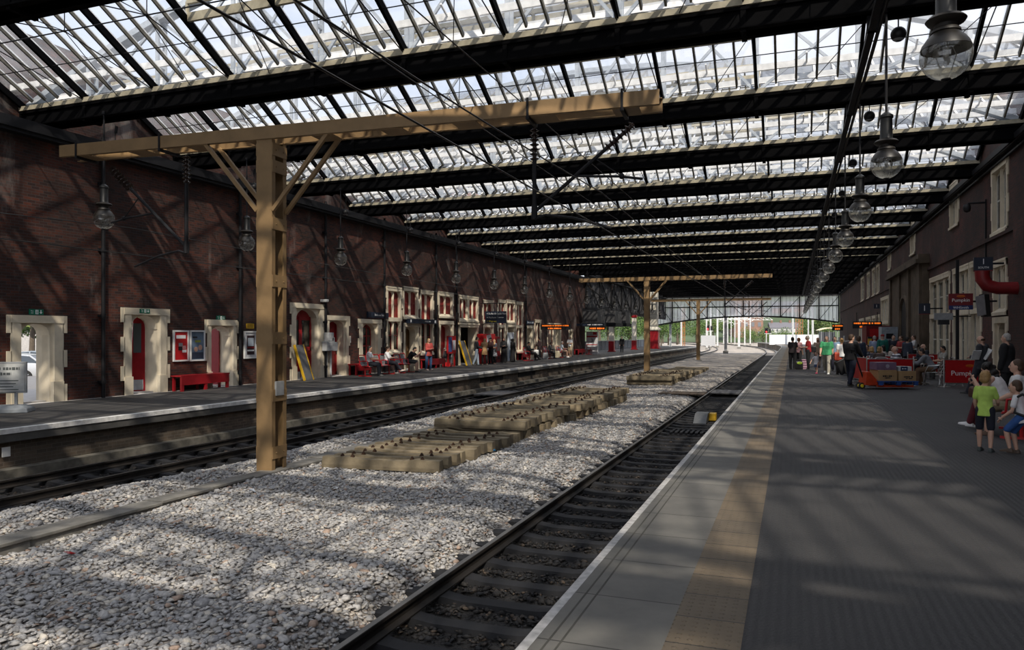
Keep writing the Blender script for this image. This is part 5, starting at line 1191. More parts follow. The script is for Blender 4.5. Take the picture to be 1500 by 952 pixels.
# ---- machines on the left platform
x = XL+.75
def cab(name, label, cat, px0, px1, py1, dx, mat, face=True):
    Xf = XL+.1+dx; ya, yb = onX(Xf, px0, 500)[0], onX(Xf, px1, 500)[0]; h = onX(Xf, (px0+px1)/2, py1)[1]-ZP2
    o = thing(name, label, cat, (XL+.1+dx/2, (ya+yb)/2, ZP2)); w = yb-ya
    MB().box(-dx/2, dx/2, -w/2, w/2, 0, h).build('cabinet', mat, o, bevel=.02); return o, w, h, dx/2
o, w, h, d = cab('photo_booth', 'tall red photo machine with a silver screen panel on the far platform', 'photo machine', 708, 725.5, 489, .45, REDB)
m = MB(); m.prism([(-w*.2,h*.42),(-w*.22,h*.95),(w*.12,h*.98),(w*.18,h*.42)], lambda q: (d,q[0],q[1]), lambda q: (d+.02,q[0],q[1])); m.build('silver_panel', M('panel_silver', (.5,.5,.52), .35), o)
MB().box(d+.02,d+.035,-w*.14,w*.14,h*.60,h*.76).build('screen', M('screen_blue', (.12,.17,.22), .2), o); MB().box(d+.0,d+.15,-w*.16,w*.16,h*.44,h*.48).build('shelf', WHITE, o)
o, w, h, d = cab('vending_machine', 'narrow dark red vending machine beside the photo machine', 'vending machine', 727.5, 733, 493, .4, REDD)
MB().box(d,d+.01,-w*.4,w*.4,h*.45,h*.92).build('window', M('vend_glass', (.10,.08,.08), .2), o); MB().box(d,d+.02,-w*.3,w*.3,h*.12,h*.24).build('hatch', BLACK, o)
o, w, h, d = cab('ticket_machine', 'white and blue ticket machine standing in the doorway behind the robed pair', 'ticket machine', 745, 753, 487, .12, M('machine_white', (.55,.60,.66), .4))
MB().box(d,d+.01,-w*.15,w*.2,h*.70,h*.78).build('screen', M('screen_dark', (.02,.02,.03), .2), o); MB().box(d,d+.01,-w*.4,w*.4,h*.1,h*.4).build('lower_panel', M('machine_blue', (.16,.22,.30), .4), o)
# poster holder and pushchair
o = thing('leaflet_stand', 'red framed leaflet and timetable stand with a blue panel beside the pushchair', 'leaflet stand', (XL+.35, lw(653), ZP2))
w = lw(658)-lw(646.5); h = lz(652,492)-ZP2; MB().box(-.05,.05,-w/2,w/2,.75,h).build('board', REDB, o); MB().box(.05,.06,-w*.46,-w*.02,.85,h-.06).build('blue_poster', M('poster_navy', (.05,.07,.20), .5, var=.4, scale=8), o); MB().box(.05,.06,w*.06,w*.44,.95,h-.25).build('white_poster', M('poster_white', (.5,.5,.52), .5), o)
for s in (-1, 1): MB().box(-.04,.04,s*w*.4-.04,s*w*.4+.04,0,.75).build('leg', REDB, o)
x, y = P2(655, 537); o = thing('pushchair', 'folded black pushchair with white handles and a red wheeled base', 'pushchair', (x, y, ZP2), R(20))
m = MB(); m.loft([[(-.2,-.3,.45),(.2,-.3,.45),(.2,-.25,.5),(-.2,-.25,.5)],[(-.22,.1,.5),(.22,.1,.5),(.22,.05,.62),(-.22,.05,.62)],[(-.2,.35,.85),(.2,.35,.85),(.2,.28,.9),(-.2,.28,.9)]]); m.build('seat', BLACK, o)
for s in (-1, 1):
    m = MB(); m.tube([(s*.24,-.35,.12),(s*.24,.1,.55),(s*.24,.42,1.0),(s*.22,.55,1.02)], .018, 8); m.tube([(s*.24,.35,.12),(s*.24,-.2,.6)], .018, 8); m.build('frame', STEEL, o); m = MB(); m.tube([(s*.23,.45,1.01),(s*.20,.62,1.04)], .028, 8); m.build('handle', WHITE, o)
    for q in (-.35,.35): m = MB(); m.lathe([(.05,-.03),(.10,-.025),(.10,.025),(.05,.03)], (s*.26,q,.10), 16, (0,R(90),0)); m.build('wheel', RUBBER, o)
m = MB(); m.prism([(-.32,0),(.32,0),(.2,.22),(-.2,.22)], lambda q: (q[0],-.28,q[1]+.03), lambda q: (q[0],.28,q[1]+.03)); m.build('basket', REDB, o)
# information board at the left edge
x, y = P2(2, 604); o = thing('notice_board', 'grey framed white notice board on a weighted grey base by the doorway', 'notice board', (x, y, ZP2), R(38))
Dn = -SN*x+CN*y; w = 1.05; zt = CAMZ-(530-HY)*Dn/F-ZP2; zb = CAMZ-(576-HY)*Dn/F-ZP2
MB().box(-w/2,w/2,-.03,.03,zb,zt).build('frame', GREY, o, bevel=.01); MB().box(-w/2+.05,w/2-.05,-.036,-.03,zb+.05,zt-.05).build('notice', M('notice_white', (.48,.49,.48), .5), o)
NT = M('notice_text', (.08,.09,.09)); marks(o, NT, -w*.38, w*.36, zt-.16, .07, -.039, 1); marks(o, NT, -w*.38, w*.2, zt-.28, .07, -.039, 2)
for k in range(5): MB().box(-w*.36,w*(.34-.05*(k%3)),-.041,-.037,zt-.45-.07*k,zt-.43-.07*k).build('text_line', M('notice_text', (.08,.09,.09)), o)
for s in (-.3,.3): MB().box(s-.03,s+.03,-.03,.03,.12,zb+.02).build('post', GREY, o)
m = MB(); m.loft([[(-.62,-.32,.0),(.62,-.32,0),(.62,.32,0),(-.62,.32,0)],[(-.6,-.3,.10),(.6,-.3,.10),(.6,.3,.10),(-.6,.3,.10)],[(-.45,-.18,.17),(.45,-.18,.17),(.45,.18,.17),(-.45,.18,.17)]]); m.build('base', M('base_grey', (.22,.24,.26), .6), o, bevel=.02)
# end of wall: information totem, columns, pier, sign boxes, fence
def column(px, py, ztop, label):
    x, y = P2(px, py); o = thing('platform_column', label, 'column', (XL+.3, onX(XL+.3, px, 500)[0], ZP2), 0, 'cream and red columns'); H = ztop-ZP2
    MB().box(-.26,.26,-.26,.26,1.15,H).build('shaft', CREAMW, o, bevel=.03); MB().box(-.29,.29,-.29,.29,.12,1.15).build('plinth', REDP, o, bevel=.02); MB().box(-.38,.38,-.38,.38,0,.12).build('foot', REDP, o, bevel=.02); MB().box(-.34,.34,-.34,.34,H-.3,H).build('capital', REDP, o, bevel=.03)
    return o
CREAMW = M('cream_column_paint', (.66,.62,.53), .5, var=.06)
column(896, 515, 4.2, 'square cream column with red base nearest the end of the brick wall'); column(929, 512, 4.2, 'square cream column with red base nearer the big pier')
yy = onX(XL+1.2, 957, 500)[0]; o = thing('stone_pier', 'massive cream pier with moulded cornice and red base at the roof end', 'pier', (XL+1.2, yy, ZP2))
MB().box(-.75,.75,-.75,.75,.1,2.4).build('plinth', REDP, o, bevel=.03); m = MB(); m.lathe([(1.1,2.4),(1.3,2.5),(1.3,2.65),(1.15,2.75),(.95,2.9)], n=4, rot=(0,0,R(45))); m.build('cornice', CREAMW, o); MB().box(-.6,.6,-.6,.6,2.85,7.6).build('shaft', CREAMW, o, bevel=.04); MB().box(-.9,.9,-.9,.9,0,.1).build('foot', REDP, o)
yq = onX(XL+1.0, 866, 500)[0]; o = thing('information_totem', 'white information totem with red bands and a number at the end of the brick wall', 'totem', (XL+1.1, yq, ZP2))
hh = 2.15; MB().box(-.55,.55,-.08,.08,0,hh).build('panel', M('totem_white', (.6,.6,.62), .4), o); MB().box(-.5,.5,-.09,-.08,1.62,1.75).build('red_band', REDB, o); MB().box(-.5,.5,-.09,-.08,.88,.95).build('red_band', REDB, o); text('3', .5, NAVY, (0,-.092,1.28), RYM, o); MB().box(.1,.45,-.09,-.08,1.85,2.1).build('red_emblem', REDB, o)
for i, (px, w, lab) in enumerate(((864, 2.0, 'grey backed hanging box sign nearest the brick wall end'), (890, 2.2, 'grey backed hanging box sign behind the first cream column'), (905, 1.6, 'grey backed hanging box sign between the two cream columns'))):
    Y = onX(XL+1.2, px+6, 470)[0]; o = thing('canopy_box', lab, 'hanging box', (XL+1.2, Y, 0), 0, 'grey hanging boxes'); z0_ = onX(XL+1.2, px, 478)[1]; z1_ = 4.2
    MB().box(-.7,.7,-w/2-.5,w/2+.5,z0_+.35,z1_).build('panel', M('grey_boarding', (.055,.055,.058), .6), o); MB().box(-.8,.8,-w/2-.6,w/2+.6,z0_,z0_+.35).build('base_rail', IRON, o)
# ---- catch: dome camera, wall bracket etc on the right wall
o = thing('dome_camera', 'black dome camera on a bracket high on the near building wall', 'camera', (XR, rw(1445), rz(1440, 304)))
m = MB(); m.tube([(0,0,.1),(-.55,0,.1),(-.6,0,.02)], .035, 8); m.build('bracket', IRON, o); m = MB(); m.lathe([(.10,.08),(.13,.0),(.13,-.08),(.10,-.16),(.02,-.2)], (-.6,0,-.02), 16); m.build('dome', BLACK, o, True)
MB().box(-.05,0,-.05,.05,-2.6,.2).build('conduit', IRON, o)
# ---- right hand signs
def perp_sign(name, label, px, py0, py1, wpx, X, mat):
    Y, zt = onX(X, px, py0); zb = onX(X, px, py1)[1]; D = -SN*X+CN*Y; return hang_sign(name, label, 'sign', X, Y, wpx*D/F, zb, zt, mat)
o, w, h, d = perp_sign('platform_number_sign', 'navy hanging sign reading 1 SOUTH beside the red duct', 1440, 377, 396, 24, 5.5, NAVY); text('1', h*.6, WHT, (0,d,h*.15), RYM, o); text('SOUTH', h*.22, WHT, (0,d,-h*.3), RYM, o); MB().box(w*.4,w*.4+.35,-.02,.02,-.03,.03).build('bracket', IRON, o); MB().box(-w/2,w/2,-.06,.06,-h/2-.03,-h/2).build('red_edge', REDD, o)
o, w, h, d = perp_sign('platform_number_sign', 'navy hanging platform number 1 sign before the stone arch', 1354, 444.5, 459.5, 15, 5.6, NAVY); text('1', h*.75, WHT, (0,d,0), RYM, o); MB().box(w*.5,w*.5+.5,-.02,.02,-.03,.03).build('bracket', IRON, o); MB().box(-w/2,w/2,-.06,.06,-h/2-.03,-h/2).build('red_edge', REDD, o)
o, w, h, d = perp_sign('platform_number_sign', 'small distant navy platform number sign above the amber indicator', 1284, 445, 452, 8, 5.4, NAVY); text('1', h*.8, WHT, (0,d,0), RYM, o)
o, w, h, d = perp_sign('shop_sign', 'red and blue hanging shop sign over the cafe', 1407, 430, 453.5, 31, 5.3, REDD)
text('Pumpkin', h*.30, WHT, (0,d,h*.08), RYM, o, sx=.95); m = MB(); m.ball((0,d,h*.33), (w*.18,.01,h*.09), 12, 8); m.build('orange_emblem', M('pumpkin_orange', (.50,.10,.01), .5), o); MB().box(-w/2,w/2,d-.006,d+.001,-h/2,-h*.24).build('blue_band', M('shop_blue', (.015,.025,.12), .4), o); text('WHSmith', h*.21, WHT, (0,d-.008,-h*.38), RYM, o)
m = MB(); m.tube([(w*.05,.1,-4.2+1.5*0-(-h/2)*0-0),(w*.05,.1,h/2)], .05, 8) if False else m.box(w*.5,w*.5+.7,-.02,.02,-.03,.03); m.build('bracket', IRON, o)
o = MB().box(-.05,.05,-.05,.05,0,4.4).build('lamp_post', IRON); o.location = (5.55, onX(5.5, 1400, 500)[0], 0); tag(o, 'thin dark post standing under the hanging shop sign', 'post')
o, w, h, d = perp_sign('heater_box', 'grey box heater unit hanging on the cafe front', 1382, 458.5, 468.5, 24, 5.4, GREY); MB().box(-w*.3,w*.3,-.1,.1,-h/2-.18,-h/2).build('lower_unit', BLACK, o); MB().box(w*.5,w*.5+.6,-.02,.02,-.02,.02).build('bracket', IRON, o)
o, w, h, d = perp_sign('display_screen', 'tilted dark display screen box below the red duct', 1443, 431, 464, 12, 5.9, BLACK); o.rotation_euler = (R(-8),0,R(25)); MB().box(-w*.5-.02,-w*.5,-.2,.2,-h*.45,h*.45).build('screen_panel', M('screen_grey', (.16,.16,.17), .3), o)
Y, z = onX(5.5, 1455, 412); o = MB(); o.tube([(-.28,0,.30),(-.27,0,.08),(-.15,0,-.12),(.10,0,-.2),(.88,0,-.22)], [.20,.20,.19,.18,.18], 16); o = o.build('red_duct', M('duct_red', (.20,.012,.014), .4), smooth=True); o.location = (5.5, Y, z); tag(o, 'thick dark red curved duct coming out of the near building wall', 'duct')
led_board('amber lettered train indicator hanging before the cafe crowd on the near platform', 4.6, 1270, 471, 481, 1.75, ['12:27 Manchester', 'Piccadilly  On time'])
led_board('small amber train indicator at the far end of the near platform', 4.2, 1227, 475, 484, 1.0, ['12:31', 'Crewe'])
# ---- cafe barriers, tables, chairs
def barrier(x, y, rz, w, label, word=None):
    o = thing('cafe_barrier', label, 'barrier', (x, y, 0), R(rz), 'red cafe barriers')
    MB().box(-w/2+.04,w/2-.04,-.012,.012,.14,.88).build('banner', REDB, o)
    for s in (-1, 1):
        m = MB(); m.tube([(s*w/2,0,0),(s*w/2,0,.95)], .02, 10); m.ball((s*w/2,0,.96), .026, 8, 6); p = m.build('post', STEEL, o, True); m = MB(); m.lathe([(.19,0),(.19,.012),(.05,.03)], (s*w/2,0,0), 20); m.build('foot', STEEL, p, True)
    for zz in (.12, .90): m = MB(); m.tube([(-w/2,0,zz),(w/2,0,zz)], .011, 8); m.build('rail', STEEL, o)
    if word: text(word, .23, WHT, (0,-.016,.45), RYM, o, sx=1.05); m = MB(); m.ball((w*.12,-.014,.70), (.13,.004,.05), 12, 8); m.build('orange_emblem', M('pumpkin_orange', (.5,.1,.01)), o)
    return o
x, y = atD(1304, 25.4); barrier(x, y, 18, 1.55, 'wide red cafe barrier behind the loaded pallet truck')
x, y = atD(1261, 27.0); barrier(x, y, 104, 1.7, 'red cafe barrier seen edge on behind the man with the pallet truck')
x, y = atD(1286, 29.2); barrier(x, y, 18, 1.0, 'small red cafe barrier in front of the blond seated people')
x, y = atD(1413, 24.6); barrier(x, y, 10, 1.25, 'red cafe barrier with white lettering beside the man in the grey suit', 'Pumpkin')
x, y = atD(1352, 32.0); barrier(x, y, 20, 1.3, 'dim red cafe barrier near the suited man at the back')
def table(x, y, label):
    o = thing('cafe_table', label, 'table', (x, y, 0), 0, 'silver cafe tables'); m = MB(); m.lathe([(.33,.70),(.35,.71),(.35,.735),(.33,.74)], n=24); m.build('table_top', STEEL, o, True)
    m = MB(); m.tube([(0,0,.03),(0,0,.71)], .03, 10); m.build('stem', STEEL, o)
    for k in range(4): a = k*math.pi/2+.4; m = MB(); m.tube([(0,0,.10),(.28*math.cos(a),.28*math.sin(a),.02)], .018, 6); m.build('leg', STEEL, o)
    return o
for px, D, lab in ((1349, 25.9, 'round silver cafe table holding papers before the waistcoat man'), (1300, 30.2, 'round silver cafe table between the seated women'), (1340, 30.5, 'round silver cafe table beside the seated suited man')):
    x, y = atD(px, D); table(x, y, lab)
x, y = atD(1347, 25.85)
o = MB().obox((x,y,.748),(.3,.22,.012),(0,0,.4)).build('newspaper', M('paper_white', (.6,.6,.6), .8)); tag(o, 'white newspaper lying on the cafe table before the waistcoat man', 'newspaper')
o = MB().obox((x-.06,y+.22,.762),(.24,.2,.04),(0,0,.1)).build('folded_cloth', M('folded_red', (.35,.03,.06), .8), bevel=.012); tag(o, 'red folded item lying behind the newspaper on the cafe table', 'folder')
def cafe_chair(loc, rz, label):
    o = thing('cafe_chair', label, 'chair', (loc[0], loc[1], 0), rz, 'silver cafe chairs')
    m = MB(); 
    for k in range(7): m.box(-.21,.21,-.22+.065*k,-.18+.065*k,.435,.45)
    m.build('seat', STEEL, o)
    for s in (-1, 1):
        m = MB(); m.tube([(s*.25,.26,0),(s*.24,.2,.45),(s*.25,.1,.66),(s*.25,-.2,.68)], .014, 8); m.tube([(s*.25,-.30,0),(s*.23,-.20,.45),(s*.22,-.28,.84)], .014, 8); m.build('side_frame', STEEL, o, True)
    m = MB(); m.tube([(-.22,-.28,.82),(-.15,-.31,.86),(.15,-.31,.86),(.22,-.28,.82)], .014, 8)
    for zz in (.56,.66,.75): m.bar((-.22,-.25,zz),(.22,-.25,zz),.03,.008)
    m.build('backrest', STEEL, o); return o
for k, lab in dict(g='dark haired person behind the barriers', h='blond person behind the barriers', i='fair haired person behind the barriers', j='long haired woman in the pale top', k='woman in the light summer top', l='striped shirt man', m='suited cafe man', n='waistcoat man', o='person below the shop sign').items():
    p = SEATR[k]; cafe_chair(p.location, p.rotation_euler.z, 'silver slatted cafe chair under the '+lab)
x, y = atD(1392, 25.3); cafe_chair((x, y), R(100), 'empty silver cafe chair next to the lettered red barrier')
# ---- pallet truck with boxes
x, y = atD(1300, 23.9); PT = thing('pallet_truck', 'red pallet truck carrying a blue pallet of cartons', 'pallet truck', (x, y, 0), R(20))
OR = M('truck_orange_red', (.50,.05,.015), .4)
for s in (-1, 1): MB().box(-.45,.68,s*.22-.08,s*.22+.08,.07,.13).build('fork', OR, PT)
m = MB(); m.prism([(-.82,.12),(-.42,.12),(-.42,.26),(-.66,.55),(-.78,.55)], lambda q: (q[0],-.24,q[1]), lambda q: (q[0],.24,q[1])); m.build('chassis', OR, PT, bevel=.015)
m = MB(); m.tube([(-.78,0,.35),(-1.05,0,1.15)], .025, 8); m.tube([(-1.05,-.17,1.12),(-1.1,-.14,1.25),(-1.1,.14,1.25),(-1.05,.17,1.12),(-1.05,-.17,1.12)], .017, 8); m.build('handle', IRON, PT, True)
for s in (-1, 1):
    m = MB(); m.lathe([(.03,-.03),(.10,-.03),(.10,.03),(.03,.03)], (-.86,s*.1,.10), 18, (R(90),0,0)); w_ = m.build('wheel', RUBBER, PT, True); m = MB(); m.lathe([(.02,-.034),(.055,-.034),(.055,.034),(.02,.034)], (-.86,s*.1,.10), 14, (R(90),0,0)); m.build('hub', YELT, w_)
rot = R(20)
def onpt(lx, ly): return (x+lx*math.cos(rot)-ly*math.sin(rot), y+lx*math.sin(rot)+ly*math.cos(rot))
BLUE = M('blue_pallet', (.02,.07,.26), .6, var=.2)
a = onpt(.16, 0); o = thing('blue_pallet', 'blue wooden pallet under the brown cartons on the truck', 'pallet', (*a, .135), rot)
for k in range(5): MB().box(-.62,.62,-.42+.17*k,-.29+.17*k,.10,.125).build('deck_board', BLUE, o)
for sx in (-.54,0,.54):
    for sy in (-.36,0,.36):
        if abs(sy) < .1 or True: MB().box(sx-.06,sx+.06,sy-.05,sy+.05,0,.10).build('block', BLUE, o)
def carton(lx, ly, z, w, d, h, mat, name, label, stripe=None):
    a = onpt(lx, ly); o = thing(name, label, 'box', (*a, z), rot, 'cartons on the pallet'); MB().box(-w/2,w/2,-d/2,d/2,0,h).build('carton', mat, o, bevel=.008)
    MB().box(-w/2,w/2,-.025,.025,h,h+.003).build('tape', M('parcel_tape', (.30,.2,.11), .4), o)
    return o, w, d, h
o, w, d, h = carton(-.14, 0, .262, .58, .6, .34, CARD, 'cardboard_box', 'brown lettered cardboard box at the handle end of the pallet'); marks(o, BLACK, -w*.26, w*.30, h*.45, .05, -d/2-.002, 6); marks(o, BLACK, -w*.15, w*.2, h*.28, .04, -d/2-.002, 7)
o, w, d, h = carton(.48, 0, .262, .54, .6, .31, CARD, 'cardboard_box', 'brown lettered cardboard box at the free end of the pallet'); marks(o, BLACK, -w*.2, w*.34, h*.42, .05, -d/2-.002, 8); marks(o, BLACK, -w*.1, w*.28, h*.25, .04, -d/2-.002, 9)
o, w, d, h = carton(-.15, 0, .605, .62, .5, .24, M('purple_carton', (.17,.11,.17), .5), 'drinks_carton', 'purple grey carton lying on top of the brown box'); m = MB(); m.lathe([(.06,0),(.06,.004)], (.03,-d/2,h*.5), 16, (R(90),0,0)); m.lathe([(.035,0),(.035,.007)], (.03,-d/2,h*.5), 16, (R(90),0,0)); m.build('round_emblem', M('emblem_pale', (.35,.32,.38)), o)
o, w, d, h = carton(.44, -.03, .575, .42, .4, .14, M('white_carton', (.42,.45,.48), .5), 'white_carton', 'small white and blue carton on top of the free end brown box'); MB().box(-.14,.08,-d/2-.003,-d/2,.0,h).build('blue_label', M('label_blue', (.02,.04,.10), .4), o); marks(o, WHT, -.09, .03, h*.5, .035, -d/2-.005, 10)
# ---- bags and luggage
def bag(name, label, px, py, size, mat, far=False, z=0, rz=20):
    x, y = (P2 if far else P1)(px, py)
    if far and x < -17.6: x = -17.6; y = onX(x, px, 500)[0]
    o = thing(name, label, 'bag', (x, y, (ZP2 if far else 0)+z), R(rz)); w, d, h = size
    m = MB(); m.loft([[(-w/2*s,-d/2*t,hh),(w/2*s,-d/2*t,hh),(w/2*s,d/2*t,hh),(-w/2*s,d/2*t,hh)] for hh, s, t in ((0,.92,.92),(h*.12,1,1),(h*.8,.98,.95),(h,.85,.6))]); m.build('body', mat, o, bevel=.02)
    m = MB(); m.tube([(-w*.2,0,h*.97),(-w*.17,0,h*1.16),(w*.17,0,h*1.16),(w*.2,0,h*.97)], .014, 8); m.build('handle', BLACK, o, True); return o
b_ = bag('holdall', 'black bag with a lime patch standing by the woman in pink', 1170, 541, (.36,.25,.42), BLACK); m = MB(); m.ball((0,-.13,.32), (.13,.02,.07), 12, 8); m.build('lime_patch', M('lime', (.35,.5,.05), .6), b_)
b_ = bag('striped_bag', 'pink and white striped bag standing next to the black bag', 1177.5, 541, (.26,.2,.50), M('pink_stripe', (.55,.38,.44), .7)); [MB().box(-.131,.131,-.104,.104,.06+.12*k,.12+.12*k).build('stripe', M('plum_stripe', (.22,.10,.16), .7), b_) for k in range(4)]
x, y = P1(1236, 549); o = thing('suitcase', 'black wheeled suitcase tilted beside the woman with the red bag', 'suitcase', (x+.1, y, .06), R(15)); o.rotation_euler = (0, R(-28), R(15)); MB().box(-.22,.22,-.14,.14,.04,.66).build('body', BLACK, o, bevel=.04); m = MB(); m.tube([(-.15,0,.66),(-.15,0,1.0),(.15,0,1.0),(.15,0,.66)], .013, 8); m.build('handle', STEEL, o, True); [MB().lathe([(.03,-.02),(.045,-.02),(.045,.02),(.03,.02)], (s*.17,.1,.02), 12, (R(90),0,0)).build('wheel', RUBBER, o) for s in (-1, 1)]
x, y = P1(1228, 549); bag('handbag', 'red handbag hanging at the side of the woman in the white T-shirt', 1228, 549, (.36,.16,.36), M('bag_red', (.42,.06,.03), .6), z=.62)
bag('shoulder_bag', 'black shoulder bag carried by the woman in the tan top', 1191, 540, (.28,.14,.32), BLACK, z=.85)
bag('carrier_bag', 'white carrier bag held by the dark dressed woman on the far platform', 785.5, 527.5, (.36,.16,.36), WHITE, True, .38)
bag('beige_bag', 'beige bag standing by the person in the pale blue shirt', 816.5, 523.5, (.38,.2,.55), M('bag_beige', (.42,.37,.26), .7), True)
bag('cream_bag', 'cream bag standing at the feet of the hunched man in black', 604.5, 539.5, (.42,.28,.48), M('bag_cream', (.55,.50,.38), .7, var=.3), True)
bag('grey_bag', 'grey holdall standing beside the seated person in dark grey', 799, 526, (.40,.25,.5), GREY, True)
r_ = SEATR['r']; m = MB(); m.loft([[(-.15*s,-.05,zz),(.15*s,-.05,zz),(.15*s,-.05-.17*t,zz),(-.15*s,-.05-.17*t,zz)] for zz, s, t in ((0,.9,.7),(.05,1,1),(.25,1,.95),(.36,.8,.6),(.40,.5,.3))])
o = thing('backpack', 'red backpack worn by the boy in blue shorts', 'backpack', (0,0,0), 0); o.location = r_.location+Vector((.09,-.06,.47)); o.rotation_euler = (R(-6),0,r_.rotation_euler.z); m.build('body', M('pack_red', (.50,.035,.012), .6), o, bevel=.03); m = MB(); m.loft([[(-.11*s,-.20,zz),(.11*s,-.20,zz),(.11*s,-.20-.07*t,zz),(-.11*s,-.20-.07*t,zz)] for zz, s, t in ((.04,.9,.6),(.08,1,1),(.18,1,.9),(.21,.8,.4))]); m.build('pocket', M('pack_dark_red', (.30,.02,.01), .6), o, bevel=.02)
for s in (-1, 1): m = MB(); m.tube([(s*.10,-.05,.36),(s*.10,.03,.40),(s*.10,.14,.34),(s*.11,.15,.15),(s*.11,-.04,.06)], .02, 8); m.build('strap', BLACK, o, True)
m = MB(); h_ = SEATR['p'].location; o = bag('handbag', 'brown handbag on the lap of the curly haired woman', 1432, 610, (.26,.14,.2), M('bag_brown', (.08,.035,.025), .6), z=0); o.location = (h_.x-.42, h_.y+.12, .58)
g_ = MB(); g_.obox((0,0,0),(.02,.24,.32),(.2,.5,.3)); x, y = atD(1446, 20.6); o = g_.build('newspaper', M('paper_white', (.6,.6,.6))); o.location = (x, y, 1.18); tag(o, 'folded white newspaper under the arm of the man in the grey suit', 'newspaper')
g_ = MB(); g_.obox((0,0,0),(.22,.02,.28),(.5,0,.3)); x, y = atD(1430, 20.45); o = g_.build('paper_sheet', M('paper_white', (.6,.6,.6))); o.location = (x, y, 1.16); tag(o, 'paper sheet in the hands of the man in the grey suit', 'paper')
# red posts and white fence at the far right
x, y = atD(1262, 60); o = thing('picket_fence', 'white picket fence at the far end of the near platform', 'fence', (x, y, 0), R(15))
for k in range(14): MB().box(-2.6+.4*k,-2.5+.4*k,-.02,.02,.1,1.55+.1*(k%2)).build('picket', WHITE, o)
for zz in (.4,1.2): MB().box(-2.7,2.8,-.05,-.02,zz,zz+.08).build('rail', WHITE, o)
x, y = atD(1274, 44); o = thing('yellow_bollard', 'yellow and black striped post behind the cafe barriers', 'post', (x, y, 0)); MB().box(-.1,.1,-.1,.1,0,1.5).build('post', YEL, o); MB().box(-.11,.11,-.11,.11,1.5,1.62).build('cap', BLACK, o)
x, y = atD(1283, 48); o = thing('kiosk', 'dim red kiosk with a white sign at the back of the near platform', 'kiosk', (x, y, 0), R(10)); MB().box(-.7,.7,-.5,.5,0,2.3).build('body', REDD, o); MB().box(-.5,.5,-.52,-.5,1.6,2.1).build('sign', REDB, o)
x, y = atD(1301, 45); o = thing('cash_machine', 'pale blue grey screen machine standing behind the crowd', 'machine', (x, y, 0), R(10)); MB().box(-.45,.45,-.3,.3,0,2.2).build('body', M('machine_grey', (.32,.36,.40), .4), o); MB().box(-.2,.2,-.32,-.3,1.5,1.8).build('screen', BLACK, o)
# ramp-shaped magnet, grid, crossing boards on the near track
x, y = onZ(-1.0, 1031, 612); o = thing('track_magnet', 'grey ramp with a yellow end lying between the near rails', 'track magnet', (-2.75, y, -1.1)); m = MB(); m.prism([(-.8,0),(.8,0),(.45,.26),(-.2,.26)], lambda q: (-.2,q[0],q[1]), lambda q: (.2,q[0],q[1])); m.build('ramp', M('ramp_grey', (.10,.105,.11), .6), o); m = MB(); m.box(.2,.42,.1,.5,0,.24); m.build('yellow_end', YEL, o, bevel=.02)
o = thing('drain_grid', 'slotted metal grid lying between the near rails before the grey ramp', 'grid', (-2.8, onZ(-1.05, 1005, 632)[1], -1.09)); 
for k in range(7): MB().box(-.45+.14*k,-.38+.14*k,-.35,.35,0,.05).build('bar', IRON, o)
for i, (xx, px, py, w, d, lab) in enumerate(((-4.6, 1000, 577, 2.0, 1.6, 'brown timber boarding lying beside the near track'), (-2.85, 1050, 574, 1.3, 2.2, 'grey crossing panel lying between the near rails'), (-12.6, 765, 577, 1.3, 2.5, 'dark crossing panel lying between the far rails'))):
    yy = onZ(-.95, px, py)[1]; o = thing('crossing_panel', lab, 'boarding', (xx, yy, -.965 if i else -.94), 0)
    for k in range(6): MB().box(-w/2+w/6*k, -w/2+w/6*(k+.94), -d/2, d/2, 0, .05).build('board', M('board_brown', (.09,.065,.045), .85, var=.3) if i == 0 else M('panel_grey', (.07,.07,.075), .7, var=.2), o)
# litter
def litter(name, label, px, py, mat, s):
    x, y = onZ(-.92, px, py); m = MB(); random.seed(px)
    m.add([(random.uniform(-1,1)*s, random.uniform(-.6,.6)*s, random.uniform(0,.5)*s) for _ in range(8)], [(0,1,2),(2,3,4),(4,5,6),(6,7,0),(0,2,4),(4,6,0),(1,3,5)]); o = m.build(name, mat); o.location = (x, y, -.92); sol = o.modifiers.new('s', 'SOLIDIFY'); sol.thickness = .006; tag(o, label, 'litter', 'litter on the ballast')
litter('crisp_packet', 'crumpled red packet lying on the ballast', 102, 812, REDB, .09); litter('plastic_bag', 'clear crumpled plastic bag lying next to the concrete trough', 368, 722, M('clear_plastic', (.42,.45,.50), .3), .16)
litter('paper_scrap', 'white paper scrap lying right of the front sleeper', 666, 690, WHITE, .07); litter('paper_scrap', 'white paper scrap lying behind the red packet', 134, 781, WHITE, .05); litter('blue_wrapper', 'blue wrapper lying against the sleeper ends', 722, 660, M('wrapper_blue', (.04,.22,.45), .4), .09)
litter('paper_scrap', 'small white scrap near the middle of the open ballast', 443, 752, WHITE, .06); litter('paper_scrap', 'white scrap lying before the red packet', 133, 822, WHITE, .045); litter('paper_scrap', 'pale scrap lying in front of the concrete sleepers', 492, 716, WHITE, .06)
o, w, h, d = hang_sign('platform_face_plate', 'small white plate on the far platform face at the left edge', 'plate', XE2-.12, onX(XE2-.1, 10, 662)[0], .02, onX(XE2-.1, 10, 669)[1], onX(XE2-.1, 10, 655)[1], WHITE, .16)
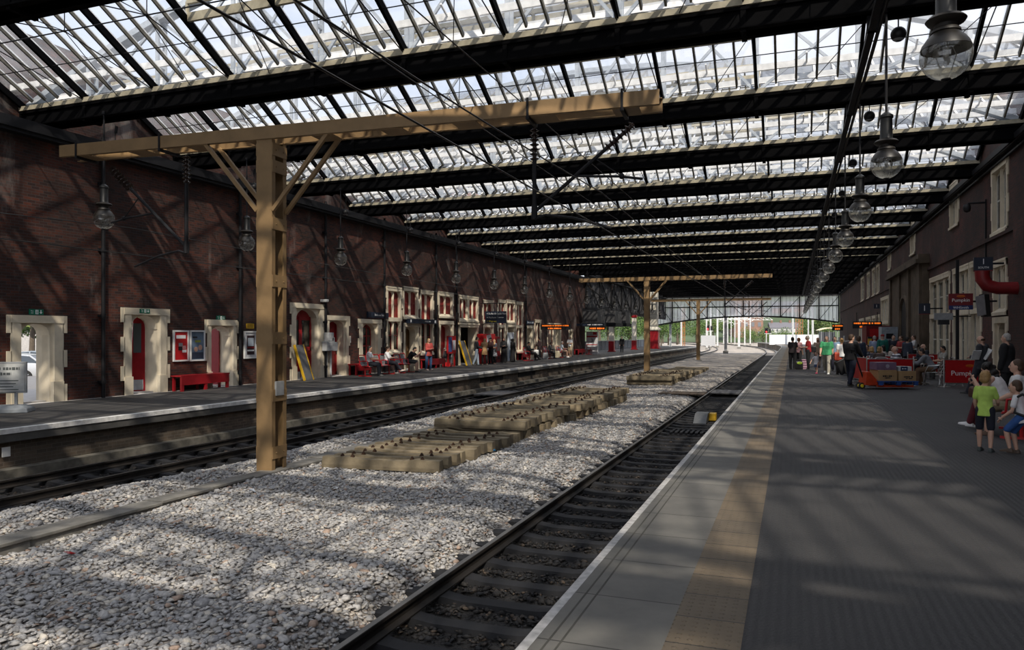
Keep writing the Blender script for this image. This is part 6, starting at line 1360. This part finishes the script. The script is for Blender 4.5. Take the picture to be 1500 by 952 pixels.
# ================= OUTDOORS, LIGHT, CAMERA =================
LEAF = [M('leaf_%d' % i, c, .6, var=.3, scale=2) for i, c in enumerate(((.06,.12,.022), (.10,.17,.035), (.035,.08,.02), (.13,.17,.05)))]
BARKM = M('bark', (.10,.08,.06), .9)
def tree_meshes(seed, h, r, n, trunk=.35):
    rng = np.random.default_rng(seed); m = MB()
    cl = [(rng.normal(0, r*.42), rng.normal(0, r*.42), h*(.62+.22*rng.normal()*.6), r*rng.uniform(.35,.6)) for _ in range(14)]
    vs = []; 
    for i in range(n):
        cx, cy, cz, cr = cl[i % len(cl)]; d = rng.normal(size=3); d /= np.linalg.norm(d); rr = cr*rng.uniform(.6,1)**.5
        p = np.array([cx, cy, max(cz, cr*.6)])+d*rr; a = rng.normal(size=3); a /= np.linalg.norm(a); b = np.cross(a, d+rng.normal(size=3)*.4); b /= (np.linalg.norm(b)+1e-6); s = r*rng.uniform(.035,.075)
        m.cur = int(rng.integers(0, 3)); m.quad(p-a*s, p+b*s*.55, p+a*s, p-b*s*.55)
    f = m.mesh('foliage', LEAF[seed % 2:seed % 2+3], recalc=False)
    t = MB(); t.tube([(0,0,0),(.1,0,h*.3),(0,.1,h*.6)], [r*.07, r*.05, r*.025], 8)
    for k in range(5): a = rng.uniform(0, 6.28); t.tube([(0,0,h*(.28+.06*k)), (math.cos(a)*r*.5, math.sin(a)*r*.5, h*(.5+.07*k))], [r*.03, r*.012], 6)
    return f, t.mesh('trunk', BARKM, True)
TV = [tree_meshes(1, 8, 3.2, 2600), tree_meshes(2, 9, 3.6, 2600), tree_meshes(4, 6, 2.8, 2200), tree_meshes(3, 3.0, 1.9, 1500)]
def tree_at(x, y, z, v, s, label, group, rz=0):
    o = thing('tree', label, 'tree', (x, y, z), rz, group); o.scale = (s, s, s)
    for nm, me in zip(('foliage', 'trunk'), TV[v]): c = bpy.data.objects.new(nm, me); COL.objects.link(c); c.parent = o
    return o
random.seed(5)
for i in range(22):
    x, y = -26-random.uniform(0,2)-(i%2)*6.0, 79+6.0*i; tree_at(x, y, -.6, i % 3, 1.0+random.uniform(-.1,.25), 'leafy green tree behind the far platform fence, %s counting from the brick wall' % nth(i), 'trees behind the far platform fence', i)
for i, (px, D, v, s, lab) in enumerate(((1195, 190, 1, 1.0, 'green tree behind the white hoarding, nearest the houses'), (1212, 185, 0, 1.05, 'green tree behind the white hoarding over the yellow shelter'), (1178, 205, 2, 1.1, 'green tree behind the white hoarding by the rusty lattice mast'), (1104, 260, 3, 1.4, 'low green bush on the bank before the brick tower'), (1118, 250, 3, 1.6, 'low green bush on the bank right of the brick tower'), (1128, 255, 3, 1.2, 'low green bush on the bank beside the hoarding end'), (1092, 270, 3, 1.7, 'green bush at the foot of the brick tower'), (1064, 290, 1, 1.3, 'tree seen behind the grey mast'), (1045, 270, 0, 1.2, 'tree seen behind the distant signals'), (1020, 250, 2, 1.4, 'tree seen behind the third gantry post'), (1148, 235, 3, 1.5, 'green bush below the pale houses'))):
    x, y = atD(px, D); tree_at(x, y, -1.0, v, s, lab, 'trees beyond the station', i)
HILL = M('wooded_hill', (.05,.075,.035), .9, var=.4, scale=.05)
hs = sheet([-260+20*i for i in range(31)], [300, 330, 380, 450], lambda x, y: -1+(y-300)*.22*(1+.2*math.sin(x*.03))); struct(hs.build('hill', HILL))
struct(MB().box(-300, 300, 112, 460, -1.7, -1.18).build('ground_beyond_station', ballast_mat('bright_ballast', [(.36,.335,.305), (.44,.41,.37), (.29,.275,.26)], 12)))
struct(strip(XL-3.7, XL-3.5, YLE, 128, -.5, .95).build('fence_wall', M('pale_fence', (.42,.45,.48), .6)))
pf = thing('railing', 'pale blue grey palisade railing behind the far platform columns', 'railing', (XL-3.45, 0, 0))
for k in range(28): yy = YLE+1+2.0*k; MB().box(-.04,.04,yy-.04,yy+.04,-.1,1.02).build('post', M('rail_pale', (.55,.58,.62), .5), pf)
MB().box(-.05,.05,YLE,128,.95,1.02).build('top_rail', M('rail_pale', (.55,.58,.62)), pf)
# hoardings
HOARD = M('white_hoarding', (.80,.81,.82), .5, var=.03)
def hoard(px0, D0, px1, D1, h, label, z=0):
    a = Vector((*atD(px0, D0), z)); b = Vector((*atD(px1, D1), z)); o = thing('hoarding', label, 'hoarding', (0,0,0), 0, 'white hoardings'); n = 8
    for k in range(n): p = a.lerp(b, k/n); q = a.lerp(b, (k+.99)/n); MB().bar(p+Vector((0,0,h/2)), q+Vector((0,0,h/2)), .06, h).build('panel', HOARD, o)
    return o
hoard(1127, 143, 1204, 141, 1.9, 'long white hoarding across the end of the near platform', -.1); hoard(1027, 130, 1048, 127, 1.75, 'white hoarding panel at the end of the far platform', -.1)
# masts
def mast(px, D, h, w, mat, label, armd=0, lattice=False, z=-1.1):
    x, y = atD(px, D); o = thing('line_mast', label, 'mast', (x, y, z), 0, 'masts beyond the station')
    if lattice:
        m = MB()
        for s in (-1, 1): m.box(s*w/2-.05, s*w/2+.05, -.05, .05, 0, h)
        n = int(h/.8)
        for k in range(n): m.bar((-w/2,0,h*k/n),(w/2,0,h*(k+1)/n),.05,.05,(0,1,0)); m.bar((w/2,0,h*k/n),(-w/2,0,h*(k+1)/n),.05,.05,(0,1,0))
        m.build('lattice', mat, o)
    else:
        m = MB(); m.box(-w/2,w/2,-w/2,-w/2+.03,0,h); m.box(-w/2,w/2,w/2-.03,w/2,0,h); m.box(-.03,.03,-w/2,w/2,0,h); m.build('post', mat, o)
    MB().box(-w*.9,w*.9,-w*.9,w*.9,-.2,.35).build('foundation', GREYC, o)
    if armd: m = MB(); m.tube([(0,0,h*.82),(armd,0,h*.72)], .05, 6); m.tube([(0,0,h*.65),(armd,0,h*.72)], .04, 6); m.build('arm', mat, o)
    return o
MW = M('galvanised_pale', (.70,.72,.73), .4); MG = M('mast_grey', (.5,.505,.52), .5); MR = M('rusty_mast', (.32,.13,.04), .7)
mast(1063, 118.5, 8.5, .42, MG, 'dark grey steel mast standing in the ballast just past the end screen')
for px, D, h, w, ar, lab in ((1082.5, 160, 9, .42, 2.5, 'thick white mast in the middle of the curving tracks'), (1091, 190, 9, .3, 2, 'white mast just right of the thick white mast'), (1099, 215, 9, .3, -2, 'white mast before the brick tower'), (1076.5, 205, 9, .25, 2, 'thin white mast left of the thick white mast'), (1051, 175, 9, .35, 3, 'white mast by the far signals'), (1041, 165, 9, .3, -2, 'white mast beside the white hoarding panel'), (1035, 150, 9, .25, 2, 'thin white mast before the trees'), (1060, 220, 9, .25, 2, 'thin white mast just left of the grey mast'), (982, 118, 8, .32, 2, 'white mast beside the big cream pier'), (998, 130, 8, .25, 0, 'thin white mast between the pier and the third gantry'), (1161.5, 140, 9, .3, 0, 'white mast behind the hoarding left of the rusty mast'), (1184, 138, 9, .22, 0, 'thin grey white mast right of the rusty mast'), (1190.5, 132, 9, .32, -2, 'white mast behind the hoarding near the shelter'), (1066, 240, 8, .25, 0, 'white mast far behind the grey mast'), (1071, 250, 9, .25, 1, 'faint white mast between the grey mast and thick white mast')):
    mast(px, D, h, w, MW, lab, ar)
mast(1168, 150, 9, .55, MR, 'rusty lattice mast behind the white hoarding', 0, True); mast(1001.5, 140, 8, .4, MR, 'rusty lattice mast left of the third gantry post', 0, True); mast(1174, 155, 9, .5, MR, 'second rusty lattice mast beside the first', 0, True)
# portal frames over the tracks
for i, (D, pa, pb, z) in enumerate(((176, 1035, 1100, 6.4), (215, 1050, 1132, 6.9))):
    a = Vector((*atD(pa, D), z)); b = Vector((*atD(pb, D), z)); m = MB(); m.bar(a, b, .12, .12); m.bar(a-Vector((0,0,.8)), b-Vector((0,0,.8)), .12, .12)
    for k in range(12): p = a.lerp(b, k/12); q = a.lerp(b, (k+1)/12); m.bar(p, q-Vector((0,0,.8)), .07, .07); m.bar(p-Vector((0,0,.8)), p, .07, .07)
    tag(m.build('line_portal', MW), ['nearer pale lattice portal beam across the far tracks', 'further pale lattice portal beam across the far tracks'][i], 'portal beam')
# signals
SIGR = M('red_signal_lamp', (.5,.01,.01), .4, var=0, emit=((1,.03,.03), 6))
def signal(px, D, py, label):
    x, y = atD(px, D); z = CAMZ+(HY-py)/F*D; o = thing('colour_light_signal', label, 'signal', (x, y, -1.1), R(15), 'colour light signals'); zz = z+1.1
    MB().box(-.08,.08,-.08,.08,0,zz-.3).build('post', MG, o); MB().box(-.35,.35,-.1,.1,zz-.45,zz+.75).build('head', BLACK, o, bevel=.03); m = MB(); m.ball((.0,-.14,zz-.15), (.16,.06,.16), 12, 8); m.build('red_lamp', SIGR, o, True); MB().box(.55,1.0,-.1,.1,zz-.4,zz+.5).build('side_head', BLACK, o, bevel=.03); MB().box(-.4,1.1,-.05,.05,zz-.6,zz-.48).build('platform', MG, o)
    for q in (-.05, .35): m = MB(); m.tube([(0,-.1,zz+q),(0,-.32,zz+q+.02)], .16, 12, cap=False); m.build('hood', BLACK, o)
signal(1036.5, 150, 481, 'red colour light signal left of the grey mast'); signal(1122.5, 165, 485, 'red colour light signal by the end of the white hoarding')
# buildings
x, y = atD(1093, 300); BT = thing('brick_tower_block', 'brown brick tower block beyond the curving tracks', 'building', (x, y, -1), R(20))
MB().box(-5.5,5.5,-4,4,0,26).build('wall', brick_mat('tower_brick', (.26,.15,.11), (.22,.13,.10), (.25,.2,.17), 'XZ', soot=.15, pale=0), BT)
for k in range(6):
    for j in range(4): MB().box(-4.4+2.6*j,-3.2+2.6*j,-4.06,-4,2.5+3.6*k,4.2+3.6*k).build('window', M('tower_glass', (.16,.17,.19), .2), BT)
MB().box(-5.9,5.9,-4.3,4.3,26,26.6).build('roof', GREYC, BT)
x, y = atD(1151, 300); HT = thing('house_terrace', 'pale grey terrace of houses with chimneys behind the hoarding', 'building', (x, y, .8), R(12)); HT.scale = (.72,.72,.72)
MB().box(-9,9,-4,4,-3,5.2).build('wall', M('render_pale', (.50,.50,.52), .8), HT); m = MB(); m.prism([(-4.4,5.2),(4.4,5.2),(0,8.4)], lambda q: (-9.3,q[0],q[1]), lambda q: (9.3,q[0],q[1])); m.build('roof', M('slate', (.13,.13,.15), .7), HT)
for k in range(7): MB().box(-8.2+2.5*k,-7.3+2.5*k,-4.05,-4,1.0,2.6).build('window', M('house_glass', (.12,.13,.15), .2), HT); MB().box(-8.2+2.5*k,-7.3+2.5*k,-4.05,-4,3.3,4.6).build('window', M('house_glass', (.12,.13,.15)), HT)
for k in range(4): MB().box(-8+4.8*k,-7+4.8*k,-.5,.5,7.6,9.6).build('chimney', M('chimney_brick', (.2,.12,.09), .8), HT)
x, y = atD(1158, 340); HB = thing('hillside_house', 'red brick houses higher on the hillside', 'building', (x, y, 9), R(5)); MB().box(-8,8,-4,4,-6,5).build('wall', M('house_brick', (.26,.14,.10), .8), HB); m = MB(); m.prism([(-4.4,5),(4.4,5),(0,8)], lambda q: (-8.3,q[0],q[1]), lambda q: (8.3,q[0],q[1])); m.build('roof', M('slate', (.13,.13,.15)), HB)
x, y = atD(1213, 118); SH = thing('waiting_shelter', 'small shelter with a curved cream roof at the far end of the near platform', 'shelter', (x, y, 0), R(15))
for sx in (-1.2,0,1.2):
    for sy in (-.6,.6): MB().box(sx-.04,sx+.04,sy-.04,sy+.04,0,2.4).build('post', GREY, SH)
m = MB(); n = 8; m.loft([[(-1.6+3.2*k/n,-.9,2.4+.35*math.sin(math.pi*k/n)),(-1.6+3.2*k/n,.9,2.4+.35*math.sin(math.pi*k/n)),(-1.6+3.2*k/n,.9,2.52+.4*math.sin(math.pi*k/n)),(-1.6+3.2*k/n,-.9,2.52+.4*math.sin(math.pi*k/n))] for k in range(n+1)]); m.build('roof', M('cream_roof', (.62,.58,.40), .5), SH); MB().box(-1.2,1.2,.56,.6,.2,2.2).build('pane', DARKG, SH)
x, y = atD(1056, 330); tr = MB(); tr.loft([[(-1.3,-.1,.2),(1.3,-.1,.2),(1.3,-.1,2.0),(1.0,-.1,3.0),(-1.0,-.1,3.0),(-1.3,-.1,2.0)],[(-1.35,.5,.2),(1.35,.5,.2),(1.35,.5,2.1),(1.1,.5,3.3),(-1.1,.5,3.3),(-1.35,.5,2.1)],[(-1.35,18,.2),(1.35,18,.2),(1.35,18,2.1),(1.1,18,3.3),(-1.1,18,3.3),(-1.35,18,2.1)]]); TRN = thing('distant_train', 'tiny distant pale train with a red front band on the far track', 'train', (x, y, -1.0), R(8)); tr.build('body', M('train_pale', (.55,.56,.58), .4), TRN); MB().box(-1.0,1.0,-.16,-.1,1.9,2.8).build('windscreen', BLACK, TRN); MB().box(-1.2,1.2,-.16,-.1,.9,1.5).build('red_band', REDB, TRN)
# ---- car park behind the far wall
TARM = M('car_park_tarmac', (.16,.16,.165), .85, var=.15); PAVE = M('pale_paving', (.46,.44,.42), .8, var=.1)
struct(MB().prism([(-19.2,-.2),(-19.2,ZP2-.001),(-23.5,-.12),(-28,-.75),(-80,-.75),(-80,-.95)], lambda q: (q[0],-10,q[1]), lambda q: (q[0],69,q[1])).build('floor_car_park', TARM))
struct(MB().box(-23.2,-18.9,-10,69,-.3,-.06).build('floor_pavement', PAVE)); struct(MB().box(-19.35,-18.6,-10,69,-.25,ZP2+.003).build('floor_threshold', PAVE))
def car(px, D, z, col, label, rz):
    x, y = atD(px, D); o = thing('parked_car', label, 'car', (x, y, z), rz, 'cars in the car park'); pm = M('car_paint_%.2f_%.2f' % (col[0], col[2]), col, .25, .35, var=0)
    prof = [(-2.25,.38,.62),(-2.2,.30,.95),(-1.75,.28,1.0),(-.9,.28,1.0),(.6,.28,.98),(1.3,.28,.92),(2.0,.28,.80),(2.25,.36,.60)]
    m = MB(); m.loft([[(xx,-.82,lo),(xx,.82,lo),(xx,.90,(lo+hi)/2),(xx,.84,hi),(xx,-.84,hi),(xx,-.90,(lo+hi)/2)] for xx, lo, hi in prof]); m.build('body', pm, o, True, bevel=.03)
    rp = [(-2.1,1.0,1.02,.78),(-1.45,1.0,1.38,.64),(-.4,1.0,1.46,.62),(.35,1.0,1.40,.62),(1.15,.95,1.0,.74)]
    m = MB(); m.loft([[(xx,-.80,lo),(xx,.80,lo),(xx,w,hi),(xx,-w,hi)] for xx, lo, hi, w in rp]); m.build('glasshouse', M('car_glass', (.04,.05,.06), .08, spec=.8, var=0), o)
    m = MB(); m.loft([[(xx,-w-.02,hi-.03),(xx,w+.02,hi-.03),(xx,w-.02,hi+.025),(xx,-w+.02,hi+.025)] for xx, lo, hi, w in rp[1:4]]); m.bar((-2.1,.79,1.0),(-1.45,.65,1.39),.07,.05); m.bar((-2.1,-.79,1.0),(-1.45,-.65,1.39),.07,.05)
    for s in (-1, 1): m.bar((-.3,s*.81,1.0),(-.35,s*.64,1.44),.09,.04); m.bar((1.15,s*.76,.99),(.35,s*.63,1.40),.06,.04)
    m.build('roof', pm, o)
    for xx in (-1.4, 1.4):
        for s in (-1, 1):
            m = MB(); m.lathe([(.20,-.11),(.31,-.11),(.33,-.06),(.33,.06),(.31,.11),(.20,.11)], (xx,s*.80,.33), 22, (R(90),0,0)); w_ = m.build('wheel', RUBBER, o, True); m = MB(); m.lathe([(.04,-.10),(.05,.0),(.05,.1)], (xx,s*.82,.33), 10, (R(90),0,0))
            for k in range(7): a = k*2*math.pi/7; m.bar((xx,s*.90,.33),(xx+.21*math.cos(a),s*.90,.33+.21*math.sin(a)),.05,.03,(0,1,0))
            m.build('alloy_hub', STEEL, w_)
    for s in (-1, 1): MB().box(-2.27,-1.95,*sorted((s*.62,s*.88)),.78,.90).build('tail_lamp', REDB, o); MB().box(2.05,2.24,*sorted((s*.5,s*.8)),.62,.74).build('headlamp', WHITE, o)
    MB().box(-2.3,-2.24,-.26,.26,.55,.66).build('number_plate', YELT, o); MB().box(-2.3,-2.2,-.8,.8,.36,.5).build('bumper', BLACK, o)
    return o
car(15, 40, -.75, (.55,.57,.60), 'silver hatchback seen through the stone doorway nearest the camera', R(200)); car(46, 47, -.75, (.30,.34,.38), 'grey car parked behind the silver hatchback', R(200)); car(185, 43, -.75, (.75,.76,.78), 'white car seen through the doorway with the open red door', R(200))
for i, (px, D, v, s, lab) in enumerate(((46, 56, 0, 1.05, 'bright green tree seen through the stone doorway nearest the camera'), (60, 66, 1, .8, 'second bright tree behind the parked silver car'), (28, 68, 0, .8, 'green tree at the edge of the doorway view of the car park'), (190, 60, 1, .8, 'green tree behind the white parked car'), (210, 80, 0, .9, 'green tree seen past the open red door'))):
    x, y = atD(px, D); tree_at(x, y, -.75, v, s, lab, 'car park trees', i)
struct(MB().box(-27,-19.3,onX(-22,350,500)[0]-.5,onX(-22,350,500)[0],-.3,5).build('wall_yard', brick_mat('yard_brick', (.30,.11,.06), (.24,.09,.055), (.32,.27,.22), 'XZ', soot=.2, pale=.1)))  # paler red brick than the station walls
x, y = atD(46, 85); o = thing('car_park_building', 'grey building at the back of the car park', 'building', (x, y, -.75), R(30)); MB().box(-14,14,-4,4,0,4.5).build('wall', M('back_wall', (.38,.37,.36), .8), o); MB().box(-14.3,14.3,-4.3,4.3,4.5,4.9).build('roof', GREYC, o)
# open red leaf in the second doorway
a, b, zz, zs, ar = DBi; lf = empty('door_leaf', (XL-.5, b-.03, ZP2), R(238)); lf.parent = DBo; w = (b-a)*.48
m = MB(); pts = arch_pts(-w, w, zs-ZP2, ar, 12); prof = [(0,.02),(0,zs+ar-ZP2)][:1]+[(w,.02)]+[q for q in reversed(pts) if q[0] >= 0]
prof = [(w-q[0], q[1]) for q in prof]; m.prism(prof, lambda q: (q[0]-0,-.025,q[1]), lambda q: (q[0],.025,q[1])); l1 = m.build('leaf', REDP, lf)

MB().box(w*.25,w*.75,-.034,.034,1.25,zs+ar*.45-ZP2).build('pane', M('door_glass', (.10,.12,.13), .1, spec=.8, var=0), l1); MB().box(w*.12,w*.9,-.034,.034,.08,.40).build('kick_plate', M('kick_plate_grey', (.42,.44,.47), .4), l1); MB().box(w*.22,w*.78,-.036,.036,.5,1.1).build('raised_panel', REDP, l1)
MB().box(w*.88,w*.94,-.07,.07,1.0,1.25).build('door_handle', STEEL, l1)
a, b, zz, zs, ar = DCi; w = b-a; lf = empty('door_leaf', (XL-.5, b-.03, ZP2), R(186)); lf.parent = DC; l2 = MB().box(0,w*.95,-.025,.025,.02,zs+ar-ZP2-.1).build('leaf', REDP, lf); MB().box(w*.1,w*.85,-.03,.03,.1,.4).build('kick_plate', M('kick_plate_grey', (.42,.44,.47)), l2)
# ---- light
w = bpy.data.worlds.new('World'); SC.world = w; w.use_nodes = True; nt = w.node_tree; nt.nodes.clear(); L = nt.links.new
out = nt.nodes.new('ShaderNodeOutputWorld'); bg = N(nt, 'ShaderNodeBackground', i_Strength=SKY_STR); tc = N(nt, 'ShaderNodeTexCoord')
sp = N(nt, 'ShaderNodeSeparateXYZ'); L(tc.outputs['Generated'], sp.inputs[0]); r = ramp(nt, [(.0,(.80,.84,.90)),(.25,(.72,.79,.92)),(1,(.50,.62,.88))]); L(sp.outputs['Z'], r.inputs['Fac'])
mp = N(nt, 'ShaderNodeMapping'); mp.inputs['Scale'].default_value = (1,1,2.5); L(tc.outputs['Generated'], mp.inputs['Vector']); nz = N(nt, 'ShaderNodeTexNoise', i_Scale=2.2, i_Detail=7.0, i_Roughness=.6); L(mp.outputs[0], nz.inputs['Vector']); rc = ramp(nt, [(.40,(0,0,0)),(.60,(1,1,1))]); L(nz.outputs['Fac'], rc.inputs['Fac'])
mx = N(nt, 'ShaderNodeMix', data_type='RGBA'); mx.inputs[7].default_value = (.95,.96,1.0,1); L(rc.outputs['Color'], mx.inputs[0]); L(r.outputs['Color'], mx.inputs[6]); L(mx.outputs[2], bg.inputs['Color']); L(bg.outputs[0], out.inputs[0])
sl = bpy.data.lights.new('Sun', 'SUN'); sl.energy = SUN_STR; sl.angle = R(SUN_ANG); sl.color = (1.0,.90,.76); so = bpy.data.objects.new('Sun', sl); COL.objects.link(so)
so.rotation_euler = Vector(SUN_DIR).normalized().to_track_quat('-Z', 'Y').to_euler()
cam = bpy.data.cameras.new('Camera'); co = bpy.data.objects.new('Camera', cam); COL.objects.link(co); co.location = (0,0,CAMZ); co.rotation_euler = (R(90), 0, YAW)
cam.sensor_width = 36; cam.lens = F/1500*36; cam.shift_y = (HY-476)/1500; cam.clip_end = 2000; SC.camera = co
vs = SC.view_settings; vs.view_transform = 'Standard'; vs.look = 'None'; vs.exposure = EXPO; vs.gamma = 1; vs.use_curve_mapping = False
dg = bpy.context.evaluated_depsgraph_get(); dg.update()
for t in TEXTS:
    me = bpy.data.meshes.new_from_object(t.evaluated_get(dg)); o = bpy.data.objects.new('tmp', me); COL.objects.link(o); o.parent = t.parent; o.location = t.location; o.rotation_euler = t.rotation_euler; o.scale = t.scale
    bpy.data.objects.remove(t); o.name = 'lettering'; me.name = 'lettering'
c = SC.cycles; c.max_bounces = 8; c.diffuse_bounces = 4; c.glossy_bounces = 3; c.transmission_bounces = 4; c.transparent_max_bounces = 28; c.caustics_reflective = False; c.caustics_refractive = False; c.use_denoising = True; c.sample_clamp_indirect = 6
